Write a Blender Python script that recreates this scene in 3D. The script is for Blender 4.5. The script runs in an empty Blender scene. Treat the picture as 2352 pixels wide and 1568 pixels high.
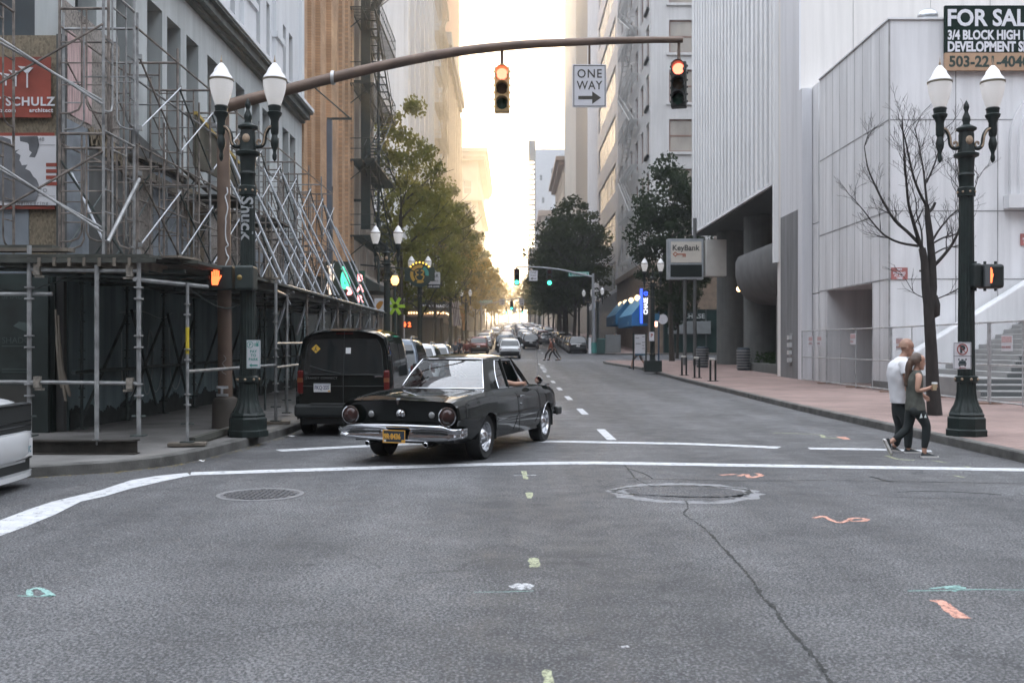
import bpy, bmesh, math, random
from mathutils import Vector, Matrix
R = math.radians
C = bpy.context.scene.collection
SC = bpy.context.scene
# ------------------------------------------------------------------ camera, sky, sun, exposure
cam_d = bpy.data.cameras.new('camera'); cam = bpy.data.objects.new('camera', cam_d); C.objects.link(cam)
cam.location = (0, 0, 1.65); cam.rotation_euler = (R(90), 0, 0)
cam_d.sensor_width = 36; cam_d.lens = 35.0
cam_d.shift_x = -2/2352; cam_d.shift_y = 13/2352
cam_d.clip_start = .1; cam_d.clip_end = 6000
cam_d.dof.use_dof = True; cam_d.dof.focus_distance = 16; cam_d.dof.aperture_fstop = 3.2
SC.camera = cam
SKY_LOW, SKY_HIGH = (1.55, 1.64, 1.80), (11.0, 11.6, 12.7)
SUN_AZ, SUN_EL = 2.0, 9.0           # degrees right of the street axis, degrees above the horizon
w = bpy.data.worlds.new('World'); SC.world = w; w.use_nodes = True
nt = w.node_tree; bg = nt.nodes['Background']
sky = nt.nodes.new('ShaderNodeTexSky'); sky.sky_type = 'NISHITA'; sky.sun_disc = False
sky.sun_elevation = R(SUN_EL); sky.sun_rotation = R(SUN_AZ)
sky.air_density = 1.0; sky.dust_density = .6; sky.ozone_density = 1.0; sky.altitude = 50
# made-up sky veil: capped low down, brightened overhead to light the street
def W_(t, **k):
    q = nt.nodes.new(t)
    for a_, v_ in k.items(): setattr(q, a_, v_)
    return q
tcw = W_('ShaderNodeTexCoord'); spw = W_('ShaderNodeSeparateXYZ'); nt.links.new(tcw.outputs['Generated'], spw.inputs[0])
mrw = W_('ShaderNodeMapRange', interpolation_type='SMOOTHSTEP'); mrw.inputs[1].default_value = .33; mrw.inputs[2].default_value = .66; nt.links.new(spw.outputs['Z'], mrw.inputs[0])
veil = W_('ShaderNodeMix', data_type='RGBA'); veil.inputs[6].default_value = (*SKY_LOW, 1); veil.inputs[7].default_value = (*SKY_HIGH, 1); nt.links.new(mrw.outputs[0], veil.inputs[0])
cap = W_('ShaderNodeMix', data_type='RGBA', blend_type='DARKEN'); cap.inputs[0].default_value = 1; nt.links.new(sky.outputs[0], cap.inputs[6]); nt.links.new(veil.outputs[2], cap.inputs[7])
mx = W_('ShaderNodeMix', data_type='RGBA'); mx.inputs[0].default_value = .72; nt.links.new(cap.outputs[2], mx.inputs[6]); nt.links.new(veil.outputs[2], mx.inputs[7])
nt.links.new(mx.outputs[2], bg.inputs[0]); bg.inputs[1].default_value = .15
sd = bpy.data.lights.new('sun', 'SUN'); sun = bpy.data.objects.new('sun', sd); C.objects.link(sun)
sd.energy = 4.4; sd.angle = R(.53); sd.color = (1, .72, .40)
sv = Vector((math.sin(R(SUN_AZ))*math.cos(R(SUN_EL)), math.cos(R(SUN_AZ))*math.cos(R(SUN_EL)), math.sin(R(SUN_EL))))
sun.rotation_euler = (-sv).to_track_quat('-Z', 'Y').to_euler(); sun.location = (0, 0, 80)
SC.view_settings.view_transform = 'Standard'; SC.view_settings.look = 'None'
SC.view_settings.exposure = 1.68; SC.view_settings.gamma = 1
SC.render.engine = 'CYCLES'
cy = SC.cycles
cy.use_denoising = True; cy.max_bounces = 7; cy.diffuse_bounces = 3; cy.glossy_bounces = 3; cy.transmission_bounces = 4
cy.transparent_max_bounces = 12; cy.volume_bounces = 0; cy.caustics_reflective = False; cy.caustics_refractive = False
cy.sample_clamp_indirect = 4

# ------------------------------------------------------------------ measuring helpers
F, CX, HY, H = 2287., 1178., 797., 1.65
def gz(y):                                   # height of the road along the street
    if y < 30: return 0.
    if y < 95: return .03/130*(y-30)**2
    return .975+.03*(y-95)
def PX(px, y): return (px-CX)*y/F
def PZ(py, y): return H+(HY-py)*y/F
def at(px, py, y): return Vector((PX(px, y), y, PZ(py, y)))
def GR(px, py, z=0.):                        # point of the flat ground (height z)
    y = (H-z)*F/(py-HY); return Vector((PX(px, y), y, z))
# ------------------------------------------------------------------ mesh helpers
class MB:
    def __init__(s): s.v = []; s.f = []; s.mi = []; s.cur = 0
    def add(s, vs, fs):
        n = len(s.v); s.v += [tuple(p) for p in vs]
        for f in fs: s.f.append([i+n for i in f]); s.mi.append(s.cur)
        return s
    def quad(s, a, b, c, d): return s.add([a, b, c, d], [(0, 1, 2, 3)])
    def box(s, x0, x1, y0, y1, z0, z1):
        vs = [(x, y, z) for z in (z0, z1) for y in (y0, y1) for x in (x0, x1)]
        return s.add(vs, [(0, 2, 3, 1), (4, 5, 7, 6), (0, 1, 5, 4), (2, 6, 7, 3), (0, 4, 6, 2), (1, 3, 7, 5)])
    def cbox(s, c, sz, rz=0., rx=0., ry=0.):
        m = Matrix.Rotation(rz, 3, 'Z') @ Matrix.Rotation(ry, 3, 'Y') @ Matrix.Rotation(rx, 3, 'X')
        vs = [Vector(c)+m @ Vector((x*sz[0]/2, y*sz[1]/2, z*sz[2]/2)) for z in (-1, 1) for y in (-1, 1) for x in (-1, 1)]
        return s.add(vs, [(0, 2, 3, 1), (4, 5, 7, 6), (0, 1, 5, 4), (2, 6, 7, 3), (0, 4, 6, 2), (1, 3, 7, 5)])
    def tube(s, p0, p1, r, n=8, r1=None, caps=True):
        return s.path([p0, p1], [r, r if r1 is None else r1], n, caps)
    def path(s, pts, r, n=8, caps=True):
        pts = [Vector(p) for p in pts]; k = len(pts)
        if not isinstance(r, (list, tuple)): r = [r]*k
        t0 = (pts[1]-pts[0]).normalized()
        up = Vector((0, 0, 1)) if abs(t0.z) < .9 else Vector((1, 0, 0))
        nn = (up-t0*up.dot(t0)).normalized(); vs = []
        for i, p in enumerate(pts):
            t = ((pts[min(i+1, k-1)]-p).normalized()+(p-pts[max(i-1, 0)]).normalized())
            t = t.normalized() if t.length > 1e-6 else t0
            nn = nn-t*nn.dot(t)
            nn = nn.normalized() if nn.length > 1e-6 else t.orthogonal().normalized()
            b = t.cross(nn)
            vs += [p+(nn*math.cos(2*math.pi*j/n)+b*math.sin(2*math.pi*j/n))*r[i] for j in range(n)]
        fs = [(i*n+j, i*n+(j+1) % n, (i+1)*n+(j+1) % n, (i+1)*n+j) for i in range(k-1) for j in range(n)]
        if caps: fs += [tuple(range(n-1, -1, -1)), tuple(range((k-1)*n, k*n))]
        return s.add(vs, fs)
    def lathe(s, prof, n=16, c=(0, 0, 0), flute=0., axis='Z', caps=True):
        vs = []; k = len(prof)
        for r, z in prof:
            for j in range(n):
                a = 2*math.pi*j/n; rr = r*(1-flute*(j % 2))
                p = (rr*math.cos(a), rr*math.sin(a), z)
                if axis == 'X': p = (z, p[0], p[1])
                if axis == 'Y': p = (p[0], z, p[1])
                vs.append((p[0]+c[0], p[1]+c[1], p[2]+c[2]))
        fs = [(i*n+j, i*n+(j+1) % n, (i+1)*n+(j+1) % n, (i+1)*n+j) for i in range(k-1) for j in range(n)]
        if caps: fs += [tuple(range(n-1, -1, -1)), tuple(range((k-1)*n, k*n))]
        return s.add(vs, fs)
    def prism(s, poly, a, b, axis='Y'):       # poly of (u,v) extruded from a to b along an axis
        n = len(poly)
        def P(u, v, t): return {'Y': (u, t, v), 'X': (t, u, v), 'Z': (u, v, t)}[axis]
        vs = [P(u, v, a) for u, v in poly]+[P(u, v, b) for u, v in poly]
        fs = [tuple(range(n)), tuple(range(2*n-1, n-1, -1))]+[(i, n+i, n+(i+1) % n, (i+1) % n) for i in range(n)]
        return s.add(vs, fs)
    def grid(s, rows, closed=False):          # rows of equal length
        m = len(rows[0]); vs = [p for r in rows for p in r]
        fs = [(i*m+j, i*m+(j+1) % m, (i+1)*m+(j+1) % m, (i+1)*m+j) for i in range(len(rows)-1) for j in range(m if closed else m-1)]
        return s.add(vs, fs)
    def ball(s, c, rx, ry=None, rz=None, n=12, k=8):
        ry = rx if ry is None else ry; rz = rx if rz is None else rz
        rows = []
        for i in range(k+1):
            t = math.pi*(.002+.996*i/k)
            rows.append([(c[0]+rx*math.sin(t)*math.cos(2*math.pi*j/n), c[1]+ry*math.sin(t)*math.sin(2*math.pi*j/n), c[2]-rz*math.cos(t)) for j in range(n)])
        return s.grid(rows, True)
    def xf(s, m, start=0):
        for i in range(start, len(s.v)): s.v[i] = tuple(m @ Vector(s.v[i]))
        return s
    def fn(s, g):
        s.v = [tuple(g(*p)) for p in s.v]; return s
def mesh_of(name, mb, mats, smooth=None):
    me = bpy.data.meshes.new(name); me.from_pydata(mb.v, [], mb.f)
    for m in (mats if isinstance(mats, (list, tuple)) else [mats]): me.materials.append(m)
    me.polygons.foreach_set('material_index', mb.mi)
    bm = bmesh.new(); bm.from_mesh(me); bmesh.ops.recalc_face_normals(bm, faces=bm.faces); bm.to_mesh(me); bm.free()
    if smooth is not None:
        me.polygons.foreach_set('use_smooth', [True]*len(me.polygons)); me.set_sharp_from_angle(angle=R(smooth))
    me.update(); return me
def tag(o, label=None, cat=None, group=None, kind=None):
    if label: o['label'] = label
    if cat: o['category'] = cat
    if group: o['group'] = group
    if kind: o['kind'] = kind
    return o
def thing(name, label, cat, loc=(0, 0, 0), rz=0., group=None, kind=None):
    o = bpy.data.objects.new(name, None); C.objects.link(o); o.empty_display_size = .2
    o.location = loc; o.rotation_euler = (0, 0, rz)
    return tag(o, label, cat, group, kind)
def part(name, mb, mats, parent=None, smooth=None, world=False, label=None, bevel=0.):
    if world and parent is not None:          # mesh given in world coordinates, parents are never rotated then
        l = Vector((0, 0, 0)); q = parent
        while q is not None: l = l+Vector(q.location); q = q.parent
        mb.v = [(p[0]-l.x, p[1]-l.y, p[2]-l.z) for p in mb.v]
    o = bpy.data.objects.new(name, mesh_of(name, mb, mats, smooth)); C.objects.link(o)
    if parent is not None: o.parent = parent
    if label: o['label'] = label
    if bevel:
        b = o.modifiers.new('bevel', 'BEVEL'); b.width = bevel; b.segments = 2; b.limit_method = 'ANGLE'
    return o
def single(name, mb, mats, label, cat, loc=(0, 0, 0), rz=0., group=None, smooth=None, kind=None, world=True):
    if world: mb.v = [(p[0]-loc[0], p[1]-loc[1], p[2]-loc[2]) for p in mb.v]
    o = part(name, mb, mats, None, smooth); o.location = loc; o.rotation_euler = (0, 0, rz)
    return tag(o, label, cat, group, kind)
def struct(name, mb, mats, smooth=None, kind='structure'):
    o = part(name, mb, mats, None, smooth); o['kind'] = kind; return o
def dup(o, loc=None, rz=None, label=None, parent=None, group=None, scale=None):
    c = o.copy(); C.objects.link(c); c.parent = parent
    if loc is not None: c.location = loc
    if rz is not None: c.rotation_euler = (0, 0, rz)
    if scale is not None: c.scale = scale
    if label: c['label'] = label
    if group: c['group'] = group
    for ch in list(o.children): dup(ch, parent=c)
    return c
def recolor(o, old, new):                     # give a copy its own material in place of another one
    for q in [o]+list(o.children_recursive):
        if q.type == 'MESH':
            for s in q.material_slots:
                if s.material == old: s.link = 'OBJECT'; s.material = new
def text_mb(s, size, m, bold=0., depth=.002, spacing=1., sx=1., align='LEFT'):
    cu = bpy.data.curves.new('t', 'FONT'); cu.body = s; cu.size = size; cu.extrude = depth; cu.offset = bold
    cu.space_character = spacing; cu.align_x = align; cu.resolution_u = 3
    o = bpy.data.objects.new('t', cu); C.objects.link(o)
    me = bpy.data.meshes.new_from_object(o.evaluated_get(bpy.context.evaluated_depsgraph_get()))
    mb = MB(); mm = m @ Matrix.Diagonal((sx, 1, 1, 1))
    mb.add([mm @ v.co for v in me.vertices], [tuple(p.vertices) for p in me.polygons])
    bpy.data.objects.remove(o); bpy.data.curves.remove(cu); bpy.data.meshes.remove(me)
    return mb
def front(x, y, z):                           # text plane standing upright and facing -Y
    return Matrix.Translation((x, y, z)) @ Matrix.Rotation(R(90), 4, 'X')
def catmull(pts, n):                          # n samples per segment through tuples
    out = []; k = len(pts)
    for i in range(k-1):
        p0, p1, p2, p3 = pts[max(i-1, 0)], pts[i], pts[i+1], pts[min(i+2, k-1)]
        for j in range(n):
            t = j/n
            out.append(tuple(.5*(2*b+(c-a)*t+(2*a-5*b+4*c-d)*t*t+(3*b-a-3*c+d)*t**3) for a, b, c, d in zip(p0, p1, p2, p3)))
    out.append(tuple(pts[-1])); return out
def lerp(a, b, t): return a+(b-a)*t
def interp(x, tab):                           # piecewise linear table [(x, v), ...]
    if x <= tab[0][0]: return tab[0][1]
    for (a, va), (b, vb) in zip(tab, tab[1:]):
        if x <= b: return va+(vb-va)*(x-a)/(b-a)
    return tab[-1][1]
# ------------------------------------------------------------------ materials
def M(name, col, rough=.6, metal=0., var=.12, vs=2., bump=0., bs=30., spec=.5, emit=None, es=0., coat=0., stretch=None, detail=4, streak=0.):
    m = bpy.data.materials.new(name); m.use_nodes = True; n = m.node_tree; L = n.links
    b = n.nodes['Principled BSDF']; col = tuple(col)[:3]
    b.inputs['Roughness'].default_value = rough; b.inputs['Metallic'].default_value = metal
    b.inputs['Specular IOR Level'].default_value = spec; b.inputs['Coat Weight'].default_value = coat
    if coat: b.inputs['Coat Roughness'].default_value = .03
    b.inputs['Base Color'].default_value = (*col, 1)
    tc = n.nodes.new('ShaderNodeTexCoord'); src = tc.outputs['Object']
    if stretch:
        mp = n.nodes.new('ShaderNodeMapping'); mp.inputs['Scale'].default_value = stretch
        L.new(src, mp.inputs[0]); src = mp.outputs[0]
    if var:
        t = n.nodes.new('ShaderNodeTexNoise'); t.inputs['Scale'].default_value = vs; t.inputs['Detail'].default_value = detail
        L.new(src, t.inputs['Vector'])
        rp = n.nodes.new('ShaderNodeValToRGB')
        rp.color_ramp.elements[0].position = .3; rp.color_ramp.elements[1].position = .7
        rp.color_ramp.elements[0].color = (*[c*(1-var) for c in col], 1); rp.color_ramp.elements[1].color = (*[min(1, c*(1+var)) for c in col], 1)
        L.new(t.outputs[0], rp.inputs[0]); L.new(rp.outputs[0], b.inputs['Base Color'])
    if streak:                                # rain streaks running down a wall
        mp2 = n.nodes.new('ShaderNodeMapping'); mp2.inputs['Scale'].default_value = (3.2, 3.2, .11); L.new(tc.outputs['Object'], mp2.inputs[0])
        t3 = n.nodes.new('ShaderNodeTexNoise'); t3.inputs['Scale'].default_value = 1.; t3.inputs['Detail'].default_value = 7; t3.inputs['Roughness'].default_value = .65; L.new(mp2.outputs[0], t3.inputs['Vector'])
        mr = n.nodes.new('ShaderNodeMapRange'); mr.inputs[1].default_value = .42; mr.inputs[2].default_value = .72; mr.inputs[3].default_value = 1.; mr.inputs[4].default_value = 1-streak; L.new(t3.outputs[0], mr.inputs[0])
        mu = n.nodes.new('ShaderNodeMix'); mu.data_type = 'RGBA'; mu.blend_type = 'MULTIPLY'; mu.inputs[0].default_value = 1
        if var: L.new(rp.outputs[0], mu.inputs[6])
        else: mu.inputs[6].default_value = (*col, 1)
        L.new(mr.outputs[0], mu.inputs[7]); L.new(mu.outputs[2], b.inputs['Base Color'])
    if bump:
        t2 = n.nodes.new('ShaderNodeTexNoise'); t2.inputs['Scale'].default_value = bs; t2.inputs['Detail'].default_value = 3
        L.new(src, t2.inputs['Vector'])
        bp = n.nodes.new('ShaderNodeBump'); bp.inputs['Strength'].default_value = bump; bp.inputs['Distance'].default_value = .02
        L.new(t2.outputs[0], bp.inputs['Height']); L.new(bp.outputs[0], b.inputs['Normal'])
    if emit is not None:
        b.inputs['Emission Color'].default_value = (*emit, 1); b.inputs['Emission Strength'].default_value = es
    return m
def glass(name, tint=(.6, .65, .66), refl=1., alpha=.5, rough=.01):   # see-through pane with real reflections
    m = bpy.data.materials.new(name); m.use_nodes = True; n = m.node_tree; L = n.links; n.nodes.clear()
    out = n.nodes.new('ShaderNodeOutputMaterial'); tr = n.nodes.new('ShaderNodeBsdfTransparent'); tr.inputs[0].default_value = (*tint, 1)
    gl = n.nodes.new('ShaderNodeBsdfGlossy'); gl.inputs['Roughness'].default_value = rough; gl.inputs[0].default_value = (refl, refl, refl, 1)
    fr = n.nodes.new('ShaderNodeFresnel'); fr.inputs[0].default_value = 1.52
    ma = n.nodes.new('ShaderNodeMath'); ma.operation = 'MULTIPLY_ADD'; ma.inputs[1].default_value = 1.6; ma.inputs[2].default_value = alpha; ma.use_clamp = True
    mi = n.nodes.new('ShaderNodeMixShader'); L.new(fr.outputs[0], ma.inputs[0]); L.new(ma.outputs[0], mi.inputs[0])
    L.new(tr.outputs[0], mi.inputs[1]); L.new(gl.outputs[0], mi.inputs[2]); L.new(mi.outputs[0], out.inputs[0]); return m
def brick(name, c1, c2, mortar, sx=1., sy=1., scale=1., rough=.85, axes='XZ', bump=.3, off=.5):
    m = bpy.data.materials.new(name); m.use_nodes = True; n = m.node_tree; L = n.links; b = n.nodes['Principled BSDF']
    tc = n.nodes.new('ShaderNodeTexCoord'); sp = n.nodes.new('ShaderNodeSeparateXYZ'); cb = n.nodes.new('ShaderNodeCombineXYZ')
    L.new(tc.outputs['Object'], sp.inputs[0]); L.new(sp.outputs['XYZ'.index(axes[0])], cb.inputs[0]); L.new(sp.outputs['XYZ'.index(axes[1])], cb.inputs[1])
    t = n.nodes.new('ShaderNodeTexBrick'); t.inputs['Color1'].default_value = (*c1, 1); t.inputs['Color2'].default_value = (*c2, 1)
    t.inputs['Mortar'].default_value = (*mortar, 1); t.inputs['Scale'].default_value = scale; t.offset = off
    t.inputs['Brick Width'].default_value = sx; t.inputs['Row Height'].default_value = sy; t.inputs['Mortar Size'].default_value = .012*min(sx, sy)/.1
    L.new(cb.outputs[0], t.inputs['Vector'])
    nz = n.nodes.new('ShaderNodeTexNoise'); nz.inputs['Scale'].default_value = .7; nz.inputs['Detail'].default_value = 5; L.new(tc.outputs['Object'], nz.inputs['Vector'])
    mr = n.nodes.new('ShaderNodeMapRange'); mr.inputs[1].default_value = .3; mr.inputs[2].default_value = .7; mr.inputs[3].default_value = .75; mr.inputs[4].default_value = 1.2
    L.new(nz.outputs[0], mr.inputs[0])
    mu = n.nodes.new('ShaderNodeMix'); mu.data_type = 'RGBA'; mu.blend_type = 'MULTIPLY'; mu.inputs[0].default_value = 1
    L.new(t.outputs['Color'], mu.inputs[6]); L.new(mr.outputs[0], mu.inputs[7]); L.new(mu.outputs[2], b.inputs['Base Color'])
    b.inputs['Roughness'].default_value = rough
    bp = n.nodes.new('ShaderNodeBump'); bp.inputs['Strength'].default_value = bump; bp.inputs['Distance'].default_value = .01; bp.invert = True
    L.new(t.outputs['Fac'], bp.inputs['Height']); L.new(bp.outputs[0], b.inputs['Normal']); return m
def worn(name, col, lo=.50, hi=.62, sc=14.):  # road paint rubbed through to the asphalt
    m = M(name, col, .75, var=.14, vs=7, detail=8); n = m.node_tree; L = n.links; b = n.nodes['Principled BSDF']; out = n.nodes['Material Output']
    tc = n.nodes.new('ShaderNodeTexCoord'); nz = n.nodes.new('ShaderNodeTexNoise'); nz.inputs['Scale'].default_value = sc; nz.inputs['Detail'].default_value = 9; nz.inputs['Roughness'].default_value = .75
    L.new(tc.outputs['Object'], nz.inputs['Vector']); mr = n.nodes.new('ShaderNodeMapRange'); mr.inputs[1].default_value = lo; mr.inputs[2].default_value = hi; L.new(nz.outputs[0], mr.inputs[0])
    tr = n.nodes.new('ShaderNodeBsdfTransparent'); mi = n.nodes.new('ShaderNodeMixShader'); L.new(mr.outputs[0], mi.inputs[0]); L.new(b.outputs[0], mi.inputs[1]); L.new(tr.outputs[0], mi.inputs[2]); L.new(mi.outputs[0], out.inputs[0]); return m
def asphalt(name, lo, hi):
    m = bpy.data.materials.new(name); m.use_nodes = True; n = m.node_tree; L = n.links; b = n.nodes['Principled BSDF']
    tc = n.nodes.new('ShaderNodeTexCoord'); P = tc.outputs['Object']
    def noise(s, d, sc=None):
        t = n.nodes.new('ShaderNodeTexNoise'); t.inputs['Scale'].default_value = s; t.inputs['Detail'].default_value = d
        if sc:
            mp = n.nodes.new('ShaderNodeMapping'); mp.inputs['Scale'].default_value = sc; L.new(P, mp.inputs[0]); L.new(mp.outputs[0], t.inputs['Vector'])
        else: L.new(P, t.inputs['Vector'])
        return t.outputs[0]
    def rng(v, a, b_, c, d):
        r = n.nodes.new('ShaderNodeMapRange'); r.inputs[1].default_value = a; r.inputs[2].default_value = b_; r.inputs[3].default_value = c; r.inputs[4].default_value = d; L.new(v, r.inputs[0]); return r.outputs[0]
    def mul(a, c):
        r = n.nodes.new('ShaderNodeMath'); r.operation = 'MULTIPLY'; L.new(a, r.inputs[0]); L.new(c, r.inputs[1]); return r.outputs[0]
    vo = n.nodes.new('ShaderNodeTexVoronoi'); vo.inputs['Scale'].default_value = 70; L.new(P, vo.inputs['Vector'])
    grain = mul(rng(noise(52, 3), .36, .64, .36, 1.75), rng(noise(130, 2), .34, .66, .5, 1.6))
    stones = rng(vo.outputs['Color'], 0, 1, .5, 1.55)
    blot = rng(noise(.55, 5), .3, .7, .66, 1.2)
    wear = rng(noise(.35, 4, (1.6, .12, 1)), .3, .7, .84, 1.14)
    # crazed hairline cracks where the surface is tired, and dark oily drips along the lanes
    nzv = n.nodes.new('ShaderNodeTexNoise'); nzv.inputs['Scale'].default_value = 1.7; nzv.inputs['Detail'].default_value = 5; L.new(P, nzv.inputs['Vector'])
    wv = n.nodes.new('ShaderNodeVectorMath'); wv.operation = 'MULTIPLY_ADD'; wv.inputs[1].default_value = (.9, .9, 0); L.new(nzv.outputs['Color'], wv.inputs[0]); L.new(P, wv.inputs[2])
    ed = n.nodes.new('ShaderNodeTexVoronoi'); ed.feature = 'DISTANCE_TO_EDGE'; ed.inputs['Scale'].default_value = .62; L.new(wv.outputs[0], ed.inputs['Vector'])
    line = rng(ed.outputs['Distance'], .002, .009, 0, 1); tired = rng(noise(.23, 3), .47, .6, 1, 0)
    mxm = n.nodes.new('ShaderNodeMath'); mxm.operation = 'MAXIMUM'; L.new(line, mxm.inputs[0]); L.new(tired, mxm.inputs[1])
    crk = rng(mxm.outputs[0], 0, 1, .45, 1); drip = rng(noise(5.5, 3), .66, .74, 1, .72); lanes = rng(noise(.9, 2, (1, .03, 1)), .35, .65, .76, 1.18)
    fac = mul(mul(mul(grain, stones), mul(blot, wear)), mul(mul(crk, drip), lanes))
    rp = n.nodes.new('ShaderNodeValToRGB'); rp.color_ramp.elements[0].color = (*lo, 1); rp.color_ramp.elements[1].color = (*hi, 1)
    rp.color_ramp.elements[0].position = .3; rp.color_ramp.elements[1].position = 2.2/2.2
    sc = rng(fac, 0, 2.2, 0, 1); L.new(sc, rp.inputs[0]); L.new(rp.outputs[0], b.inputs['Base Color'])
    L.new(rng(noise(3, 4), .3, .7, .5, .72), b.inputs['Roughness']); b.inputs['Specular IOR Level'].default_value = .42
    bp = n.nodes.new('ShaderNodeBump'); bp.inputs['Strength'].default_value = .55; bp.inputs['Distance'].default_value = .01
    L.new(fac, bp.inputs['Height']); L.new(bp.outputs[0], b.inputs['Normal']); return m
def leafmat(name, c1, c2, trans=(.25, .3, .05)):
    m = bpy.data.materials.new(name); m.use_nodes = True; n = m.node_tree; L = n.links; n.nodes.clear()
    out = n.nodes.new('ShaderNodeOutputMaterial'); d = n.nodes.new('ShaderNodeBsdfDiffuse'); t = n.nodes.new('ShaderNodeBsdfTranslucent'); mi = n.nodes.new('ShaderNodeMixShader')
    tc = n.nodes.new('ShaderNodeTexCoord'); nz = n.nodes.new('ShaderNodeTexNoise'); nz.inputs['Scale'].default_value = 1.3; nz.inputs['Detail'].default_value = 4
    L.new(tc.outputs['Object'], nz.inputs['Vector'])
    rp = n.nodes.new('ShaderNodeValToRGB'); rp.color_ramp.elements[0].position = .35; rp.color_ramp.elements[1].position = .65
    rp.color_ramp.elements[0].color = (*c1, 1); rp.color_ramp.elements[1].color = (*c2, 1); L.new(nz.outputs[0], rp.inputs[0])
    L.new(rp.outputs[0], d.inputs[0]); t.inputs[0].default_value = (*trans, 1); mi.inputs[0].default_value = .42
    L.new(d.outputs[0], mi.inputs[1]); L.new(t.outputs[0], mi.inputs[2]); L.new(mi.outputs[0], out.inputs[0]); return m
MAT = {}
def mt(key, *a, **k):
    if key not in MAT: MAT[key] = M(key, *a, **k)
    return MAT[key]
# ------------------------------------------------------------------ ground, road, pavements, markings
A_ROAD = asphalt('asphalt', (.038, .0393, .042), (.248, .25, .257))
A_PATCH = asphalt('asphalt_patch', (.04, .0415, .045), (.235, .238, .247))
CONC = M('pavement_concrete', (.16, .155, .148), .85, var=.3, vs=1.6, bump=.25, bs=60, detail=8)
KERBM = M('kerb_concrete', (.10, .098, .092), .9, var=.45, vs=3, bump=.4, bs=40, detail=8)
PAVER = brick('brick_paver', (.235, .155, .135), (.285, .195, .172), (.17, .14, .128), .21, .105, 1, .9, 'XY', .3)
PAINT = worn('road_paint', (.48, .49, .505), .54, .70, 9)
ys = [-170, -90, -40, -20, -8, 0, 4, 8, 12, 16, 20, 24, 28]+[30+2.5*i for i in range(30)]+[106+12*i for i in range(20)]+[360, 420, 500, 600, 800, 1100, 1600, 2400]
xs = [-600, -200, -60, -20, -8, -4, 0, 4, 8, 13, 20, 60, 200, 600]
struct('road', MB().grid([[(x, y, gz(y)) for x in xs] for y in ys]), A_ROAD, 60)
def kerbline(pts, xo, name, top, apron=.45):
    # pts: kerb polyline as (x, y); xo: the far side of the pavement
    P = []
    for (a, b) in zip(pts, pts[1:]):
        n = max(1, int((b[1]-a[1])/4)); P += [(lerp(a[0], b[0], i/n), lerp(a[1], b[1], i/n)) for i in range(n)]
    P.append(pts[-1]); k = len(P)
    inn = []
    for i in range(k):
        a, b = P[max(i-1, 0)], P[min(i+1, k-1)]; d = Vector((b[0]-a[0], b[1]-a[1])).normalized()
        nrm = Vector((-d.y, d.x)) if xo < pts[len(pts)//2][0] else Vector((d.y, -d.x))
        inn.append((P[i][0]+nrm.x*.16, P[i][1]+nrm.y*.16))
    hgt = .15
    kb = MB().grid([[(x, y, gz(y)-.05) for x, y in P], [(x+.0, y, gz(y)+hgt-.02) for x, y in P], [(lerp(x, a, .12), lerp(y, b, .12), gz(y)+hgt) for (x, y), (a, b) in zip(P, inn)], [(a, b, gz(b)+hgt) for a, b in inn]])
    struct('kerb', kb, KERBM)
    pv = MB().grid([[(a, b, gz(b)+hgt-.003) for a, b in inn], [(xo, b, gz(b)+hgt-.003) for a, b in inn]])
    struct('pavement', pv, top)
LK = [(-60, 12.0), (-7.2, 12.35), (-6.1, 12.6), (-5.3, 13.1), (-4.85, 13.7), (-4.6, 14.5), (-4.4, 16.4), (-4.25, 18.6), (-4.25, 26), (-4.3, 72), (-4.9, 75), (-6.5, 77), (-60, 77.2)]
RK = [(60, 6.0), (9.4, 6.4), (8.2, 7.2), (7.5, 8.6), (7.2, 10.5), (7.3, 15), (7.42, 26), (7.75, 36), (7.9, 49), (8.05, 58), (7.9, 63), (7.3, 68), (6.7, 72.5), (6.8, 75), (7.6, 76.6), (60, 77)]
kerbline(LK, -60, 'left', CONC); kerbline(RK, 60, 'right', PAVER)
for y0 in (93, 170, 247):
    kerbline([(-60, y0), (-6.3, y0+.2), (-4.8, y0+1.6), (-4.4, y0+4), (-4.4, y0+56), (-5.5, y0+59), (-60, y0+60)], -60, 'left', CONC)
    kerbline([(60, y0), (9.6, y0+.2), (8, y0+1.6), (7.6, y0+4), (7.6, y0+56), (8.8, y0+59), (60, y0+60)], 60, 'right', PAVER)
kerbline([(-60, 324), (-5, 324.5), (-4.4, 328), (-4.4, 700), (-60, 701)], -60, 'left', CONC)
kerbline([(60, 324), (8.2, 324.5), (7.6, 328), (7.6, 700), (60, 701)], 60, 'right', PAVER)
# concrete band behind the right kerb
def strip_px(up, lo, z=.004):
    a = [GR(*p) for p in up]; b = [GR(*p) for p in lo]
    return MB().grid([[(p.x, p.y, gz(p.y)+z) for p in a], [(p.x, p.y, gz(p.y)+z) for p in b]])
def line_px(pts, wd, z=.004, sub=6, jit=0., rnd=random.Random(3)):
    c = catmull([tuple(GR(*p))[:2] for p in pts], sub); rows = [[], []]
    for i, p in enumerate(c):
        a, b = c[max(i-1, 0)], c[min(i+1, len(c)-1)]; d = Vector((b[0]-a[0], b[1]-a[1])).normalized()
        w_ = wd(i/len(c)) if callable(wd) else wd
        for s, r in ((1, rows[0]), (-1, rows[1])):
            o = s*w_/2*(1+rnd.uniform(-jit, jit)); r.append((p[0]-d.y*o, p[1]+d.x*o, gz(p[1])+z))
    return MB().grid(rows)
RM = lambda mb, n='road_marking', m=PAINT: struct(n, mb, m)
RM(line_px([(438, 1088), (650, 1081), (870, 1074), (1100, 1067), (1330, 1063), (1500, 1065), (1800, 1070), (2060, 1074), (2352, 1079), (2800, 1086)], .33, jit=.05))
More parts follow.
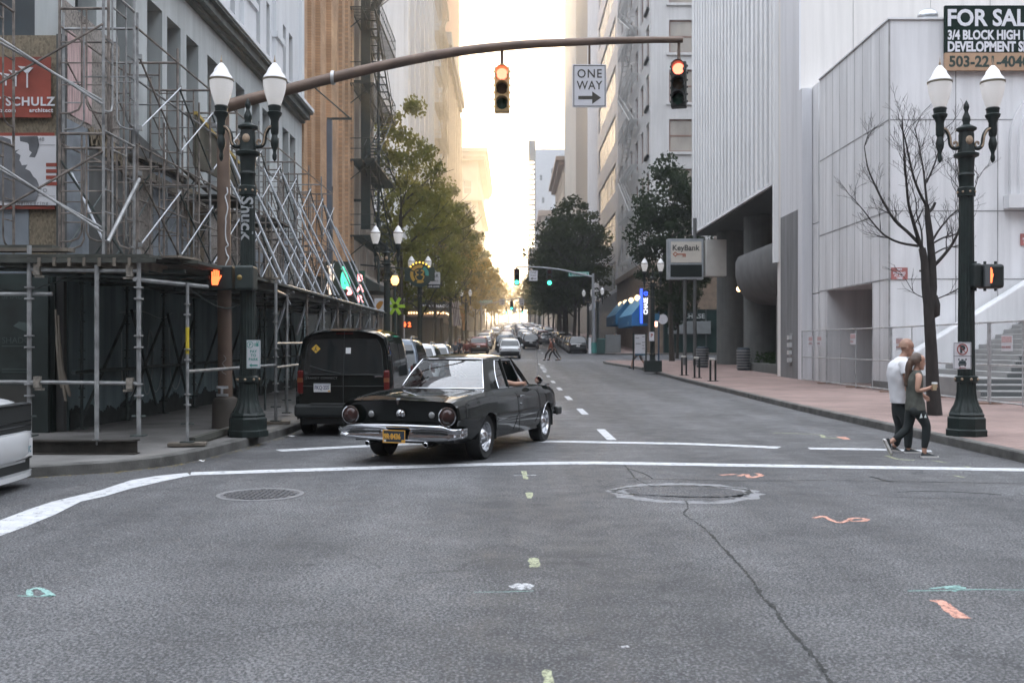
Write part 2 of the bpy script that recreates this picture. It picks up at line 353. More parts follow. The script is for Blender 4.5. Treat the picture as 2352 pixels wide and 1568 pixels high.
RM(line_px([(640, 1035), (750, 1029), (870, 1023), (1000, 1018), (1250, 1014), (1400, 1016), (1600, 1020), (1790, 1028)], .33, jit=.06))
RM(line_px([(1858, 1030), (2000, 1032), (2140, 1036)], .3, jit=.06))
RM(strip_px([(-260, 1290), (-120, 1240), (0, 1195), (60, 1172), (120, 1152), (175, 1139), (230, 1126), (300, 1103), (360, 1093), (430, 1086)], [(-260, 1375), (-120, 1295), (0, 1231), (60, 1209), (130, 1180), (185, 1152), (240, 1140), (300, 1122), (370, 1106), (438, 1092)]))
def dash(x, y0, y1, wd=.13):
    n = max(1, int((y1-y0)/3)); ry = [lerp(y0, y1, i/n) for i in range(n+1)]
    return MB().grid([[(x-wd/2, y, gz(y)+.004) for y in ry], [(x+wd/2, y, gz(y)+.004) for y in ry]])
for k in range(9):
    y = 17.7+6.7*k; RM(dash(1.76+.02*k, y, y+2.3, .17), 'lane_line')
for x in (.3, 2.9):
    for k in range(16): RM(dash(x, 97+9*k, 100+9*k, .13), 'lane_line')
for k in range(5): RM(dash(1.95+.02*k, 60.5+2.2*k, 61.5+2.2*k, .3), 'lane_line')
for y in (77.8, 81.4): struct('road_marking', MB().grid([[(-4, y, gz(y)+.004), (6.4, y, gz(y)+.004)], [(-4, y+.32, gz(y+.32)+.004), (6.4, y+.32, gz(y+.32)+.004)]]), PAINT)
# survey paint, cracks, patches
OR_P = worn('orange_spray', (.56, .29, .22), .48, .68, 30); TE_P = worn('teal_spray', (.24, .40, .37), .50, .70, 30)
YE_P = worn('yellow_spray', (.36, .38, .25), .47, .64, 30); WH_P = worn('white_spray', (.46, .47, .48), .45, .62, 25)
CR = M('crack_dirt', (.018, .02, .02), .95, var=.3, vs=20); CRW = worn('crumbled_crack', (.018, .02, .019), .54, .60, 16)
def pm(pts, wd, m, n='paint_mark', jit=.35, sub=5): RM(line_px(pts, wd, .003, sub, jit), n, m)
pm([(1868, 1190), (1892, 1186), (1912, 1196), (1930, 1200), (1945, 1196), (1960, 1190), (1985, 1191), (1990, 1195), (1965, 1197), (1948, 1194)], .05, OR_P)
pm([(1655, 1091), (1690, 1089)], .07, OR_P); pm([(1697, 1093), (1715, 1089), (1722, 1097), (1748, 1092), (1738, 1087)], .07, OR_P)
pm([(2152, 1378), (2175, 1392), (2212, 1420)], .085, OR_P)
pm([(2085, 1357), (2180, 1356), (2240, 1354), (2360, 1355)], .016, TE_P); pm([(2135, 1352), (2205, 1345), (2175, 1352), (2215, 1349), (2190, 1358)], .03, TE_P)
pm([(40, 1368), (85, 1370), (128, 1368)], .014, TE_P); pm([(70, 1368), (66, 1356), (88, 1351), (104, 1358), (118, 1368), (96, 1367)], .04, TE_P)
pm([(1226, 1281), (1227, 1303)], .075, YE_P); pm([(1257, 1538), (1260, 1572)], .045, YE_P); pm([(1215, 1131), (1216, 1144)], .07, YE_P)
pm([(1180, 1092), (1232, 1091)], .06, WH_P); pm([(1203, 1082), (1207, 1100)], .07, YE_P)
pm([(1088, 1360), (1170, 1359), (1226, 1357)], .014, TE_P); pm([(1427, 1486), (1445, 1485)], .035, WH_P)
pm([(1775, 994), (1880, 998), (1893, 1005), (1940, 1007)], .07, YE_P); pm([(1930, 1003), (1945, 1009)], .14, OR_P)
pm([(2036, 1046), (2060, 1054), (2100, 1057)], .07, YE_P); pm([(2140, 1057), (2175, 1063)], .06, YE_P); pm([(2215, 1071), (2250, 1078)], .06, YE_P); pm([(2190, 1092), (2215, 1096)], .05, YE_P)
pm([(1575, 1150), (1580, 1166), (1571, 1180), (1600, 1200), (1628, 1222), (1655, 1252), (1690, 1288), (1712, 1312), (1732, 1338), (1752, 1372), (1780, 1398), (1800, 1430), (1838, 1474), (1872, 1512), (1896, 1545), (1912, 1580)], lambda t: .008+.010*abs(math.sin(t*37))+.008*t+.006*math.sin(t*91), CRW, 'crack', .95, 14)
pm([(2000, 1094), (2020, 1100), (2050, 1107)], .05, CR, 'crack', .6); pm([(2060, 1130), (2120, 1128), (2200, 1130), (2300, 1136)], .06, CRW, 'crack', .7); pm([(1440, 1075), (1480, 1088), (1500, 1100)], .02, CR, 'crack', .5)
def disc(px, py, rx, ry, m, n, z=.003, ring=None, jit=.06, rnd=random.Random(8)):
    c = GR(px, py); N = 40; js = [1+rnd.uniform(-jit, jit) for _ in range(N)]
    out = [(c.x+rx*js[i]*math.cos(2*math.pi*i/N), c.y+ry*js[i]*math.sin(2*math.pi*i/N), z) for i in range(N)]
    if ring is None: mb = MB().add(out, [tuple(range(N))])
    else: mb = MB().grid([out, [(lerp(c.x, x, ring), lerp(c.y, y, ring), z) for x, y, _ in out]], True)
    return struct(n, mb, m)
disc(1572, 1131, .86, .80, worn('dust_ring', (.20, .202, .21), .50, .72, 5), 'road_patch', .0025, .76, .06)
pm([(1408, 1127), (1450, 1119), (1520, 1116), (1600, 1116), (1680, 1120), (1722, 1128), (1700, 1138), (1640, 1142), (1570, 1141), (1480, 1137), (1420, 1132), (1408, 1127)], .07, CRW, 'crack', .9, 8)
disc(1198, 1347, .085, .095, WH_P, 'paint_mark', .004, None, .12)
disc(1575, 1131, .66, .58, A_PATCH, 'road_patch', .003, None, .12)
disc(1590, 1133, .36, .24, A_ROAD, 'road_patch', .0045, None, .1)
disc(2185, 1133, .95, .38, A_PATCH, 'road_patch', .0025)
pm([(1440, 1098), (1560, 1101), (1700, 1104), (1900, 1103), (2100, 1106), (2352, 1110)], .03, CRW, 'crack', .9, 8); pm([(1430, 1062), (1445, 1080), (1462, 1100), (1500, 1118)], .02, CRW, 'crack', .9, 8)
# cast iron manhole covers
IRON = M('cast_iron', (.12, .12, .125), .6, .3, .3, 12, .6, 60)
def manhole(px, py, r, lab):
    c = GR(px, py); t = thing('manhole_cover', lab, 'manhole cover', (c.x, c.y, .004))
    part('rim', MB().lathe([(r*1.12, 0), (r*1.11, .006), (r*1.01, .006), (r*1.0, 0)], 40, caps=False), M('iron_rim', (.2, .2, .205), .6, .3), t)
    lid = MB().lathe([(r, .001), (.001, .0011)], 40, caps=False)
    for i in range(-6, 7):
        for j in range(-6, 7):
            if math.hypot(i, j)*r/7 < r*.9: lid.cbox((i*r/7, j*r/7, .006), (r/11, r/11, .008), .785 if (i+j) % 2 else 0)
    part('lid', lid, IRON, t)
manhole(598, 1136, .43, 'round cast iron manhole cover in the road left of centre')
# litter along the left kerb
rnd = random.Random(5)
for px, py, sx, sy, col, lab in [(340, 1070, .16, .012, (.75, .75, .74), 'white straw lying in the gutter by the left kerb'), (318, 1075, .1, .06, (.75, .75, .75), 'crumpled white paper scrap in the gutter beside the green one'), (326, 1069, .11, .06, (.03, .2, .11), 'dark green crumpled wrapper in the gutter by the left kerb'), (427, 1052, .1, .05, (.7, .7, .7), 'white paper scrap near the kerb below the scaffold base'), (463, 1060, .08, .05, (.72, .72, .72), 'white paper scrap furthest out from the corner kerb'), (668, 1003, .2, .08, (.6, .6, .6), 'flattened pale cup by the kerb behind the van')]:
    p = GR(px, py); mb = MB()
    mb.grid([[(p.x-sx/2+sx*i/3, p.y-sy/2+sy*j/3, .008+rnd.uniform(0, .02)) for i in range(4)] for j in range(4)])
    single('litter', mb, mt('litter%d' % px, col, .8), lab, 'litter', (p.x, p.y, 0))
lf = MB()
for i in range(420):
    t = rnd.random(); q = rnd.gauss(0, .05); a = rnd.random()*6.28
    k = rnd.randint(1, 7); x, y = lerp(LK[k][0], LK[k+1][0], t), lerp(LK[k][1], LK[k+1][1], t)
    d = Vector((LK[k+1][0]-LK[k][0], LK[k+1][1]-LK[k][1])).normalized(); x += d.y*(.07+abs(q)); y -= d.x*(.07+abs(q)); s = rnd.uniform(.008, .024)
    lf.add([(x+s*math.cos(a+b), y+s*math.sin(a+b), .006+rnd.uniform(0, .008)) for b in (0, 1.3, 3.1, 4.6)], [(0, 1, 2, 3)])
struct('leaf_litter', lf, M('dry_leaf', (.20, .16, .07), .9, var=.5, vs=30), None, 'stuff')
# ------------------------------------------------------------------ buildings: helpers
def wall(mb, O, U, V, N, u0, u1, v0, v1, ops, depth=.3):
    O, U, V, N = Vector(O), Vector(U), Vector(V), Vector(N)
    us = sorted({u0, u1, *[a for o in ops for a in o[:2]]}); vs = sorted({v0, v1, *[a for o in ops for a in o[2:4]]})
    P = lambda u, v, d=0.: O+U*u+V*v-N*d
    for a, b in zip(us, us[1:]):
        run = None
        for c, d in zip(vs, vs[1:]):
            um, vm = (a+b)/2, (c+d)/2
            hole = any(o[0] < um < o[1] and o[2] < vm < o[3] for o in ops)
            if not hole: mb.quad(P(a, c), P(b, c), P(b, d), P(a, d))
    for a, b, c, d in [o[:4] for o in ops]:
        mb.quad(P(a, c), P(a, d), P(a, d, depth), P(a, c, depth)); mb.quad(P(b, c), P(b, d), P(b, d, depth), P(b, c, depth))
        mb.quad(P(a, c), P(b, c), P(b, c, depth), P(a, c, depth)); mb.quad(P(a, d), P(b, d), P(b, d, depth), P(a, d, depth))
    return mb
def obox(mb, O, U, V, N, u0, u1, v0, v1, n0, n1):       # a box in facade coordinates
    O, U, V, N = Vector(O), Vector(U), Vector(V), Vector(N)
    vs = [O+U*u+V*v+N*n for v in (v0, v1) for n in (n0, n1) for u in (u0, u1)]
    return mb.add(vs, [(0, 2, 3, 1), (4, 5, 7, 6), (0, 1, 5, 4), (2, 6, 7, 3), (0, 4, 6, 2), (1, 3, 7, 5)])
Z = (0, 0, 1)
def windows(par, O, U, N, ops, depth, mf, mp, fw=.06, nx=1, ny=2, pane=True, name='window'):
    for a, b, c, d in [o[:4] for o in ops]:
        fr = MB(); B = lambda *q: obox(fr, O, U, Z, N, *q)
        B(a, a+fw, c, d, -depth, -depth+.06); B(b-fw, b, c, d, -depth, -depth+.06); B(a+fw, b-fw, c, c+fw, -depth, -depth+.06); B(a+fw, b-fw, d-fw, d, -depth, -depth+.06)
        for i in range(1, nx): x = lerp(a, b, i/nx); B(x-fw/2, x+fw/2, c+fw, d-fw, -depth, -depth+.05)
        for j in range(1, ny): y = lerp(c, d, j/ny); B(a+fw, b-fw, y-fw/2, y+fw/2, -depth, -depth+.045)
        o = Vector(O); u = Vector(U); v = Vector(Z); n = Vector(N)
        q = [o+u*a+v*c-n*(depth-.012), o+u*b+v*c-n*(depth-.012), o+u*b+v*d-n*(depth-.012), o+u*a+v*d-n*(depth-.012)]
        if pane:
            f = part(name, fr, mf, par, world=True); part('pane', MB().quad(*q), mp, f, world=True)
        else:
            fr.cur = 1; fr.quad(*q); part(name, fr, [mf, mp], par, world=True)
FY = (0, 1, 0); FX = (1, 0, 0); NX = (-1, 0, 0); NY = (0, -1, 0)
GLASS_D = M('dark_window_glass', (.02, .03, .032), .06, var=.2, vs=.6, spec=.8)
GLASS_S = M('sky_window_glass', (.10, .125, .14), .05, var=.35, vs=.35, spec=1.)
FR_DK = M('dark_frame', (.035, .045, .045), .5); FR_WH = M('white_frame', (.5, .5, .5), .5); FR_BR = M('brown_frame', (.22, .13, .10), .6)
GREY_W = M('grey_green_stucco', (.47, .50, .50), .85, streak=.2, var=.1, vs=1.2, bump=.15, bs=25, stretch=(1, 1, .35), detail=6)
WHITE_W = M('pale_stucco', (.66, .68, .70), .8, streak=.15, var=.07, vs=.8, bump=.1, bs=25, stretch=(1, 1, .3))
DKTRIM = M('dark_cornice', (.10, .115, .11), .7, var=.3, vs=3)
# ------------------------------------------------------------------ grey corner building on the left
b = thing('corner_building', 'grey painted corner building behind the scaffold with deep narrow windows and pale upper storeys', 'building', (-8.1, 18, 0))
OL = (-8.1, 0, 0)
low = [(x, x+.95, 4.4, 9.4) for x in (18.42, 20.33, 22.05, 23.32, 24.7, 26.4, 29.1, 30.9, 32.2, 35., 36.15)]
up = [(x, x+wd, 10.95, 13.05) for x, wd in ((27.25, .5), (28.6, .5), (31.5, .5), (32.8, .45), (35., .62), (36.1, .62))]+[(x, x+.5, 15, 18.5) for x in (22.5, 24, 27.25, 28.6, 31.5, 32.8, 35, 36.1)]
w1 = wall(MB(), OL, FY, Z, FX, 17.95, 38.2, 0, 10.2, low, .42)
fl = [(-9.95, -8.62, 4.4, 9.4), (-12.6, -11.2, 4.4, 9.4), (-15, -13.6, 4.4, 9.4)]
wall(w1, (0, 17.95, 0), FX, Z, NY, -30, -8.1, 0, 10.2, fl, .42)
part('lower_wall', w1, GREY_W, b, world=True)
w2 = wall(MB(), (-8.12, 0, 0), FY, Z, FX, 17.97, 38.2, 10.2, 26, up, .3)
wall(w2, (0, 17.97, 0), FX, Z, NY, -30, -8.12, 10.2, 26, [], .3)
obox(w2, (-8.12, 0, 0), FY, Z, FX, 37.75, 38.2, 10.75, 26, 0, .12)
for y0, y1 in ((25.6, 26.9), (29.6, 31.0), (33.6, 34.6)):
    obox(w2, (-8.12, 0, 0), FY, Z, FX, y0, y1, 10.76, 26, 0, .13); obox(w2, (-8.12, 0, 0), FY, Z, FX, y0-.06, y1+.06, 12.1, 12.3, 0, .2)
part('upper_wall', w2, WHITE_W, b, world=True)
part('roof', MB().box(-30, -8.1, 17.9, 38.25, 26, 26.4), DKTRIM, b, world=True)
part('side_wall', MB().box(-30, -8.15, 38.0, 38.19, 0, 26), GREY_W, b, world=True)
windows(b, OL, FY, FX, low, .42, FR_DK, GLASS_D, .07, 1, 3); windows(b, (-8.12, 0, 0), FY, FX, up, .3, FR_DK, GLASS_D, .05)
windows(b, (0, 17.95, 0), FX, NY, fl, .42, FR_DK, GLASS_S, .12, 1, 1)
cor = MB()
for z0, z1, d in ((10.2, 10.32, .16), (10.32, 10.52, .34), (10.52, 10.6, .46)):
    cor.box(-8.1, -8.1+d, 17.95-d, 38.1, z0, z1); cor.box(-30, -8.1, 17.95-d, 17.95, z0, z1)
part('cornice', cor, DKTRIM, b, world=True)
part('cornice_cap', MB().box(-8.1, -7.6, 17.4, 38.12, 10.6, 10.72).box(-30, -8.1, 17.4, 17.9, 10.6, 10.72), WHITE_W, b, world=True)
# plywood hoarding nailed over the lower facade
def osbmat(name, cols, sc):
    m = bpy.data.materials.new(name); m.use_nodes = True; n = m.node_tree; L = n.links; bs = n.nodes['Principled BSDF']; bs.inputs['Roughness'].default_value = .85
    tc = n.nodes.new('ShaderNodeTexCoord'); mp = n.nodes.new('ShaderNodeMapping'); mp.inputs['Scale'].default_value = sc; L.new(tc.outputs['Object'], mp.inputs[0])
    v = n.nodes.new('ShaderNodeTexVoronoi'); v.inputs['Scale'].default_value = 1; v.inputs['Randomness'].default_value = 1; L.new(mp.outputs[0], v.inputs['Vector'])
    nz = n.nodes.new('ShaderNodeTexNoise'); nz.inputs['Scale'].default_value = 1.1; nz.inputs['Detail'].default_value = 6; L.new(tc.outputs['Object'], nz.inputs['Vector'])
    sp = n.nodes.new('ShaderNodeSeparateColor'); L.new(v.outputs['Color'], sp.inputs[0])
    ad = n.nodes.new('ShaderNodeMath'); ad.operation = 'MULTIPLY_ADD'; ad.inputs[1].default_value = .55; L.new(sp.outputs[0], ad.inputs[0])
    sc_ = n.nodes.new('ShaderNodeMath'); sc_.operation = 'MULTIPLY'; sc_.inputs[1].default_value = .55; L.new(nz.outputs[0], sc_.inputs[0]); L.new(sc_.outputs[0], ad.inputs[2])
    rp = n.nodes.new('ShaderNodeValToRGB'); rp.color_ramp.elements[0].color = (*cols[0], 1); rp.color_ramp.elements[1].color = (*cols[-1], 1)
    rp.color_ramp.elements[0].position = .15; rp.color_ramp.elements[1].position = .9
    for i, c in enumerate(cols[1:-1]):
        e = rp.color_ramp.elements.new(.15+.75*(i+1)/(len(cols)-1)); e.color = (*c, 1)
    L.new(ad.outputs[0], rp.inputs[0]); L.new(rp.outputs[0], bs.inputs['Base Color']); return m
OSB = osbmat('weathered_osb', [(.065, .062, .058), (.17, .155, .14), (.30, .27, .24), (.24, .225, .215)], (46, 46, 24))
OSB2 = osbmat('brown_osb', [(.10, .085, .06), (.20, .165, .115), (.27, .22, .15)], (40, 40, 20))
GREYBD = M('grey_painted_board', (.20, .225, .25), .8, var=.28, vs=2.2, detail=8)
DKBD = M('dark_grey_board', (.085, .088, .086), .85, var=.25, vs=3, stretch=(1, 1, .3))
hb = thing('plywood_hoarding', 'weathered plywood hoarding nailed over the lower facade of the corner building', 'hoarding', (-8.0, 18, 3))
def hp(name, y0, y1, zb, z0, z1, m, x=-8.0, th=.06):   # a board along the street with a sloping or straight top
    part(name, MB().prism([(y0, zb), (y1, zb), (y1, z1), (y0, z0)], x-th, x, 'X'), m, hb, world=True)
hp('board', 17.8, 20.25, 5.75, 7.85, 7.75, OSB); hp('board', 17.8, 18.75, 2.95, 5.74, 5.74, GREYBD, -7.985); hp('board', 18.76, 20.9, 2.95, 5.74, 5.74, DKBD)
y = 20.91
for i, wd in enumerate([1.22]*14):
    hp('board', y, y+wd-.01, 2.95, 5.62-.01*i, 5.6-.01*i, (OSB, GREYBD, OSB, OSB2, OSB, GREYBD)[i % 6], -8.0+.008*(i % 2)); y += wd
hp('board', 20.91, 24.4, 5.63, 6.25, 5.75, DKBD, -7.99); hp('patch', 23.0, 24.6, 3.0, 4.9, 4.7, GREYBD, -7.97, .02); hp('patch', 29.5, 31.8, 3.0, 4.8, 4.6, GREYBD, -7.97, .02)
pb = MB()
r6 = random.Random(6)
for i in range(7): pb.cbox((-7.93, 21.6+i*1.7, 5.7+.05*i % .2), (.1, 1.9, .05), 0, r6.uniform(-.12, .12)); pb.cbox((-7.95, 21.2+i*1.8, 5.35), (.08, 1.7, .2), 0, r6.uniform(-.05, .05))
part('loose_timber', pb, M('old_timber', (.13, .115, .095), .9, var=.4, vs=8), hb, world=True)
sc_ = MB()                                              # torn edge of the OSB above the dark board
r7 = random.Random(17)
for i in range(26): sc_.cbox((-7.965, 18.8+i*.075, 5.72-r7.random()*.2-.004*i*i*.1), (.02, .1, .16+.2*r7.random()), 0, r7.uniform(-.4, .4))
part('torn_edge', sc_, OSB2, hb, world=True)
part('faded_poster', MB().grid([[(-7.99+.012*math.sin(i*2.1), 17.86+i*.21, z) for i in range(6)] for z in (5.85, 6.6, 7.35)]), M('faded_red_poster', (.50, .36, .35), .8, var=.35, vs=4, stretch=(1, 4, .4)), hb, world=True)
part('corner_post', MB().box(-8.1, -7.97, 17.66, 17.79, .15, 7.2), DKBD, hb, world=True)
part('front_board', MB().box(-14, -8.11, 17.74, 17.86, 2.95, 7.2), OSB2, hb, world=True)
part('front_patch', MB().box(-10.2, -8.62, 17.72, 17.74, 2.96, 4.1), GREYBD, hb, world=True)
# lower boarded wall under the shed
lw = thing('painted_hoarding', 'blue grey painted plywood wall with white graffiti under the sidewalk shed', 'hoarding', (-8.0, 18, .15))
LWM = M('blue_grey_hoarding', (.20, .265, .28), .8, streak=.4, var=.3, vs=1.5, stretch=(1, 1, .4), detail=7)
wl = MB()
for i in range(17): wl.box(-8.06, -8.0+.004*(i % 2), 17.9+1.22*i, 19.11+1.22*i, .15+gz(18+1.2*i), 2.94)
part('wall_panels', wl, LWM, lw, world=True)
base = MB(); r8 = random.Random(2)
for i in range(400):
    y = 17.95+i*.05; base.box(-7.995, -7.985, y, y+.052, .14+gz(y), .15+gz(y)+.30+.07*r8.random()+.06*math.sin(i*.13)+.05*math.sin(i*.41))
part('unpainted_band', base, M('bare_dark_base', (.035, .042, .04), .9, var=.3, vs=4), lw, world=True)
gf = MB()
def scrawl(pts, x=-7.98, r=.012): gf.path([(x, y, z) for y, z in catmull(pts, 5)], r, 4)
scrawl([(20.3, 1.95), (20.35, .95), (20.7, .62), (21.1, .95), (21.15, 2.0)]); scrawl([(21.4, 2.0), (21.5, .9), (21.75, .62), (22, 1.0), (22.1, 1.75), (21.85, 2.0), (21.75, 1.3), (22.2, .66), (22.6, 1.0), (22.7, 2.05)])
scrawl([(23.1, 2.1), (23.2, 1.0), (23.6, .66), (24.0, 1.1), (24.1, 2.0)]); scrawl([(24.3, 1.1), (24.5, 1.8), (24.8, 1.75), (24.9, .9), (25.2, .7)]); scrawl([(20.2, 2.35), (21.4, 2.42), (22.6, 2.3), (23.3, 2.45)], r=.009)
part('graffiti', gf, mt('white_chalk', (.42, .46, .48), .8), lw, world=True)
# dark boarded front with black concert posters under the shed
fb = thing('dark_boarded_front', 'near black boarded shopfront with faint dark posters below the red banners', 'hoarding', (-11, 17.6, .15))
part('boards', MB().box(-16, -8.12, 17.55, 17.73, .15, 2.94), M('black_boards', (.016, .028, .025), .7, var=.4, vs=2), fb, world=True)
po = MB()
for k, x in enumerate((-10.1, -9.05)): po.box(x, x+.98, 17.535, 17.55, 1.05, 2.75)
part('poster', po, M('black_poster', (.012, .02, .018), .6, var=.5, vs=3), fb, world=True)
PGR = mt('poster_grey', (.05, .07, .066), .7)
for x in (-10.05, -9.0):
    for z in (2.5, 1.72): part('lettering', text_mb('SHADOW', .15, front(x, 17.53, z)), PGR, fb, world=True)
    for z in (1.66, 1.25, 1.2): part('poster_rule', MB().box(x, x+.8, 17.53, 17.534, z, z+.02), PGR, fb, world=True)
    part('poster_figure', MB().prism([(x+.2, 2.02), (x+.3, 2.1), (x+.62, 2.05), (x+.72, 2.12), (x+.7, 1.98), (x+.4, 1.93)], 17.53, 17.534), PGR, fb, world=True)
part('lower_panel', MB().box(-9.4, -8.45, 17.53, 17.55, .2, .98), mt('brown_panel', (.05, .05, .045), .8), fb, world=True)
part('side_post', MB().box(-8.42, -8.15, 17.45, 17.54, .15, 2.9), mt('post_dk', (.02, .03, .028), .8), fb, world=True)
cl = MB()
for k, (dx, z0, z1) in enumerate(((0, 2.3, .95), (.05, 2.2, .72), (.1, 1.4, .8))): cl.path(catmull([(-7.9+dx, 17.2, z0), (-7.86+dx, 17.18, (z0+z1)/2+.1), (-7.78+dx*1.5, 17.16, z1)], 4), [.02]*4+[.035]*4+[.02], 6)
single('plastic_sheet', cl, mt('dirty_plastic', (.26, .23, .19), .6, var=.3), 'dirty strip of torn plastic sheet hanging at the hoarding corner', 'plastic sheet', (-7.9, 17.2, .7), smooth=50)
# red banners on the front board
RED = M('red_banner', (.26, .055, .035), .75, var=.3, vs=1.6, bump=.15, bs=3)
WHT = mt('banner_white', (.62, .62, .64), .7, var=.06)
def wavy(x0, x1, z0, z1, y, a=.012): return MB().grid([[(lerp(x0, x1, i/14), y-a*(1+math.sin(i*1.3+j*.6)), lerp(z0, z1, j/6)) for i in range(15)] for j in range(7)])
t = thing('architect_banner', 'dark red architect banner with white funnel shapes, upper of the two banners', 'banner', (-9.4, 17.7, 5.8))
y = 17.66
part('cloth', wavy(-10.8, -8.19, PZ(270, y), PZ(131, y), y+.01, .008), RED, t, 60, True)
g = MB()
for cx, top, wd, bot in ((53, 152, 15, 202), (27, 161, 12, 199), (4, 167, 11, 197), (-22, 174, 10, 197)):
    z = [PZ(v, y) for v in (top, top+wd*1.0, bot)]; x = PX(cx+8, y); h = wd*.0082
    g.prism([(x-h*1.25, z[0]+.0), (x+h*1.0, z[0]-.03), (x+.2*h, z[1]-.02), (x-.0*h, z[1]-.02)], y-.012, y-.006); g.box(x, x+.028, y-.012, y-.007, z[2], z[1])
part('funnel_logo', g, WHT, t, world=True)
q = text_mb('ROBERT SCHULZ', .215, front(PX(126, y), y-.012, PZ(243, y)), .006, .002, 1.12, align='RIGHT'); q2 = text_mb('architect', .1, front(PX(122, y), y-.012, PZ(258, y)), .003, .002, 1.15, align='RIGHT'); q.add(q2.v, q2.f)
q2 = text_mb('robertschulz.com', .1, front(PX(37, y), y-.012, PZ(258, y)), .003, .002, 1.15, align='RIGHT'); q.add(q2.v, q2.f)
part('lettering', q, WHT, t, world=True)
t = thing('torn_banner', 'dark red framed banner with a torn grey and white poster, lower of the two banners', 'banner', (-9.4, 17.7, 4.2))
part('cloth', wavy(-10.8, -8.13, PZ(480, y), PZ(305, y), y+.01, .008), RED, t, 60, True)
part('poster', MB().box(-10.5, PX(130, y), y-.02, y-.012, PZ(472, y), PZ(313, y)), WHT, t, world=True, bevel=.004)
part('grey_sheet', MB().grid([[(lerp(-10.5, PX(84+8*math.sin(j*1.1), y), i/10), y-.035-.02*math.sin(i*.9+j*.5), lerp(PZ(462, y), PZ(314, y), j/8)) for i in range(11)] for j in range(9)]), M('grey_sheet', (.13, .135, .145), .75, var=.4, vs=1.5), t, 60, True)
bars = MB()
for k in range(4): bars.box(PX(107, y), PX(132, y), y-.026, y-.02, PZ(383+14.5*k, y), PZ(375+14.5*k, y))
part('bars', bars, RED, t, world=True)
q = text_mb('448', .1, front(PX(84, y), y-.024, PZ(325, y))); 
for s, px, py, sz in (('FRANCISCO', 110, 442, .1), ('engineering', 112, 471, .1)):
    q2 = text_mb(s, sz, front(PX(px, y), y-.024, PZ(py, y)), 0, .002, 1.3, align='RIGHT'); q.add(q2.v, q2.f)
q.box(PX(88, y), PX(128, y), y-.024, y-.02, PZ(334, y), PZ(333.3, y)).box(PX(70, y), PX(128, y), y-.024, y-.02, PZ(451, y), PZ(450.3, y))
part('lettering', q, mt('grey_print', (.25, .25, .26), .7), t, world=True)
# ------------------------------------------------------------------ brick building with black fire escapes
BRK = brick('tan_brick', (.44, .265, .15), (.52, .325, .19), (.36, .24, .155), .3, .11, 1, .9, 'YZ', .3)
STONE = M('pale_stone', (.42, .37, .32), .85, var=.15, vs=1.5, stretch=(1, 1, .4))
IRONB = M('black_iron', (.018, .03, .028), .6, var=.3, vs=4)
b = thing('brick_building', 'tan brick building with vertical piers and black iron fire escapes', 'building', (-8.15, 38.2, 0))
OB = (-8.15, 0, 0)
slots = [(y, y+.55, 6+3.7*k, 8.2+3.7*k) for y in (39.9, 42.6, 45.6) for k in range(6)]
bays = [(y, y+1.25, 5.6+3.7*k, 8.1+3.7*k) for y in (49.9, 52.4, 54.9) for k in range(6)]
part('wall', wall(MB(), OB, FY, Z, FX, 38.2, 49.2, 4.6, 34, slots, .25), BRK, b, world=True)
part('bay_wall', wall(MB(), OB, FY, Z, FX, 49.2, 58, 4.6, 34, bays, .25), STONE, b, world=True)
part('base_wall', MB().box(-8.5, -8.14, 38.2, 58, 0, 4.6), mt('dark_shop_wall', (.05, .055, .05), .7, var=.3), b, world=True)
pi = MB()
for y0, y1, d in ((38.25, 38.9, .12), (39.2, 39.75, .22), (41.1, 42.2, .2), (43.5, 44.9, .22), (46.6, 47.4, .16), (47.8, 48.5, .24), (48.7, 49.15, .3)): obox(pi, OB, FY, Z, FX, y0, y1, 4.6, 34, 0, d)
part('pier', pi, BRK, b, world=True)
pi = MB()
for y0 in (49.2, 51.4, 53.9, 56.5): obox(pi, OB, FY, Z, FX, y0, y0+.5, 4.6, 34, 0, .2)
part('stone_pier', pi, STONE, b, world=True)
part('end_wall', MB().box(-30, -8.16, 57.8, 58.0, 0, 34).box(-30, -8.16, 38.25, 38.4, 20, 34), BRK, b, world=True); part('roof', MB().box(-30, -7.9, 38.2, 58.1, 34, 34.5), STONE, b, world=True)
windows(b, OB, FY, FX, slots, .25, FR_DK, GLASS_D, .05, pane=False); windows(b, OB, FY, FX, bays, .25, FR_WH, GLASS_D, .07, pane=False)
part('shop_cornice', MB().box(-8.14, -7.5, 49.5, 58.1, 4.75, 5.1).box(-8.14, -7.3, 49.4, 58.2, 5.1, 5.25), STONE, b, world=True)
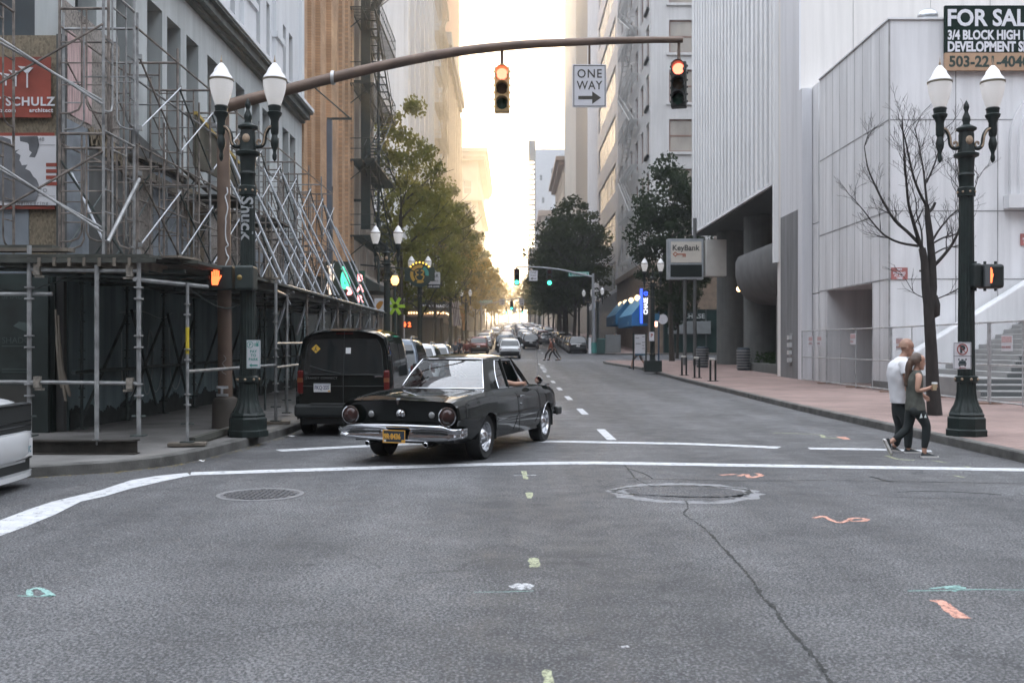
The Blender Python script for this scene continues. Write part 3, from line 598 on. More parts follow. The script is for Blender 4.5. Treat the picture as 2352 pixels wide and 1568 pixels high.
def fire_escape(par, x, y0, y1, z0, n, dz, m, side=1, dep=1.15):
    for k in range(n):
        z = z0+dz*k; fe = MB(); xo = x+side*dep
        nb = int((y1-y0)/.22)
        for i in range(nb+1): yy = lerp(y0, y1, i/nb); fe.box(min(x, xo), max(x, xo), yy-.03, yy+.03, z-.03, z)
        for xx in (x+side*.05, x+side*dep*.5, xo): fe.box(xx-.03, xx+.03, y0, y1, z-.08, z-.031)
        for zz in (.5, 1.0):
            fe.tube((xo, y0, z+zz), (xo, y1, z+zz), .022, 5); fe.tube((x, y0, z+zz), (xo, y0, z+zz), .022, 5); fe.tube((x, y1, z+zz), (xo, y1, z+zz), .022, 5)
        m2 = int((y1-y0)/.5)
        for i in range(m2+1): yy = lerp(y0, y1, i/m2); fe.tube((xo, yy, z), (xo, yy, z+1.0), .013, 4)
        for yy in (y0+.1, y1-.1): fe.tube((x, yy, z-1.0), (xo, yy, z-.05), .03, 5)
        part('platform', fe, m, par, world=True)
        if k < n-1:
            st = MB(); xa = x+side*dep*.72; ya, yb = (y0+.8, y1-.8) if k % 2 else (y1-.8, y0+.8)
            for dx in (-.28, .28):
                st.tube((xa+dx, ya, z), (xa+dx, yb, z+dz), .045, 5); st.tube((xa+dx, ya, z+.8), (xa+dx, yb, z+dz+.8), .02, 4)
            for i in range(1, 14): t = i/14; yy = lerp(ya, yb, t); st.box(xa-.28, xa+.28, yy-.1, yy+.1, z+dz*t-.015, z+dz*t+.015)
            part('stair', st, m, par, world=True)
fe = thing('fire_escape', 'black iron fire escape on the tan brick building', 'fire escape', (-8.1, 52, 7))
fire_escape(fe, -7.95, 48.4, 57.2, 7.1, 6, 3.7, IRONB, 1, 1.2)
t = thing('blade_sign', 'tall dark vertical blade sign fixed to the tan brick building', 'sign', (-7.4, 50.4, 8))
part('panel', MB().box(-7.66, -7.2, 50.2, 50.45, 7.6, 27), IRONB, t, world=True); part('bracket', MB().box(-8.1, -7.6, 50.25, 50.4, 9, 9.12).box(-8.1, -7.6, 50.25, 50.4, 15, 15.12).box(-8.1, -7.6, 50.25, 50.4, 21, 21.12), IRONB, t, world=True)
single('drain_pipe', MB().tube((-6.95, 51.5, 4.8), (-6.95, 51.5, 27), .07), IRONB, 'thin black vertical pipe beside the blade sign', 'pipe', (-6.95, 51.5, 4.8))
t = thing('banner_post', 'slim blue grey post with a short top bracket on the tan brick building', 'post', (-7.4, 40.2, 3))
part('post', MB().box(-7.5, -7.3, 40.1, 40.3, 3.2, 10.8), mt('blue_grey_metal', (.10, .12, .15), .5), t, world=True); part('bracket', MB().box(-7.5, -6.5, 40.15, 40.22, 10.82, 10.9).tube((-8.1, 40.2, 12.2), (-6.6, 40.2, 10.9), .03), IRONB, t, world=True)
single('side_awning', MB().prism([(-8.1, 5.6), (-5.9, 4.4), (-5.9, 4.15), (-8.1, 4.15)], 44, 48, 'Y'), mt('dark_awning', (.03, .04, .038), .7), 'dark sloping shop awning under the tan brick building', 'awning', (-7, 46, 4))
# low shop building at the end of the block
b = thing('low_shop', 'low two storey shop with a pale cornice beside the tan brick building', 'building', (-8.2, 58, 0))
part('wall', wall(MB(), (-8.2, 0, 0), FY, Z, FX, 58, 75, 0, 6.6, [(59.5+4*k, 62.5+4*k, 1.0, 4.2) for k in range(4)], .3).box(-30, -8.2, 74.8, 75, 0, 6.6), M('stone_shop', (.30, .26, .22), .85, var=.2), b, world=True)
windows(b, (-8.2, 0, 0), FY, FX, [(59.5+4*k, 62.5+4*k, 1.0, 4.2) for k in range(4)], .3, FR_DK, GLASS_D, .1, 2, 1)
part('cornice', MB().box(-30, -7.6, 57.95, 75.3, 6.3, 6.9), STONE, b, world=True)
# ------------------------------------------------------------------ left side beyond the next avenue
FARW = M('white_render', (.58, .59, .60), .85, streak=.2, var=.05, vs=.3)
WGL = M('far_glass', (.16, .18, .19), .15, var=.3, vs=.2, spec=.8); SILL = M('tan_trim', (.48, .40, .32), .8)
SHOP = M('dark_shopfront', (.03, .034, .03), .5, var=.6, vs=.35, spec=.3)
def tower(name, lab, x, side, y0, y1, z1, depth, wallm, ops, fops=(), winm=None, frm=None, dep=.25, fy=None, nx=1, ny=2):
    b = thing(name, lab, 'building', (x, y0, gz(y0)))
    o = (x, 0, 0); N = (side, 0, 0)
    mb = wall(MB(), o, FY, Z, N, y0, y1, gz(y0)-1, z1, list(ops), dep)
    xo = x-side*depth
    wall(mb, (0, y0, 0), FX, Z, NY, min(x, xo), max(x, xo), gz(y0)-1, z1, list(fops), dep)
    mb.quad((x, y1, 0), (xo, y1, 0), (xo, y1, z1), (x, y1, z1)); mb.quad((x, y0, z1), (x, y1, z1), (xo, y1, z1), (xo, y0, z1))
    part('wall', mb, wallm, b, world=True)
    zf = gz(y0); sf_ = MB()
    obox(sf_, o, FY, Z, N, y0+.3, y1-.3, zf, gz(y1)+4.6, .02, .1); part('shopfront', sf_, SHOP, b, world=True)
    winm = winm or WGL; frm = frm or FR_WH
    windows(b, o, FY, N, ops, dep, frm, winm, .12, nx, ny, pane=False); windows(b, (0, y0, 0), FX, NY, fops, dep, frm, winm, .14, nx, ny, pane=False)
    return b
ops = [(y, y+2.0, 9+4.3*k, 11.8+4.3*k) for y in (92, 97, 102, 107.5, 112) for k in range(11)]
wb = tower('white_building', 'tall white building with a blank side wall and a fire escape, left of the street', -9.7, 1, 89, 133, 62, 30, FARW, ops, (), M('shaded_glass', (.30, .33, .36), .2, var=.2, vs=.2), SILL)
pil = MB()
for y in (89.1, 94.8, 100, 105, 110, 115, 118, 131): obox(pil, (-9.7, 0, 0), FY, Z, FX, y, y+1.0, 8, 62, 0, .35)
part('pilaster', pil, FARW, wb, world=True)
part('band', MB().box(-9.7, -9.2, 89, 133, 7.2, 8), STONE, wb, world=True)
CRM = M('cream_iron', (.50, .43, .33), .7)
fe = thing('fire_escape', 'pale metal fire escape on the tall white building at left', 'fire escape', (-9.5, 124, 9))
fire_escape(fe, -9.6, 119.5, 129, 9.5, 12, 4.3, CRM, 1, 1.3)
PINK = M('pink_brick', (.44, .25, .18), .85, var=.12, vs=.6, stretch=(1, 1, .2))
rb = tower('red_brick_tower', 'pinkish red brick tower with vertical ribs and a projecting grey cornice', -9.7, 1, 135, 180, 78, 30, PINK, ())
rib = MB()
for i in range(9): obox(rib, (-9.7, 0, 0), FY, Z, FX, 137+4.8*i, 138.2+4.8*i, 5, 42, 0, .7)
part('rib', rib, SILL, rb, world=True)
part('cornice', MB().box(-11, -8.3, 134.5, 171, 42.5, 44.2).box(-11, -8.6, 134.8, 170, 41.6, 42.5), mt('grey_cornice', (.33, .32, .31), .8), rb, world=True)
part('penthouse', MB().box(-13, -9.75, 134.6, 134.9, 44.3, 78), FARW, rb, world=True)
BEI = M('beige_stone', (.50, .42, .33), .85, var=.1, vs=.3)
fo = [(-17+4*k, -14.8+4*k, 12+5*j, 15.4+5*j) for k in range(2) for j in range(7)]
bb = tower('beige_building', 'beige classical building with a heavy projecting cornice far up the left side', -9.2, 1, 262, 330, 53, 30, BEI, [(266+6*k, 269+6*k, 12+5*j, 15.5+5*j) for k in range(8) for j in range(8)], fo)
part('cornice', MB().box(-40, -7.0, 260, 331, 51.5, 52.6).box(-40, -6.6, 259.5, 331, 52.6, 53.6).box(-40, -7.6, 260.6, 331, 50.6, 51.5), BEI, bb, world=True)
part('lower_cornice', MB().box(-40, -8.0, 261, 331, 40, 41), BEI, bb, world=True)
tower('grey_block', 'plain grey office block standing behind the beige classical building', -12.5, 1, 340, 380, 66, 26, FARW, [(344+7*k, 348+7*k, 20+5*j, 23+5*j) for k in range(5) for j in range(8)])
tower('low_block', 'pale mid height block between the red tower and the beige building', -9.9, 1, 186, 250, 30, 25, BEI, [(190+6*k, 193+6*k, 9+4.5*j, 12+4.5*j) for k in range(9) for j in range(4)])
# ------------------------------------------------------------------ right side beyond the next avenue
CHW = M('white_terracotta', (.60, .595, .59), .8, streak=.2, var=.06, vs=.6, stretch=(1, 1, .3))
BLIND = M('blind_behind_glass', (.34, .31, .27), .12, var=.25, vs=.7, spec=1., stretch=(1, 1, .4))
sops = [(y, y+2.0, 10.7+4.68*k, 13.8+4.68*k) for y in (95.2, 99.3, 103.6, 108.5, 113, 117.5) for k in range(10)]
fops = [(x, x+2.35, 10.7+4.68*k, 13.8+4.68*k) for x in (14.75, 19) for k in range(10)]
cb = tower('white_bank_building', 'tall white office building with brown sash windows above the blue awnings', 13.0, -1, 94, 123, 60, 28, CHW, sops, fops, BLIND, FR_BR, .22)
obm = MB()
for k in range(10):
    for o in sops[:6]: obox(obm, (13, 0, 0), FY, Z, NX, o[0]-.15, o[1]+.15, 10.4+4.68*k, 10.7+4.68*k, 0, .2)
    obox(obm, (0, 94, 0), FX, Z, NY, 14.5, 17.3, 10.45+4.68*k, 10.7+4.68*k, 0, .18)
part('sill', obm, CHW, cb, world=True)
part('stone_base', MB().box(12.85, 12.99, 94, 123, .5, 9.3).box(12.85, 40, 93.85, 93.99, .5, 9.3), M('brown_stone_base', (.17, .125, .09), .7, var=.3), cb, world=True)
gsf = MB().box(14.2, 26, 93.80, 93.84, 1.1, 5.2); part('storefront_glass', gsf, M('green_dark_glass', (.012, .028, .026), .1, var=.4, vs=.5, spec=.6), cb, world=True)
mul_ = MB()
for xx in (14.2, 16.2, 18.2, 20.2, 22.2): mul_.box(xx-.06, xx+.06, 93.74, 93.8, 1.1, 5.2)
part('storefront_mullion', mul_, FR_DK, cb, world=True)
part('sign_band', MB().box(14.6, 18.6, 93.55, 93.79, 2.9, 4.1), mt('sign_band_grey', (.17, .185, .19), .6), cb, world=True); q_ = text_mb('CHASE', .62, front(16.0, 93.53, 4.35), .01, .02, 1.1); part('lettering', q_, mt('dim_white_letters', (.36, .38, .38), .6), cb, world=True)
part('base_band', MB().box(12.6, 40, 93.6, 123, 9.3, 9.9), mt('brown_band', (.25, .19, .15), .8), cb, world=True)
fe = thing('fire_escape', 'white painted fire escape on the white building above the blue awnings', 'fire escape', (12.6, 115, 11))
fire_escape(fe, 12.8, 101.5, 114, 10.9, 10, 4.68, mt('white_iron', (.55, .55, .54), .6), -1, .8)
AL = M('banded_cladding', (.62, .63, .65), .5, var=.06, vs=.2)
bops = [(126+.0, 151, 9+6.2*k, 12.6+6.2*k) for k in range(9)]
gb = tower('banded_building', 'white banded office building with long slatted windows, right of the street', 13.0, -1, 123.2, 153, 78, 25, AL, bops, (), M('bronze_slats', (.33, .31, .27), .2, var=.25, vs=.4, spec=.8), FR_WH, .15, nx=14, ny=1)
part('base_cladding', MB().box(12.7, 12.99, 123.2, 153, .5, 8.4), mt('grey_cladding', (.28, .29, .30), .4), gb, world=True)
tower('panel_tower', 'white tower with a column of pale blue windows', 15.0, -1, 172, 200, 110, 14, FARW, (), [(20.0, 22.6, 12+8*k, 17+8*k) for k in range(12)], M('pale_blue_glass', (.42, .55, .62), .2, spec=.6), FR_WH)
tower('concrete_tower', 'tall tan concrete slab tower rising above the right hand trees', 13.0, -1, 205, 250, 150, 4, M('tan_concrete', (.42, .39, .34), .85, var=.1, vs=.3, stretch=(1, 1, .15)), ())
cb2 = tower('corniced_building', 'old pink stone building with a flat bracketed cornice beside the concrete tower', 12.8, -1, 252, 300, 50, 8, BEI, [(256+6*k, 259+6*k, 12+5*j, 15.5+5*j) for k in range(7) for j in range(7)])
part('cornice', MB().box(10.8, 21, 250, 301, 48.6, 49.6).box(11.6, 21, 250.8, 301, 47.6, 48.6), mt('cornice_brown', (.34, .25, .18), .8), cb2, world=True); part('chimney', MB().box(17, 19, 262, 265, 50, 62), mt('chim', (.45, .28, .2), .8), cb2, world=True)
pk = tower('pink_block', 'pinkish stone block with a brown cornice below the white tower', 11.5, -1, 400, 440, 56, 20, BEI, (), [(13+4*k, 15+4*k, 20+6*j, 24+6*j) for k in range(3) for j in range(6)])
part('cornice', MB().box(10.2, 32, 398.5, 441, 54.2, 56.4), mt('cornice_brown', (.34, .25, .18), .8), pk, world=True)
tower('tan_block', 'narrow tan block at the far end of the street', 6.6, -1, 425, 441, 44, 4, BEI, (), [(7.4+1.6*k, 8.2+1.6*k, 16+5*j, 19+5*j) for k in range(2) for j in range(6)])
wt = tower('unfinished_tower', 'unfinished white high rise with a construction hoist on its left edge', 10.2, -1, 445, 475, 90, 14, M('white_wrap', (.60, .62, .64), .8, var=.05, vs=.05), (), [(12+5*k+(j % 2), 13.2+5*k+(j % 2), 36+10*j+3*k, 38.5+10*j+3*k) for k in range(3) for j in range(5)])
hs = MB()
for z in range(34):
    zz = 18+2.25*z; hs.box(7.1, 10.1, 445, 447, zz, zz+.4)
hs.box(7.1, 7.4, 444.8, 447.2, 15, 94).box(9.8, 10.1, 444.8, 447.2, 15, 94).box(7.3, 9.9, 445.2, 447, 85, 94)
part('hoist', hs, mt('hoist_steel', (.40, .37, .3), .7), wt, world=True)
hills = MB().grid([[(x, 1500+abs(x)*.1, 40) for x in range(-500, 501, 100)], [(x, 1700, 78+12*math.sin(x*.012)) for x in range(-500, 501, 100)]])
struct('hills', hills, M('hazy_hill', (.10, .12, .08), .9))
# ------------------------------------------------------------------ right side of the near block
GRAN = M('pale_granite', (.70, .70, .71), .9, spec=.08, streak=.17, var=.11, vs=1.1, stretch=(1, 1, .22), detail=7)
JOINT = mt('dark_joint', (.27, .27, .27), .9, var=.4)
g = thing('granite_bank', 'pale granite clad corner block with open recess and arched window behind the fence', 'building', (13, 34.4, .1))
rec = [(36.0, 41.2, 0, 4.0)]; ZT = 12.95
ar = [(17.65, 20.05, 6.87, 9.55)]
mb = wall(MB(), (13, 0, 0), FY, Z, NX, 34.4, 42.2, -.1, ZT, rec, 2.6)
wall(mb, (0, 34.4, 0), FX, Z, NY, 13, 34, -.1, ZT, ar, .5)
mb.quad((13, 34.4, ZT), (34, 34.4, ZT), (34, 42.2, ZT), (13, 42.2, ZT)); mb.quad((34, 34.4, 0), (34, 42.2, 0), (34, 42.2, ZT), (34, 34.4, ZT))
part('wall', mb, GRAN, g, world=True)
j = MB()
for z in (9.5, 6.35, 4.0):
    j.box(12.992, 12.999, 34.4, 42.2, z-.025, z+.025); j.box(13, 34, 34.392, 34.399, z-.02, z+.02)
for i in range(1, 9): yy = 34.4+7.8*i/9; j.box(12.994, 12.998, yy-.012, yy+.012, .1 if not 36 < yy < 41.2 else 4.0, ZT)
for x in (15.3, 16.75, 21.2, 24.0, 27): j.box(x-.016, x+.016, 34.393, 34.398, .1, ZT)
j.box(12.985, 13.03, 34.37, 34.42, .1, ZT)
part('panel_joint', j, JOINT, g, world=True)
part('coping', MB().box(12.95, 34, 34.34, 42.2, ZT, ZT+.06), GRAN, g, world=True)
part('recess_window', MB().box(15.55, 15.6, 36, 41.2, .1, 4.0), M('recess_glass', (.035, .05, .05), .1, var=.3, vs=.8, spec=.7), g, world=True)
fr = MB()
for yy in (36.05, 37.8, 39.5, 41.1): fr.box(15.45, 15.56, yy-.05, yy+.05, .1, 4.0)
fr.box(15.45, 15.56, 36, 41.2, 1.9, 2.0)
part('window_frame', fr, FR_DK, g, world=True); part('plinth', MB().box(12.96, 13.0, 34.4, 36, .05, .45).box(13, 20, 34.36, 34.4, .05, .4), mt('dark_plinth', (.16, .16, .155), .8), g, world=True)
af = MB()
for r0, r1, d in ((1.5, 1.72, .16), (1.28, 1.5, .3), (1.12, 1.28, .2)):
    cx, cz = 18.85, 8.75; n = 14
    arc = [(cx-r1*math.cos(math.pi*i/n), cz+r1*1.15*math.sin(math.pi*i/n)) for i in range(n+1)]; arb = [(cx-r0*math.cos(math.pi*i/n), cz+r0*1.15*math.sin(math.pi*i/n)) for i in range(n+1)]
    o = [(x, 34.39-d, z) for x, z in [(arc[0][0], 6.87)]+arc+[(arc[-1][0], 6.87)]]; q = [(x, 34.39-d, z) for x, z in [(arb[0][0], 6.87)]+arb+[(arb[-1][0], 6.87)]]
    af.grid([[(x, 34.39, z) for x, y, z in o], o, q, [(x, 34.39, z) for x, y, z in q]])
part('window_surround', af, GRAN, g, 40, True); part('arched_window', MB().box(17.65, 20.05, 34.75, 34.8, 6.87, 9.55), GLASS_D, g, world=True)
part('window_sill', MB().box(16.95, 20.8, 34.0, 34.39, 6.42, 6.87), GRAN, g, world=True)
# dome roof vent
t = thing('roof_vent', 'shiny round metal roof vent on top of the granite block', 'roof vent', (14.75, 35.4, ZT))
part('dome', MB().ball((14.75, 35.4, ZT+.42), .36, .36, .30, 16, 8), M('galvanised', (.5, .52, .54), .3, .8), t, 60, True); part('neck', MB().lathe([(.3, 0), (.3, .36)], 14, (14.75, 35.4, ZT+.06)), mt('galv_dk', (.3, .3, .3), .5, .5), t, 60, True)
# for sale board on the parapet
t = thing('sale_board', 'dark green and tan FOR SALE board mounted high on the granite block', 'sign', (20, 34.2, 9))
y = 34.2; xa, xb = PX(2171, y), PX(2171, y)+4.7
part('board', MB().box(xa, xb, y, y+.12, PZ(121, y), PZ(13, y)), M('dark_green_board', (.006, .018, .014), .9, var=.1, spec=.1), t, world=True)
part('phone_panel', MB().box(xa, xb, y, y+.12, PZ(161.5, y), PZ(121.4, y)), M('tan_board', (.42, .27, .17), .7, var=.06), t, world=True)
def cond(s, px, py_base, hpx, wpx, y, m, bold, name, par, dy=-.004):
    h = hpx*y/F; q = text_mb(s, h/.7, front(0, 0, 0), bold, .004); x1 = max(p[0] for p in q.v); x0 = min(p[0] for p in q.v); k = wpx*y/F/(x1-x0)
    q.v = [(PX(px, y)+(p[0]-x0)*k, y+dy+p[1], PZ(py_base, y)+p[2]) for p in q.v]; return part(name, q, m, par, world=True)
SW = mt('sign_white', (.70, .70, .74), .6, var=0)
cond('FOR SALE', 2177, 59, 37, 205, y, SW, .022, 'lettering', t); cond('3/4 BLOCK HIGH RISE', 2177, 90.5, 20.5, 213, y, SW, .016, 'lettering', t); cond('DEVELOPMENT SITE', 2177, 118, 22, 204, y, SW, .018, 'lettering', t)
cond('503-221-4040', 2180, 153, 24, 185, y, mt('sign_dk', (.012, .035, .028), .6, var=0), .015, 'phone_number', t)
# red notice on the granite wall
for px, py, lab in ((2066, 628, 'small red notice with white lettering fixed to the granite wall beside the bare tree'), (2363, 550, 'small red notice at the right edge of the granite wall')):
    y = 34.36; t = thing('wall_notice', lab, 'sign', at(px, py, y))
    part('plate', MB().box(PX(px-19, y), PX(px+19, y), y, y+.02, PZ(py+13.5, y), PZ(py-13.5, y)), M('red_plate', (.36, .13, .12), .6, var=.2) if 'red_plate' not in bpy.data.materials else bpy.data.materials['red_plate'], t, world=True)
    q = MB()
    for s, k in (('NO', 6), ('PARKING', -2), ('AT ANY', -8), ('TIME', -14)):
        r_ = text_mb(s, .1, front(PX(px, y), y-.004, PZ(py-k-1, y)), .004, .002, align='CENTER'); q.add(r_.v, r_.f)
    part('lettering', q, SW, t, world=True)
# tall pale slab and its pilasters
TW = M('cream_slab', (.74, .71, .68), .95, spec=.05, streak=.12, var=.04, vs=.5, stretch=(1, 1, .2))
GW = M('grey_slab', (.68, .68, .70), .95, spec=.05, streak=.16, var=.06, vs=.6, stretch=(1, 1, .2)); GRC = M('grey_concrete', (.19, .19, .195), .9, streak=.3, var=.15, vs=2, stretch=(1, 1, .3))
g2 = thing('cream_slab_building', 'tall blank cream slab rising behind the granite block', 'building', (13, 45, .1))
part('wall', MB().box(13.02, 44, 45.06, 49, 0, 62), TW, g2, world=True)
part('street_wall', MB().box(12.96, 13.02, 45.06, 48.2, 7.9, 62), GW, g2, world=True); part('street_base', MB().box(12.96, 13.02, 45.06, 48.2, 0, 7.9), GRC, g2, world=True)
part('corner_pilaster', MB().box(12.9, 13.35, 44.4, 45.05, 0, 13.2), GW, g2, world=True)
pn = MB()
for z0, z1 in ((0, 4.0), (4.04, 7.1), (7.14, 13.25)): pn.box(13.38, 15, 43.6, 45.04, z0, z1)
part('granite_pilaster', pn, GRAN, g2, world=True)
jj = MB()
for x in (15.4, 18.9, 21.6): jj.box(x-.012, x+.012, 45.05, 45.058, 13, 62)
part('panel_joint', jj, mt('faint_joint', (.3, .29, .28), .9), g2, world=True)
mtr = thing('meter_box', 'row of four small pale meter boxes on the grey wall behind the fence', 'meter box', (12.9, 47, 1))
mm = MB()
for k in range(4): mm.box(12.8, 12.95, 46.2, 46.5, .95+.35*k, 1.15+.35*k)
part('box', mm, FR_WH, mtr, world=True); part('backplate', MB().box(12.95, 12.958, 46.1, 46.6, .85, 2.3), mt('galv_dk', (.3, .3, .3)), mtr, world=True)
# louvred bank building with overhang
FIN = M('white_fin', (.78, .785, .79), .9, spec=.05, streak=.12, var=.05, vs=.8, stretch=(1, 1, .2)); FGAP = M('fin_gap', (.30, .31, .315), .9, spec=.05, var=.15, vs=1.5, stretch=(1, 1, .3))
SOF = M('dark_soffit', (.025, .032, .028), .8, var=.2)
lb = thing('louvred_building', 'white office block with close vertical fins overhanging a dark columned ground floor', 'building', (13, 49.5, .2))
ZB = 9.85
part('upper_wall', MB().box(13.1, 34, 49.3, 71.2, ZB+.05, 66), FGAP, lb, world=True)
NF = 23
for i in range(NF):
    yy = 49.75+.96*i; part('fin', MB().box(12.86, 13.08, yy-.24, yy+.24, ZB, 66), FIN, lb, world=True)
cl_ = MB()
for i in range(NF-1):
    for z in (ZB+.35, ZB+3.0, ZB+3.7, ZB+6.7, ZB+7.4, ZB+10.4, ZB+11.1, ZB+14, ZB+14.8): cl_.box(13.0, 13.09, 49.75+.96*i+.25, 49.75+.96*i+.7, z, z+.09)
part('fin_clip', cl_, mt('clip_dk', (.12, .12, .12), .7), lb, world=True)
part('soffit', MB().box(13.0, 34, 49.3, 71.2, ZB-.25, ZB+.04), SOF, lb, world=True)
part('soffit_edge', MB().box(12.84, 12.99, 49.4, 71.25, ZB-.16, ZB-.01).box(12.84, 34, 71.21, 71.4, ZB-.2, 66), FIN, lb, world=True)
part('corner_mullion', MB().box(12.8, 13.08, 48.75, 49.1, 5.8, 66), FIN, lb, world=True)
sw = MB(); part('strip_window', MB().box(13.3, 13.34, 48.2, 49.7, 9, 66), GLASS_D, lb, world=True)
for z in range(0, 60, 3): sw.box(13.2, 13.31, 48.2, 49.3, 9+z*1.0, 9.12+z*1.0)
part('strip_window_rail', sw, FIN, lb, world=True)
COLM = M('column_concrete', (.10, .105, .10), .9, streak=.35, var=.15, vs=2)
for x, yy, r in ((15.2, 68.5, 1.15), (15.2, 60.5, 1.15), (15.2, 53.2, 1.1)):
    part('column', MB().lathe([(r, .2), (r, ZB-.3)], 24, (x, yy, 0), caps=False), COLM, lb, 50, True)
dr = []
for i in range(13):
    a = math.pi/2*(i/12)
    dr.append((14.7+1.5*math.cos(a)*.0, i))
rows = []
for (xo, z) in ((13.35, 7.0), (13.2, 6.7), (13.2, 5.9), (13.35, 5.2), (13.8, 4.55), (14.6, 4.2), (16, 4.1)):
    rows.append([(xo+1.4, 60.5, z), (xo+.5, 60.2, z), (xo+.12, 59.6, z), (xo, 58.6, z), (xo, 53, z), (xo, 48.3, z)])
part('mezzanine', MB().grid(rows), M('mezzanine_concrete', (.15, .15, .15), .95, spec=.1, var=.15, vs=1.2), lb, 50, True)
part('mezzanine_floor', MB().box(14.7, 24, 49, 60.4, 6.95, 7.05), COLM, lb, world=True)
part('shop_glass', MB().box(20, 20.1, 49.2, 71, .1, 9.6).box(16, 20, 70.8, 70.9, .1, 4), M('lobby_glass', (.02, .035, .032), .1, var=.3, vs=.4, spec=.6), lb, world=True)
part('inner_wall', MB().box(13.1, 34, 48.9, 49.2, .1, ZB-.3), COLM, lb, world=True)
pl = MB()
pl.box(13.6, 17, 51, 60, .1, .75)
part('planter', pl, COLM, lb, world=True)
for x, yy, z, lab in ((14.2, 62.5, 5.3, 'small lit globe lamp under the concrete mezzanine'), (17.4, 57, 8.9, 'small lit lamp high under the dark overhang')):
    t = thing('wall_lamp', lab, 'lamp', (x, yy, z)); part('globe', MB().ball((x, yy, z), .17), M('lit_globe', (.9, .7, .4), emit=(1, .6, .25), es=3) if 'lit_globe' not in bpy.data.materials else bpy.data.materials['lit_globe'], t, 60, True); part('stem', MB().tube((x, yy, z+.15), (x, yy, z+.5), .03), IRONB, t, world=True)
# pavement planting under the mezzanine
def leafball(mb, c, rx, ry, rz, n, s, rnd):
    for _ in range(n):
        while True:
            p = Vector((rnd.uniform(-1, 1), rnd.uniform(-1, 1), rnd.uniform(-1, 1)))
            if p.length < 1: break
        q = Vector(c)+Vector((p.x*rx, p.y*ry, p.z*rz)); a = Vector((rnd.gauss(0, 1), rnd.gauss(0, 1), rnd.gauss(0, .7))).normalized(); b_ = a.orthogonal().normalized()
        b_.rotate(Matrix.Rotation(rnd.random()*6.28, 3, a)); k = s*rnd.uniform(.6, 1.3); c2 = a.cross(b_)
        mb.add([q-b_*k*.5, q+c2*k*.32, q+b_*k*.5, q-c2*k*.32], [(0, 1, 2, 3)])
rr = random.Random(4); sh = MB()
for i in range(9): leafball(sh, (14.4+.8*(i % 3), 51.6+i*.95, 1.0), .7, .7, .45, 90, .2, rr)
single('planter_shrubs', sh, leafmat('dark_shrub', (.012, .025, .012), (.035, .06, .025), (.03, .06, .01)), 'low dark shrubs in the planter under the overhang', 'shrub', (14.5, 55, .8))
# stairs behind the fence
ST = M('stair_concrete', (.30, .30, .295), .9, var=.15, vs=1.5)
s = thing('stairs', 'pale concrete steps rising behind the chain link fence at right', 'stairs', (16, 28, .15))
for i in range(15):
    x0 = 13.2+.28*i if i > 3 else 13.1; part('step', MB().box(x0, 30, 27.6+.32*i, 34.3, .1+.165*i-(.0 if i == 0 else .02), .1+.165*(i+1)), ST, s, world=True, bevel=.02)
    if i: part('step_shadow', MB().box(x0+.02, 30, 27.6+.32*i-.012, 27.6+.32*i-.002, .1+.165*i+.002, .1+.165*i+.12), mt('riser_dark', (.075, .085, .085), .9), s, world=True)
part('balustrade', MB().prism([(13.6, .2), (19.4, 3.9), (30, 3.9), (30, 5.0), (19.2, 5.0), (13.6, 1.5)], 33.6, 34.2, 'Y'), GRAN, s, world=True, bevel=.05)
part('handrail', MB().tube((15.4, 27, 1.1), (19.0, 27.5, 3.4), .06).tube((15.4, 27, .2), (15.4, 27, 1.1), .05), mt('white_rail', (.6, .6, .6), .5), s, world=True)
# ------------------------------------------------------------------ the street behind the camera and along the cross street, seen only in reflections
BEH = M('behind_masonry', (.20, .185, .17), .85, var=.15, vs=.5); BEH2 = M('behind_brick', (.15, .10, .08), .85, var=.15, vs=.5)
for nm, lab, x0, x1, y0, y1, h, m in (('corner_block', 'brown masonry corner block behind the camera on the left', -45, -9, -75, -6, 30, BEH2), ('corner_block', 'grey masonry corner block behind the camera on the right', 13, 50, -75, -6, 36, BEH), ('end_block', 'office block closing the street behind the camera', -40, 45, -148, -118, 48, BEH), ('cross_block', 'brick block along the cross street far to the right', 48, 75, 6, 70, 30, BEH2)):
    t = thing(nm, lab, 'building', ((x0+x1)/2, (y0+y1)/2, 0)); mb = MB()
    fx = x1 if x1 < 0 else x0
    ops = [(y, y+2, 5+4*k, 7.6+4*k) for y in range(int(y0)+3, int(y1)-3, 5) for k in range(int((h-7)/4))]
    n = (1, 0, 0) if x1 < 0 else (-1, 0, 0); wall(mb, (fx, 0, 0), FY, Z, n, y0, y1, -.1, h, ops if abs(x0) < 46 and 'end' not in nm else [], .3)
    wall(mb, (0, y1, 0), FX, Z, FY, x0, x1, -.1, h, [(x+2, x+4, 5+4*k, 7.6+4*k) for x in range(int(x0), int(x1)-5, 5) for k in range(int((h-7)/4))], .3)
    ox = x0 if fx == x1 else x1; mb.quad((ox, y0, 0), (ox, y1, 0), (ox, y1, h), (ox, y0, h)); mb.quad((x0, y0, 0), (x1, y0, 0), (x1, y0, h), (x0, y0, h)); mb.quad((x0, y0, h), (x1, y0, h), (x1, y1, h), (x0, y1, h)); part('wall', mb, m, t, world=True)
    gl_ = MB().box(min(fx-.33*n[0], fx-.4*n[0]), max(fx-.33*n[0], fx-.4*n[0]), y0+.5, y1-.5, 1, h-1).box(x0+.5, x1-.5, y1-.4, y1-.33, 1, h-1); part('window_glass', gl_, GLASS_D, t, world=True)
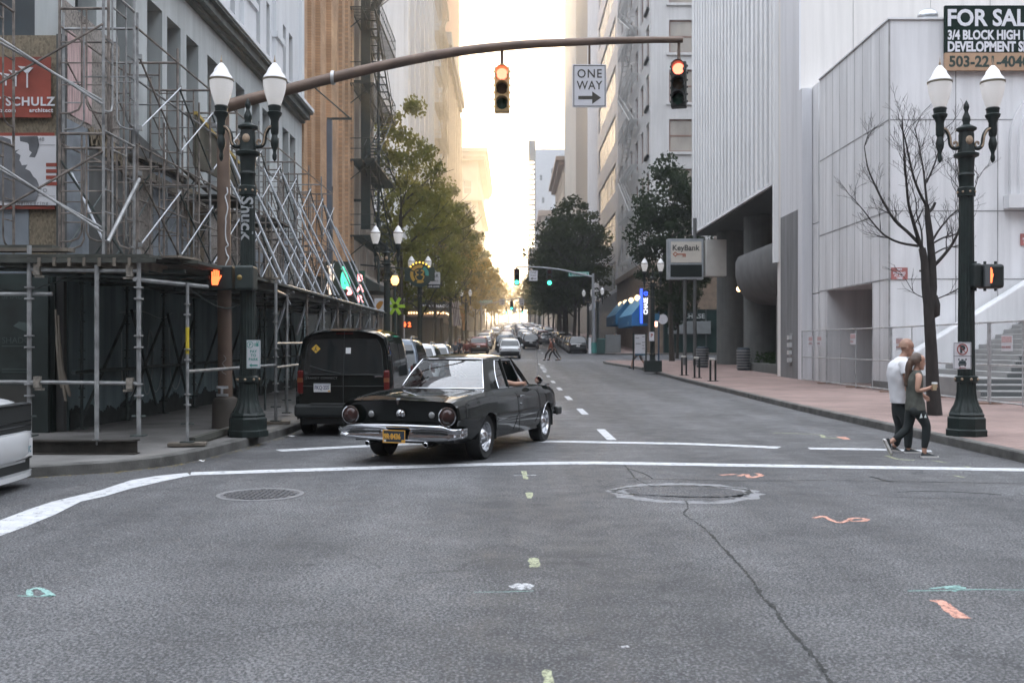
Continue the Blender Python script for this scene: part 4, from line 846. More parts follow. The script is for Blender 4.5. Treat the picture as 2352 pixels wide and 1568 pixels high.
# ------------------------------------------------------------------ scaffold and sidewalk shed
GALV = M('galvanised_tube', (.27, .275, .275), .55, .4, .35, 5, .15, 30); RUST = M('rusty_tube', (.20, .175, .155), .7, .3, .5, 6, .2, 30)
BRIGHT = M('bright_tube', (.40, .42, .45), .5, .3, .2, 6); DARKT = M('dark_tube', (.06, .075, .072), .6, .3, .4, 6)
PLANK = M('dark_plank', (.055, .058, .05), .9, var=.4, vs=4, stretch=(1, .2, 1)); PLANK2 = M('grey_plank', (.15, .13, .105), .9, var=.35, vs=5)
sf = thing('scaffold', 'rusty tube scaffold standing on the shed deck against the corner building with silver raking tubes', 'scaffold', (-7.2, 16, 3.1))
rs = random.Random(11)
def sframe(a, b, z0, z1, m):                 # walk-through frame between two legs standing at a and b (x, y)
    a, b = Vector((*a, 0)), Vector((*b, 0)); d = b-a; w_ = d.length; d = d/w_
    P = lambda u, z: a+d*u+Vector((0, 0, z)); f = MB(); r = .024
    for u in (0, w_): f.tube(P(u, z0), P(u, z1+.22), r, 7)
    f.tube(P(0, z1-.06), P(w_, z1-.06), r, 7); f.tube(P(.36, z1-.3), P(w_-.36, z1-.3), .017, 6)
    for u, e in ((.36, 0), (w_-.36, w_)):
        f.path([P(u, z1-.06), P(u, z0+.42), P(lerp(u, e, .15), z0+.31), P(lerp(u, e, .5), z0+.26), P(e, z0+.25)], .017, 6)
        for q in (.72, 1.08, 1.42): f.tube(P(u, z0+q), P(e, z0+q), .012, 5)
    return part('frame', f, m, sf, 50, True)
FYS = [17.5+2.1*k for k in range(10)]
for k, y in enumerate(FYS):
    for z0, z1 in ((3.12, 5.2), (5.22, 7.3)): sframe((-7.9, y), (-6.6, y), z0, z1, (RUST, GALV, RUST, RUST)[(k+int(z0)) % 4])
for x in (-6.6, -8.7, -10.8):
    for z0, z1 in ((3.12, 5.2), (5.22, 7.55)): sframe((x, 16.05), (x, 17.35), z0, z1, GALV if x > -7 else RUST)
sframe((-7.42, 16.3), (-6.62, 16.3), 3.12, 5.2, RUST); sframe((-7.42, 16.3), (-6.62, 16.3), 5.22, 7.25, RUST)
def brace(p, q, m, r=.017, nm='cross_brace'): part(nm, MB().tube(p, q, r, 6), m, sf, 50, True)
for k in range(9):
    y0, y1 = FYS[k], FYS[k+1]
    for z in (3.45, 5.5):
        brace((-6.57, y0, z+1.25), (-6.57, y1, z), DARKT if k % 3 else RUST, .018); brace((-6.54, y0, z), (-6.54, y1, z+1.25), BRIGHT, .014)
        if z > 5 or k % 2: brace((-7.86, y0, z+1.2), (-7.86, y1, z), RUST, .015)
for x0, x1 in ((-6.6, -8.7), (-8.7, -10.8)):
    for z in (3.5, 5.55):
        brace((x0, 16.03, z+1.3), (x1, 16.03, z+.1), RUST, .02); brace((x0, 16.0, z), (x1, 16.0, z+1.35), GALV, .02); brace((x0, 16.06, z+.06), (x1, 16.06, z+1.25), GALV, .02)
brace((-6.62, 16.05, 3.4), (-7.75, 17.5, 4.7), BRIGHT, .02); brace((-7.4, 16.3, 4.7), (-6.6, 16.9, 3.2), DARKT, .02)
def clamp(mb, p, s=.05): mb.cbox(p, (s*1.6, s*1.6, s*1.3), rs.random()); mb.tube((p[0]-.07, p[1], p[2]), (p[0]+.07, p[1], p[2]), .012, 5)
cp = MB()
for k in range(2, 10):
    y = FYS[k]+.06; z0 = 6.3+.25*((k*7) % 3-1); m = BRIGHT
    brace((-6.5, y, z0), (-4.92, y+.1, 2.85), m, .028, 'raking_tube')
    if k % 2 == 0: brace((-6.52, y+.5, z0-.8), (-5.0, y+.6, 2.6), BRIGHT, .026, 'raking_tube')
    clamp(cp, (-6.55, y, z0-.05)); clamp(cp, (-4.93, y+.1, 2.95), .06)
    brace((-4.95, y+.3, 2.9), (-5.25, y+.3, 1.95), BRIGHT, .03, 'raking_tube')
brace((-6.45, 17.2, 4.55), (-6.55, 16.1, 3.35), GALV, .034, 'raking_tube')
for k in range(9):
    brace((-6.6, FYS[k], 4.25), (-6.6, FYS[k+1], 4.25), RUST, .02, 'guard_rail'); brace((-7.88, FYS[k]+.1, 3.4), (-7.88, FYS[k+1]-.1, 4.9), DARKT, .016)
    brace((-6.6, FYS[k]+.6, 3.15), (-6.58, FYS[k]+.6, 5.2+1.2*(k % 2)), RUST, .018, 'guard_post')
    for z in (3.45, 4.7, 5.5, 6.75): part('brace_lock', MB().cbox((-6.56, FYS[k]+.02, z), (.07, .07, .08), .3), GALV, sf, world=True)
for z in (5.2, 7.25): brace((-6.6, 17.4, z), (-6.6, 36.4, z), RUST, .02, 'ledger'); brace((-7.9, 17.4, z), (-7.9, 36.4, z), RUST, .02, 'ledger')
brace((-6.62, 17.5, 6.35), (-6.62, 32, 6.4), GALV, .02, 'ledger')
for k in range(9):
    y = FYS[k]+1.05
    brace((-7.25, y, 3.1), (-7.25, y, 6.9-.5*(k % 3)), (RUST, GALV, RUST)[k % 3], .02, 'guard_post'); brace((-6.62, y+.35, 3.1), (-6.62, y+.35, 5.9+.9*(k % 2)), RUST, .02, 'guard_post')
    brace((-7.9, y, 5.0), (-6.6, y, 5.0), RUST, .018, 'transom'); brace((-7.9, y-.3, 6.6), (-6.6, y-.3, 6.6), GALV, .016, 'transom'); brace((-7.25, y-1., 4.05), (-7.25, y+1.05, 4.1), RUST, .016, 'ledger')
    brace((-7.9, y, 3.2), (-6.65, y+.1, 5.1), DARKT, .016)
part('coupler', cp, GALV, sf, world=True)
wp = MB()
for k, (y, z) in enumerate(((25, 5.28), (29.3, 5.28))):
    wp = MB().box(-7.8, -6.75, y-1.0, y+1.05, z, z+.05); part('walk_board', wp, PLANK, sf, world=True)
part('tarp_board', MB().prism([(21.0, 6.55), (25.4, 5.95), (25.4, 5.55), (21.0, 5.45)], -6.72, -6.68, 'X'), M('dark_tarp', (.075, .07, .05), .8, var=.3), sf, world=True)
part('yellow_edge', MB().prism([(21.0, 6.62), (25.4, 6.02), (25.4, 5.95), (21.0, 6.55)], -6.73, -6.66, 'X'), mt('yellow_edge', (.42, .30, .07), .7), sf, world=True)
# shed: standards, ledgers, deck
sd_ = thing('sidewalk_shed', 'tube and plank sidewalk shed covering the left pavement below the scaffold', 'scaffold', (-6.3, 20, .15))
def standard(x, y, z0, z1, m=GALV, r=.032, base=True, pad=True):
    mb = MB().tube((x, y, z0), (x, y, z1), r, 10)
    z = z0+.55
    while z < z1-.1: mb.lathe([(r, -.012), (r*2.1, -.012), (r*2.1, .012), (r, .012)], 12, (x, y, z), caps=False); mb.lathe([(r, -.01), (r*2.1, -.01), (r*2.1, .01), (r, .01)], 12, (x, y, z+.16), caps=False); z += .68
    o = part('standard', mb, m, sd_, 40, True)
    if base:
        bs_ = MB().box(x-.09, x+.09, y-.09, y+.09, z0-.02, z0).tube((x, y, z0-.02), (x, y, z0+.3), r*.7, 8).tube((x-.1, y, z0+.26), (x+.1, y, z0+.26), .014, 5)
        part('base_jack', bs_, DARKT, o, 40, True)
    if pad: part('sole_board', MB().cbox((x, y, z0-.04), (.55, .26, .04), rs.uniform(-.2, .2)), PLANK2, o, world=True)
def rail(p, q, m=GALV, r=.027, nm='ledger'): part(nm, MB().tube(p, q, r, 8), m, sd_, 40, True)
standard(-5.26, 14, .42, 3.02, pad=False); standard(-6.8, 14, .42, 3.08, pad=False); standard(-4.92, 15.05, .23, 2.62, r=.026); standard(-4.62, 19.4, .23, 2.9)
standard(-8.9, 14, .42, 3.0, pad=False)
for k in range(2, 10): standard(-4.95, FYS[k]+.1, .23+gz(FYS[k]), 2.95, pad=False, m=(GALV, RUST)[k % 2]); 
for k in range(0, 10): standard(-7.75, FYS[k]+.4, .2+gz(FYS[k]), 2.95, DARKT, .028, pad=False); standard(-5.7, FYS[k]+1.2, .2+gz(FYS[k]), 2.95, DARKT, .028, base=False, pad=False) if k > 1 else None
for k in range(9): rail((-7.75, FYS[k]+.4, .35), (-7.75, FYS[k+1]+.4, 2.3) if k % 2 == 0 else (-7.75, FYS[k]+2.4, 2.2), DARKT, .03, 'diagonal'); rail((-7.7, FYS[k]+1.9, .4), (-7.7, FYS[k]+.5, 2.4), DARKT, .03, 'diagonal') if k % 3 else None
part('hanging_tube', MB().tube((-5.83, 13.95, .36), (-5.83, 13.95, 2.8), .032, 10).tube((-5.83, 13.95, .28), (-5.83, 13.95, .36), .014, 6).tube((-5.9, 13.95, .34), (-5.76, 13.95, .34), .01, 5), GALV, sd_, 40, True)
rail((-6.8, 14, 2.74), (-5.26, 14, 2.72)); rail((-6.8, 14, 1.16), (-5.26, 14, 1.14)); rail((-8.9, 14.05, 2.4), (-6.5, 14.05, 2.4)); rail((-8.9, 14, 1.16), (-6.8, 14, 1.16))
rail((-5.3, 13.95, 2.6), (-4.82, 15.7, 2.6), r=.032); rail((-4.92, 15.05, 1.28), (-4.62, 19.4, 1.3)); rail((-4.62, 19.4, 1.72), (-4.95, 23.9, 1.75)); rail((-4.62, 19.4, 1.25), (-4.95, 37, 1.4)); rail((-7.72, 17.5, 1.2), (-7.72, 37, 1.35), DARKT, .035); rail((-4.62, 19.4, 2.75), (-4.95, 21.8, 2.78))
rail((-4.93, 21.7, 2.98), (-4.93, 29.5, 2.98), BRIGHT, .035); rail((-4.93, 29.5, 2.98), (-4.93, 38, 3.0), BRIGHT, .035); rail((-5.6, 16.5, 2.62), (-5.6, 37, 2.8), DARKT)
for k in range(2, 10): rail((-7.75, FYS[k]+.15, 2.85), (-4.8, FYS[k]+.15, 2.85), GALV, .024, 'transom')
for y in (15.2, 16.4, 17.6, 18.9): rail((-8, y, 2.84), (-5.0, y, 2.8), DARKT, .03, 'transom')
jt = MB()
for i in range(7):
    x = -6.62+.21*i; o_ = part('joist_end', MB().box(x-.02, x+.02, 13.9, 15.4, 2.78, 2.9), PLANK2, sd_, world=True)
for (x, y, z) in ((-6.8, 14, 1.16), (-5.26, 14, 1.14), (-6.8, 14, 2.74), (-5.26, 14, 2.72)):
    sgn = 1 if x < -6 else -1; part('wedge_head', MB().cbox((x+sgn*.12, y-.01, z), (.09, .07, .16)).cbox((x+sgn*.15, y-.01, z-.1), (.13, .03, .03)), mt('wedge', (.24, .22, .19), .7, .3, var=.4, vs=20), sd_, world=True)
part('yellow_label', MB().lathe([(.0275, 1.55), (.0275, 1.95)], 10, (-4.92, 15.05, 0), caps=False), mt('yellow_label', (.55, .42, .03), .6), sd_, world=True)
for k in range(13):
    y = 14.05+.31*k if k < 4 else 13.9
    if k < 4: part('deck_board', MB().cbox((-6.75, 14.1+.34*k, 2.93+.01*k), (3.3, .3, .045), rs.uniform(-.02, .02)), PLANK, sd_, world=True)
for k in range(12): x = -7.9+.27*k; part('deck_board', MB().cbox((x, 26.5, 2.935+.012*(k % 2)), (.255, 22.6, .045), 0, 0), PLANK, sd_, world=True)
part('deck_board', MB().cbox((-5.4, 15.2, 2.99), (.9, 1.5, .03), .1, R(3), R(-3)), PLANK2, sd_, world=True); part('deck_board', MB().cbox((-5.6, 16.4, 3.0), (.8, 1.7, .03), .05, R(-2), R(5)), PLANK2, sd_, world=True)
part('deck_board', MB().cbox((-7.6, 14.2, 3.03), (2.6, .24, .05), .01), PLANK2, sd_, world=True); part('deck_board', MB().cbox((-7.8, 14.4, 3.09), (2.4, .24, .05), -.01), PLANK, sd_, world=True)
part('fascia_board', MB().box(-8.6, -5.0, 13.92, 13.95, 2.83, 2.9), PLANK, sd_, world=True); part('fascia_board', MB().box(-4.98, -4.95, 17.2, 38, 2.78, 2.94), PLANK, sd_, world=True)
st = MB()
st.box(-6.75, -5.28, 13.9, 14.1, .15, .165).box(-6.75, -5.28, 13.9, 14.1, .33, .345).box(-6.75, -5.28, 13.99, 14.01, .165, .33)
for k_, pts_ in enumerate(([(-8.2, 14.3, 2.75), (-7.2, 14.4, 2.45), (-6.2, 14.5, 2.7), (-5.4, 15.5, 2.66)], [(-5.2, 15.6, 2.66), (-5.2, 18, 2.35), (-5.3, 21, 2.7), (-5.3, 25, 2.45), (-5.3, 29, 2.72)])):
    part('cable', MB().path(catmull(pts_, 6), .014, 5), DARKT, sd_, 50, True)
for k_ in range(7):
    y_ = 15.4+2.3*k_; part('loose_board', MB().cbox((-6.3+.4*(k_ % 3), y_, 3.0+.03*(k_ % 2)), (1.9, .26, .04), rs.uniform(-.5, .5), 0, rs.uniform(-.03, .03)), (PLANK2, PLANK)[k_ % 2], sd_, world=True)
single('steel_beam', st, M('rusty_black_steel', (.045, .04, .034), .7, .3, .5, 5), 'black steel I beam lying on the pavement under the front scaffold tubes', 'beam', (-6, 14, .15))
st = MB().box(-4.95, -4.85, 15.2, 18.9, .17, .27)
single('timber_sleeper', st, PLANK, 'dark timber sleeper along the pavement under the shed behind the lamp post', 'timber', (-4.9, 17, .16))
# ------------------------------------------------------------------ ornamental twin lamps
GREENB = M('lamp_green_black', (.010, .017, .0155), .5, 0, .35, 6, .2, 40, spec=.35); GOLD = M('old_gold', (.36, .27, .19), .6, .3, .3, 20)
def milk(name, col):
    m = bpy.data.materials.new(name); m.use_nodes = True; n = m.node_tree; L = n.links; n.nodes.clear()
    o = n.nodes.new('ShaderNodeOutputMaterial'); t = n.nodes.new('ShaderNodeBsdfTranslucent'); d = n.nodes.new('ShaderNodeBsdfDiffuse'); g_ = n.nodes.new('ShaderNodeBsdfGlossy'); tr = n.nodes.new('ShaderNodeBsdfTransparent')
    for q in (t, d): q.inputs[0].default_value = (*col, 1)
    g_.inputs['Roughness'].default_value = .12; a = n.nodes.new('ShaderNodeMixShader'); b_ = n.nodes.new('ShaderNodeMixShader'); c = n.nodes.new('ShaderNodeMixShader'); a.inputs[0].default_value = .45; b_.inputs[0].default_value = .10; c.inputs[0].default_value = .12
    L.new(d.outputs[0], a.inputs[1]); L.new(t.outputs[0], a.inputs[2]); L.new(a.outputs[0], b_.inputs[1]); L.new(g_.outputs[0], b_.inputs[2]); L.new(b_.outputs[0], c.inputs[1]); L.new(tr.outputs[0], c.inputs[2]); em = n.nodes.new('ShaderNodeEmission'); em.inputs[0].default_value = (1, .95, .88, 1); em.inputs[1].default_value = .04; ad = n.nodes.new('ShaderNodeAddShader'); L.new(c.outputs[0], ad.inputs[0]); L.new(em.outputs[0], ad.inputs[1]); L.new(ad.outputs[0], o.inputs[0]); return m
GLOBE = milk('frosted_globe', (.95, .95, .96)); CAPW = M('lamp_cap_white', (.78, .77, .77), .4, var=.05)
def twin_lamp(lab, loc):
    t = thing('street_lamp', lab, 'street lamp', loc, group='twin globe street lamps')
    part('base', MB().lathe([(.345, 0), (.345, .10), (.32, .12), (.32, .30), (.29, .33), (.30, .36), (.27, .40)], 8), GREENB, t, 30)
    part('flared_shaft', MB().lathe([(.26, .40), (.245, .44), (.20, .52), (.17, .62), (.155, .74), (.15, .92)], 32, flute=.07), GREENB, t, 20)
    part('collar', MB().lathe([(.15, .90), (.185, .915), (.185, 1.0), (.15, 1.015)], 24, caps=False), GREENB, t, 40)
    bo = MB()
    for a in range(8): bo.ball((.187*math.cos(a*.785), .187*math.sin(a*.785), .958), .024, n=8, k=5)
    part('rosette', bo, GOLD, t, 60)
    part('column', MB().lathe([(.142, 1.01), (.138, 1.05), (.118, 4.05)], 32, flute=.06, caps=False), GREENB, t, 20)
    part('band', MB().lathe([(.12, 4.05), (.145, 4.06), (.145, 4.2), (.12, 4.22), (.12, 4.4), (.135, 4.42), (.12, 4.46)], 24, caps=False), GREENB, t, 40)
    bo = MB()
    for a in range(8): bo.ball((.147*math.cos(a*.785), .147*math.sin(a*.785), 4.13), .02, n=8, k=5)
    part('rosette', bo, GOLD, t, 60)
    part('capital', MB().lathe([(.115, 4.45), (.13, 4.75), (.135, 4.8), (.20, 4.83), (.205, 4.87), (.14, 4.90), (.125, 5.0), (.125, 5.2), (.115, 5.24), (.13, 5.26), (.165, 5.28), (.165, 5.31), (.10, 5.35), (.06, 5.37), (.055, 5.41), (.068, 5.45), (.062, 5.5), (.03, 5.58), (.028, 5.6), (.048, 5.66), (.045, 5.7), (.01, 5.78)], 20), GREENB, t, 40)
    me = MB()
    for a in (-1, 1): me.ball((0, a*.12, 5.09), .065, .03, .075, 12, 8)
    part('medallion', me, GOLD, t, 60)
    for s in (-1, 1):
        c = catmull([(s*.12, 0, 4.98), (s*.21, 0, 4.97), (s*.27, 0, 5.03), (s*.285, 0, 5.14), (s*.31, 0, 5.22), (s*.36, 0, 5.29), (s*.44, 0, 5.31)], 4)
        part('arm', MB().path(c, .034, 8), GREENB, t, 50)
        sc = catmull([(s*.27, 0, 5.04), (s*.235, 0, 4.985), (s*.18, 0, 4.985), (s*.15, 0, 5.03), (s*.17, 0, 5.08), (s*.21, 0, 5.07), (s*.20, 0, 5.035)], 4)
        g_ = MB().path(sc, .018, 6); g_.path([(p[0], -.033, p[2]) for p in c[6:]], .016, 5); g_.path([(p[0], .033, p[2]) for p in c[6:]], .016, 5); part('scroll', g_, GOLD, t, 50)
        h = part('lantern_holder', MB().lathe([(.005, 4.72), (.035, 4.76), (.04, 4.82), (.028, 4.86), (.03, 4.9), (.062, 4.98), (.07, 5.05), (.055, 5.12), (.045, 5.16), (.065, 5.2), (.068, 5.3), (.066, 5.4), (.085, 5.46), (.115, 5.5), (.125, 5.54), (.10, 5.56), (.105, 5.62), (.115, 5.64), (.10, 5.66)], 18, (s*.45, 0, 0)), GREENB, t, 40)
        part('globe', MB().lathe([(.105, 5.66), (.135, 5.74), (.175, 5.86), (.20, 5.97), (.205, 6.05), (.205, 6.08)], 20, (s*.45, 0, 0), caps=False), GLOBE, t, 60)
        part('ring', MB().lathe([(.205, 6.075), (.218, 6.08), (.218, 6.11), (.205, 6.115)], 20, (s*.45, 0, 0), caps=False), mt('lamp_ring', (.16, .14, .10), .5, .4), t, 40)
        part('lantern_cap', MB().lathe([(.205, 6.11), (.19, 6.16), (.15, 6.21), (.13, 6.25), (.115, 6.3), (.07, 6.36), (.04, 6.4), (.01, 6.42)], 20, (s*.45, 0, 0)), CAPW, t, 50)
        part('spike', MB().lathe([(.014, 6.41), (.022, 6.45), (.01, 6.48), (.003, 6.56)], 8, (s*.45, 0, 0)), GOLD, t, 50)
    for c in t.children:
        for v in c.data.vertices:
            z = v.co.z
            if z > 4.44 and c.name.split('.')[0] not in ('column', 'band'): v.co.z = z-.09 if z < 6.08 else 5.99+(z-6.08)*.9
        if c.name.split('.')[0] in ('globe', 'ring', 'lantern_cap'):
            sx_ = sum(v.co.x for v in c.data.vertices)/len(c.data.vertices)
            for v in c.data.vertices: v.co.x = sx_+(v.co.x-sx_)*.94; v.co.y *= .94
    return t
lampL = twin_lamp('green black twin globe street lamp with white graffiti beside the brown signal pole', (-4.47, 16.8, .15))
def wrap_text(s, size, zt, r, par, m, loc=(0, 0), bold=.008, off=0.):
    q = text_mb(s, size, Matrix.Identity(4), bold, .001)
    q.v = [((r+.004)*math.sin((y-size*.3+off)/r)+loc[0], -(r+.004)*math.cos((y-size*.3+off)/r)+loc[1], zt-x) for x, y, z in q.v]
    return part('graffiti', q, m, par)
CH = mt('white_marker', (.62, .64, .66), .7)
wrap_text('Shuck', .30, 4.02, .13, lampL, CH)
dup(lampL, (7.72, 16.95, .15), label='green black twin globe street lamp on the red brick pavement, behind the walking pair')
for c in [o for o in bpy.data.objects if o.name.startswith('graffiti') and o.parent and o.parent != lampL and o.parent.name.startswith('street_lamp')]: bpy.data.objects.remove(c)
base_lamp = [o for o in bpy.data.objects if o.name == 'street_lamp.001'][0]
for x, y, rz, lab in ((-5.0, 39.5, 0, 'twin globe street lamp beyond the parked van, near the orange parking sign'), (-5.05, 54, 0, 'twin globe street lamp standing in front of the round emblem sign'), (-5.15, 82, .1, 'twin globe street lamp on the left beside the striped flag'), (-4.9, 104, .1, 'twin globe street lamp farther up the left pavement under the trees'), (7.8, 55.6, 0, 'twin globe street lamp beside the blue lit blade sign at right'), (8.3, 97.5, 0, 'twin globe street lamp beside the green street name sign mast'), (8.0, 106, .1, 'twin globe street lamp just left of the far signal mast'), (8.1, 122, .1, 'smallest twin globe street lamp under the dark trees on the right')):
    dup(base_lamp, (x, y, gz(y)+.15), rz, lab)
# ------------------------------------------------------------------ near signal mast
BRN = M('brown_mast', (.15, .105, .08), .6, .2, .25, 3, .1, 40)
SY = 18.5
m_ = thing('signal_mast', 'brown signal pole with a long curved arm reaching across the street', 'traffic signal', (PX(516, SY), SY, .15))
part('pole', MB().path([(PX(518, SY), SY, .15), (PX(515, SY), SY, 3), (PX(512, SY), SY, 6.35)], [.135, .125, .11], 18), BRN, m_, 40, True)
part('base_cover', MB().lathe([(.25, 0), (.24, .48), (.21, .55), (.15, .58)], 18, (PX(518, SY), SY, .15)), M('dark_brown', (.07, .06, .05), .7, .1, .3), m_, 40, True)
ap = [(512, 247), (560, 233), (640, 212), (760, 180), (900, 147), (1050, 119), (1200, 103), (1300, 98), (1400, 94), (1500, 92), (1568, 92)]
part('arm', MB().path(catmull([tuple(at(px, py, SY)) for px, py in ap], 4), [lerp(.118, .055, i/40) for i in range(41)], 16), BRN, m_, 40, True)
part('arm_clamp', MB().lathe([(.13, -.03), (.13, .03)], 16, tuple(at(765, 179, SY)), axis='X', caps=False), mt('clamp_pale', (.5, .5, .5), .5, .4), m_, 40, True)
rg_ = random.Random(12); zz_ = 4.45; pts_ = []
while zz_ > 2.9: pts_.append((.075+rg_.uniform(-.035, .03), -.105, zz_)); zz_ -= rg_.uniform(.05, .13)
part('graffiti', MB().path(catmull(pts_, 4), .012, 4), CH, m_, 60); wrap_text('H', .3, .8, .215, m_, CH, (0, 0), .01); part('graffiti', MB().path(catmull([(.02, -.137, 1.35), (.06, -.13, 1.28), (.0, -.139, 1.2), (.05, -.132, 1.12), (-.01, -.139, 1.05), (.06, -.13, 1.0)], 5), .006, 4), mt('grey_marker', (.3, .3, .3)), m_, 60)
HOUS = M('signal_housing', (.030, .034, .030), .5, .1, .2); HOUS_FLARE = M('signal_housing_flare', (.72, .50, .24), .5, .1, .2)  # second housing copy has the lens flare's pale brown wash in its colour
def lens(name, col, es=0.): return M(name, col, .15, var=0, emit=col if es else None, es=es)
RED_ON = lens('red_lit', (1., .15, .09), 1.7); GRN_ON = lens('green_lit', (.06, .95, .55), 1.6)
L_OFF = {'r': lens('red_off', (.10, .015, .01)), 'y': lens('amber_off', (.07, .035, .008)), 'g': lens('green_off', (.012, .06, .035))}
def signal(lab, loc, on, hgt=.83, rz=0., hang=.55, hm=HOUS, group='traffic light heads'):
    s = hgt/.83; t = thing('traffic_light', lab, 'traffic light', loc, rz, group)
    part('housing', MB().box(-.14*s, .14*s, -.07*s, .13*s, -hgt, 0), hm, t, bevel=.02*s)
    lg = MB()
    for i in range(6): lg.box(-.165*s, -.14*s, .03, .06, -hgt+.1*s+.13*i*s, -hgt+.13*s+.13*i*s).box(.14*s, .165*s, .03, .06, -hgt+.1*s+.13*i*s, -hgt+.13*s+.13*i*s)
    part('hinge', lg, hm, t)
    for i, k in enumerate('ryg'):
        z = -.14*s-.275*s*i
        lit = k == on
        rows = [[(rr*math.cos(2*math.pi*j/18), -.075*s-d, z+rr*math.sin(2*math.pi*j/18)) for j in range(18)] for rr, d in ((.104*s, 0), (.07*s, .018*s), (.001, .028*s))]
        part('lens', MB().grid(rows, True), {'r': RED_ON, 'g': GRN_ON}.get(k) if lit else L_OFF[k], t, 60)
        vz = [[((.118*s)*math.cos(a), y, z+.118*s*math.sin(a)) for a in [R(-35+250*j/14) for j in range(15)]] for y in (-.07*s, -.30*s)]
        v = MB().grid(vz); o = part('visor', v, hm, t, 50)
        sm = o.modifiers.new('s', 'SOLIDIFY'); sm.thickness = .008
    part('hanger', MB().tube((0, .03, 0), (0, .03, hang), .028*s, 8).lathe([(.05*s, 0), (.03*s, .1*s)], 10, (0, .03, 0)), BRN, t, 40)
    return t
p = at(1153, 155, SY); signal('traffic light with lit red lamp hanging from the middle of the arm against the sky', p, 'r', .83, 0, PZ(112, SY)-p.z, HOUS_FLARE)
p = at(1559, 143, SY); signal('traffic light with lit red lamp at the right end of the arm', p, 'r', .84, R(-14), PZ(95, SY)-p.z)
def plate(name, lab, cat, px0, px1, py0, py1, y, mf, border=None, th=.012, pole=None, rz=0., group=None):
    w_, h_ = (px1-px0)*y/F, (py1-py0)*y/F; c = at((px0+px1)/2, py1, y); t = thing(name, lab, cat, c, rz, group)
    part('plate', MB().box(-w_/2, w_/2, 0, th, 0, h_), mf, t, bevel=.004)
    if border:
        b = MB(); e, k = .03*w_, .02*w_
        b.box(-w_/2+e, w_/2-e, -.003, -.001, e, e+k).box(-w_/2+e, w_/2-e, -.003, -.001, h_-e-k, h_-e).box(-w_/2+e, -w_/2+e+k, -.003, -.001, e+k, h_-e-k).box(w_/2-e-k, w_/2-e, -.003, -.001, e+k, h_-e-k); part('border', b, border, t)
    return t, w_, h_
def put(t, s, x, z, size, m, bold=.0, align='CENTER', sp=1., sx=1., name='lettering', y=-.003):
    return part(name, text_mb(s, size, front(x, y, z), bold, .0015, sp, sx, align), m, t)
SGW = mt('sign_face', (.60, .60, .63), .5, var=.05); SGB = mt('sign_black', (.05, .045, .035), .6, var=0)
def one_way(lab, px0, px1, py0, py1, y, right=True, s=1.):
    t, w_, h_ = plate('one_way_sign', lab, 'sign', px0, px1, py0, py1, y, SGW, SGB, group='one way signs')
    put(t, 'ONE', 0, h_*.69, h_*.28, SGB, .002*s, sx=.92, sp=1.15); put(t, 'WAY', 0, h_*.42, h_*.28, SGB, .002*s, sx=.88, sp=1.08)
    d = 1 if right else -1; a = [(-.33, .19), (.08, .19), (.08, .08), (.34, .225), (.08, .37), (.08, .265), (-.33, .265)]
    part('arrow', MB().prism([(d*u*w_, v*h_) for u, v in a], -.004, -.001), SGB, t); return t, w_, h_
t, w_, h_ = one_way('large white one way sign with right arrow hanging from the near signal arm', 1315, 1393, 148, 247, SY)
part('hanger', MB().box(-.02, .02, .015, .03, .1, PZ(98, SY)-PZ(247, SY)), BRN, t)
# ------------------------------------------------------------------ pedestrian signals and small signs on the near lamps
BLK = M('signal_black', (.012, .018, .017), .5, var=.15); HAND = M('hand_lit', (1., .30, .10), var=0, emit=(1., .12, .035), es=1.2); 
def hand(k, mm, y=-.006):                    # raised hand about .34 tall when k = 1
    g_ = MB(); 
    g_.prism([(-.07*k, -.15*k), (.04*k, -.15*k), (.07*k, -.05*k), (.07*k, .03*k), (-.08*k, .03*k), (-.085*k, -.06*k)], y, y+.004)
    for i, (x, top, ln) in enumerate(((-.066, .11, .1), (-.026, .16, .15), (.014, .17, .15), (.052, .13, .12))): g_.box((x-.016)*k, (x+.016)*k, y, y+.004, .033*k, top*k)
    g_.prism([(.072*k, -.05*k), (.12*k, .03*k), (.10*k, .045*k), (.072*k, .0*k)], y, y+.004); return g_
y = 16.45
t = thing('pedestrian_signal', 'black pedestrian signal with lit orange hand facing the camera on the left lamp post', 'pedestrian signal', at(534, 637, y))
part('housing', MB().box(PX(477, y)-PX(534, y), -.012, 0, .22, -.2, .2), BLK, t, bevel=.03)
o = part('hand', hand(.85, HAND), HAND, t); o.location = (PX(496, y)-PX(534, y), -.012, 0)
part('side_housing', MB().box(.02, .33, .02, .36, -.205, .205), M('signal_side', (.02, .03, .028), .5), t, bevel=.04)
part('emblem', MB().lathe([(.045, 0), (.04, -.006), (.001, -.007)], 14, (.11, .018, 0), axis='Y', caps=False), mt('bronze', (.24, .17, .06), .5, .5), t, 60)
t = thing('pedestrian_signal', 'black pedestrian signal turned sideways on the right lamp post showing a narrow orange hand', 'pedestrian signal', (PX(2256, 16.8), 16.8, PZ(634, 16.8)), R(0))
part('housing', MB().box(-.04, .34, -.10, .16, -.21, .2), BLK, t, bevel=.05); part('visor_box', MB().box(-.02, .065, -.16, -.10, -.18, .18), M('signal_grey', (.10, .11, .115), .5), t); part('side_housing', MB().box(-.20, -.045, -.12, .2, -.2, .21), BLK, t, bevel=.04)
g_ = hand(.8, HAND, -.108); g_.v = [(p[0]*.45+.10, p[1], p[2]) for p in g_.v]; part('hand', g_, HAND, t)
lug = MB()
for x in (-.1, .06, .24): lug.lathe([(.025, -.25), (.025, .25)], 8, (x, .03, 0))
part('lug', lug, BLK, t)
y = 16.55; GRNI = mt('sign_green_ink', (.05, .26, .22), .6, var=0)
t, w_, h_ = plate('parking_sign', 'white pay to park sign with green lettering low on the left lamp post', 'sign', 566, 598, 781, 846, y, SGW, GRNI)
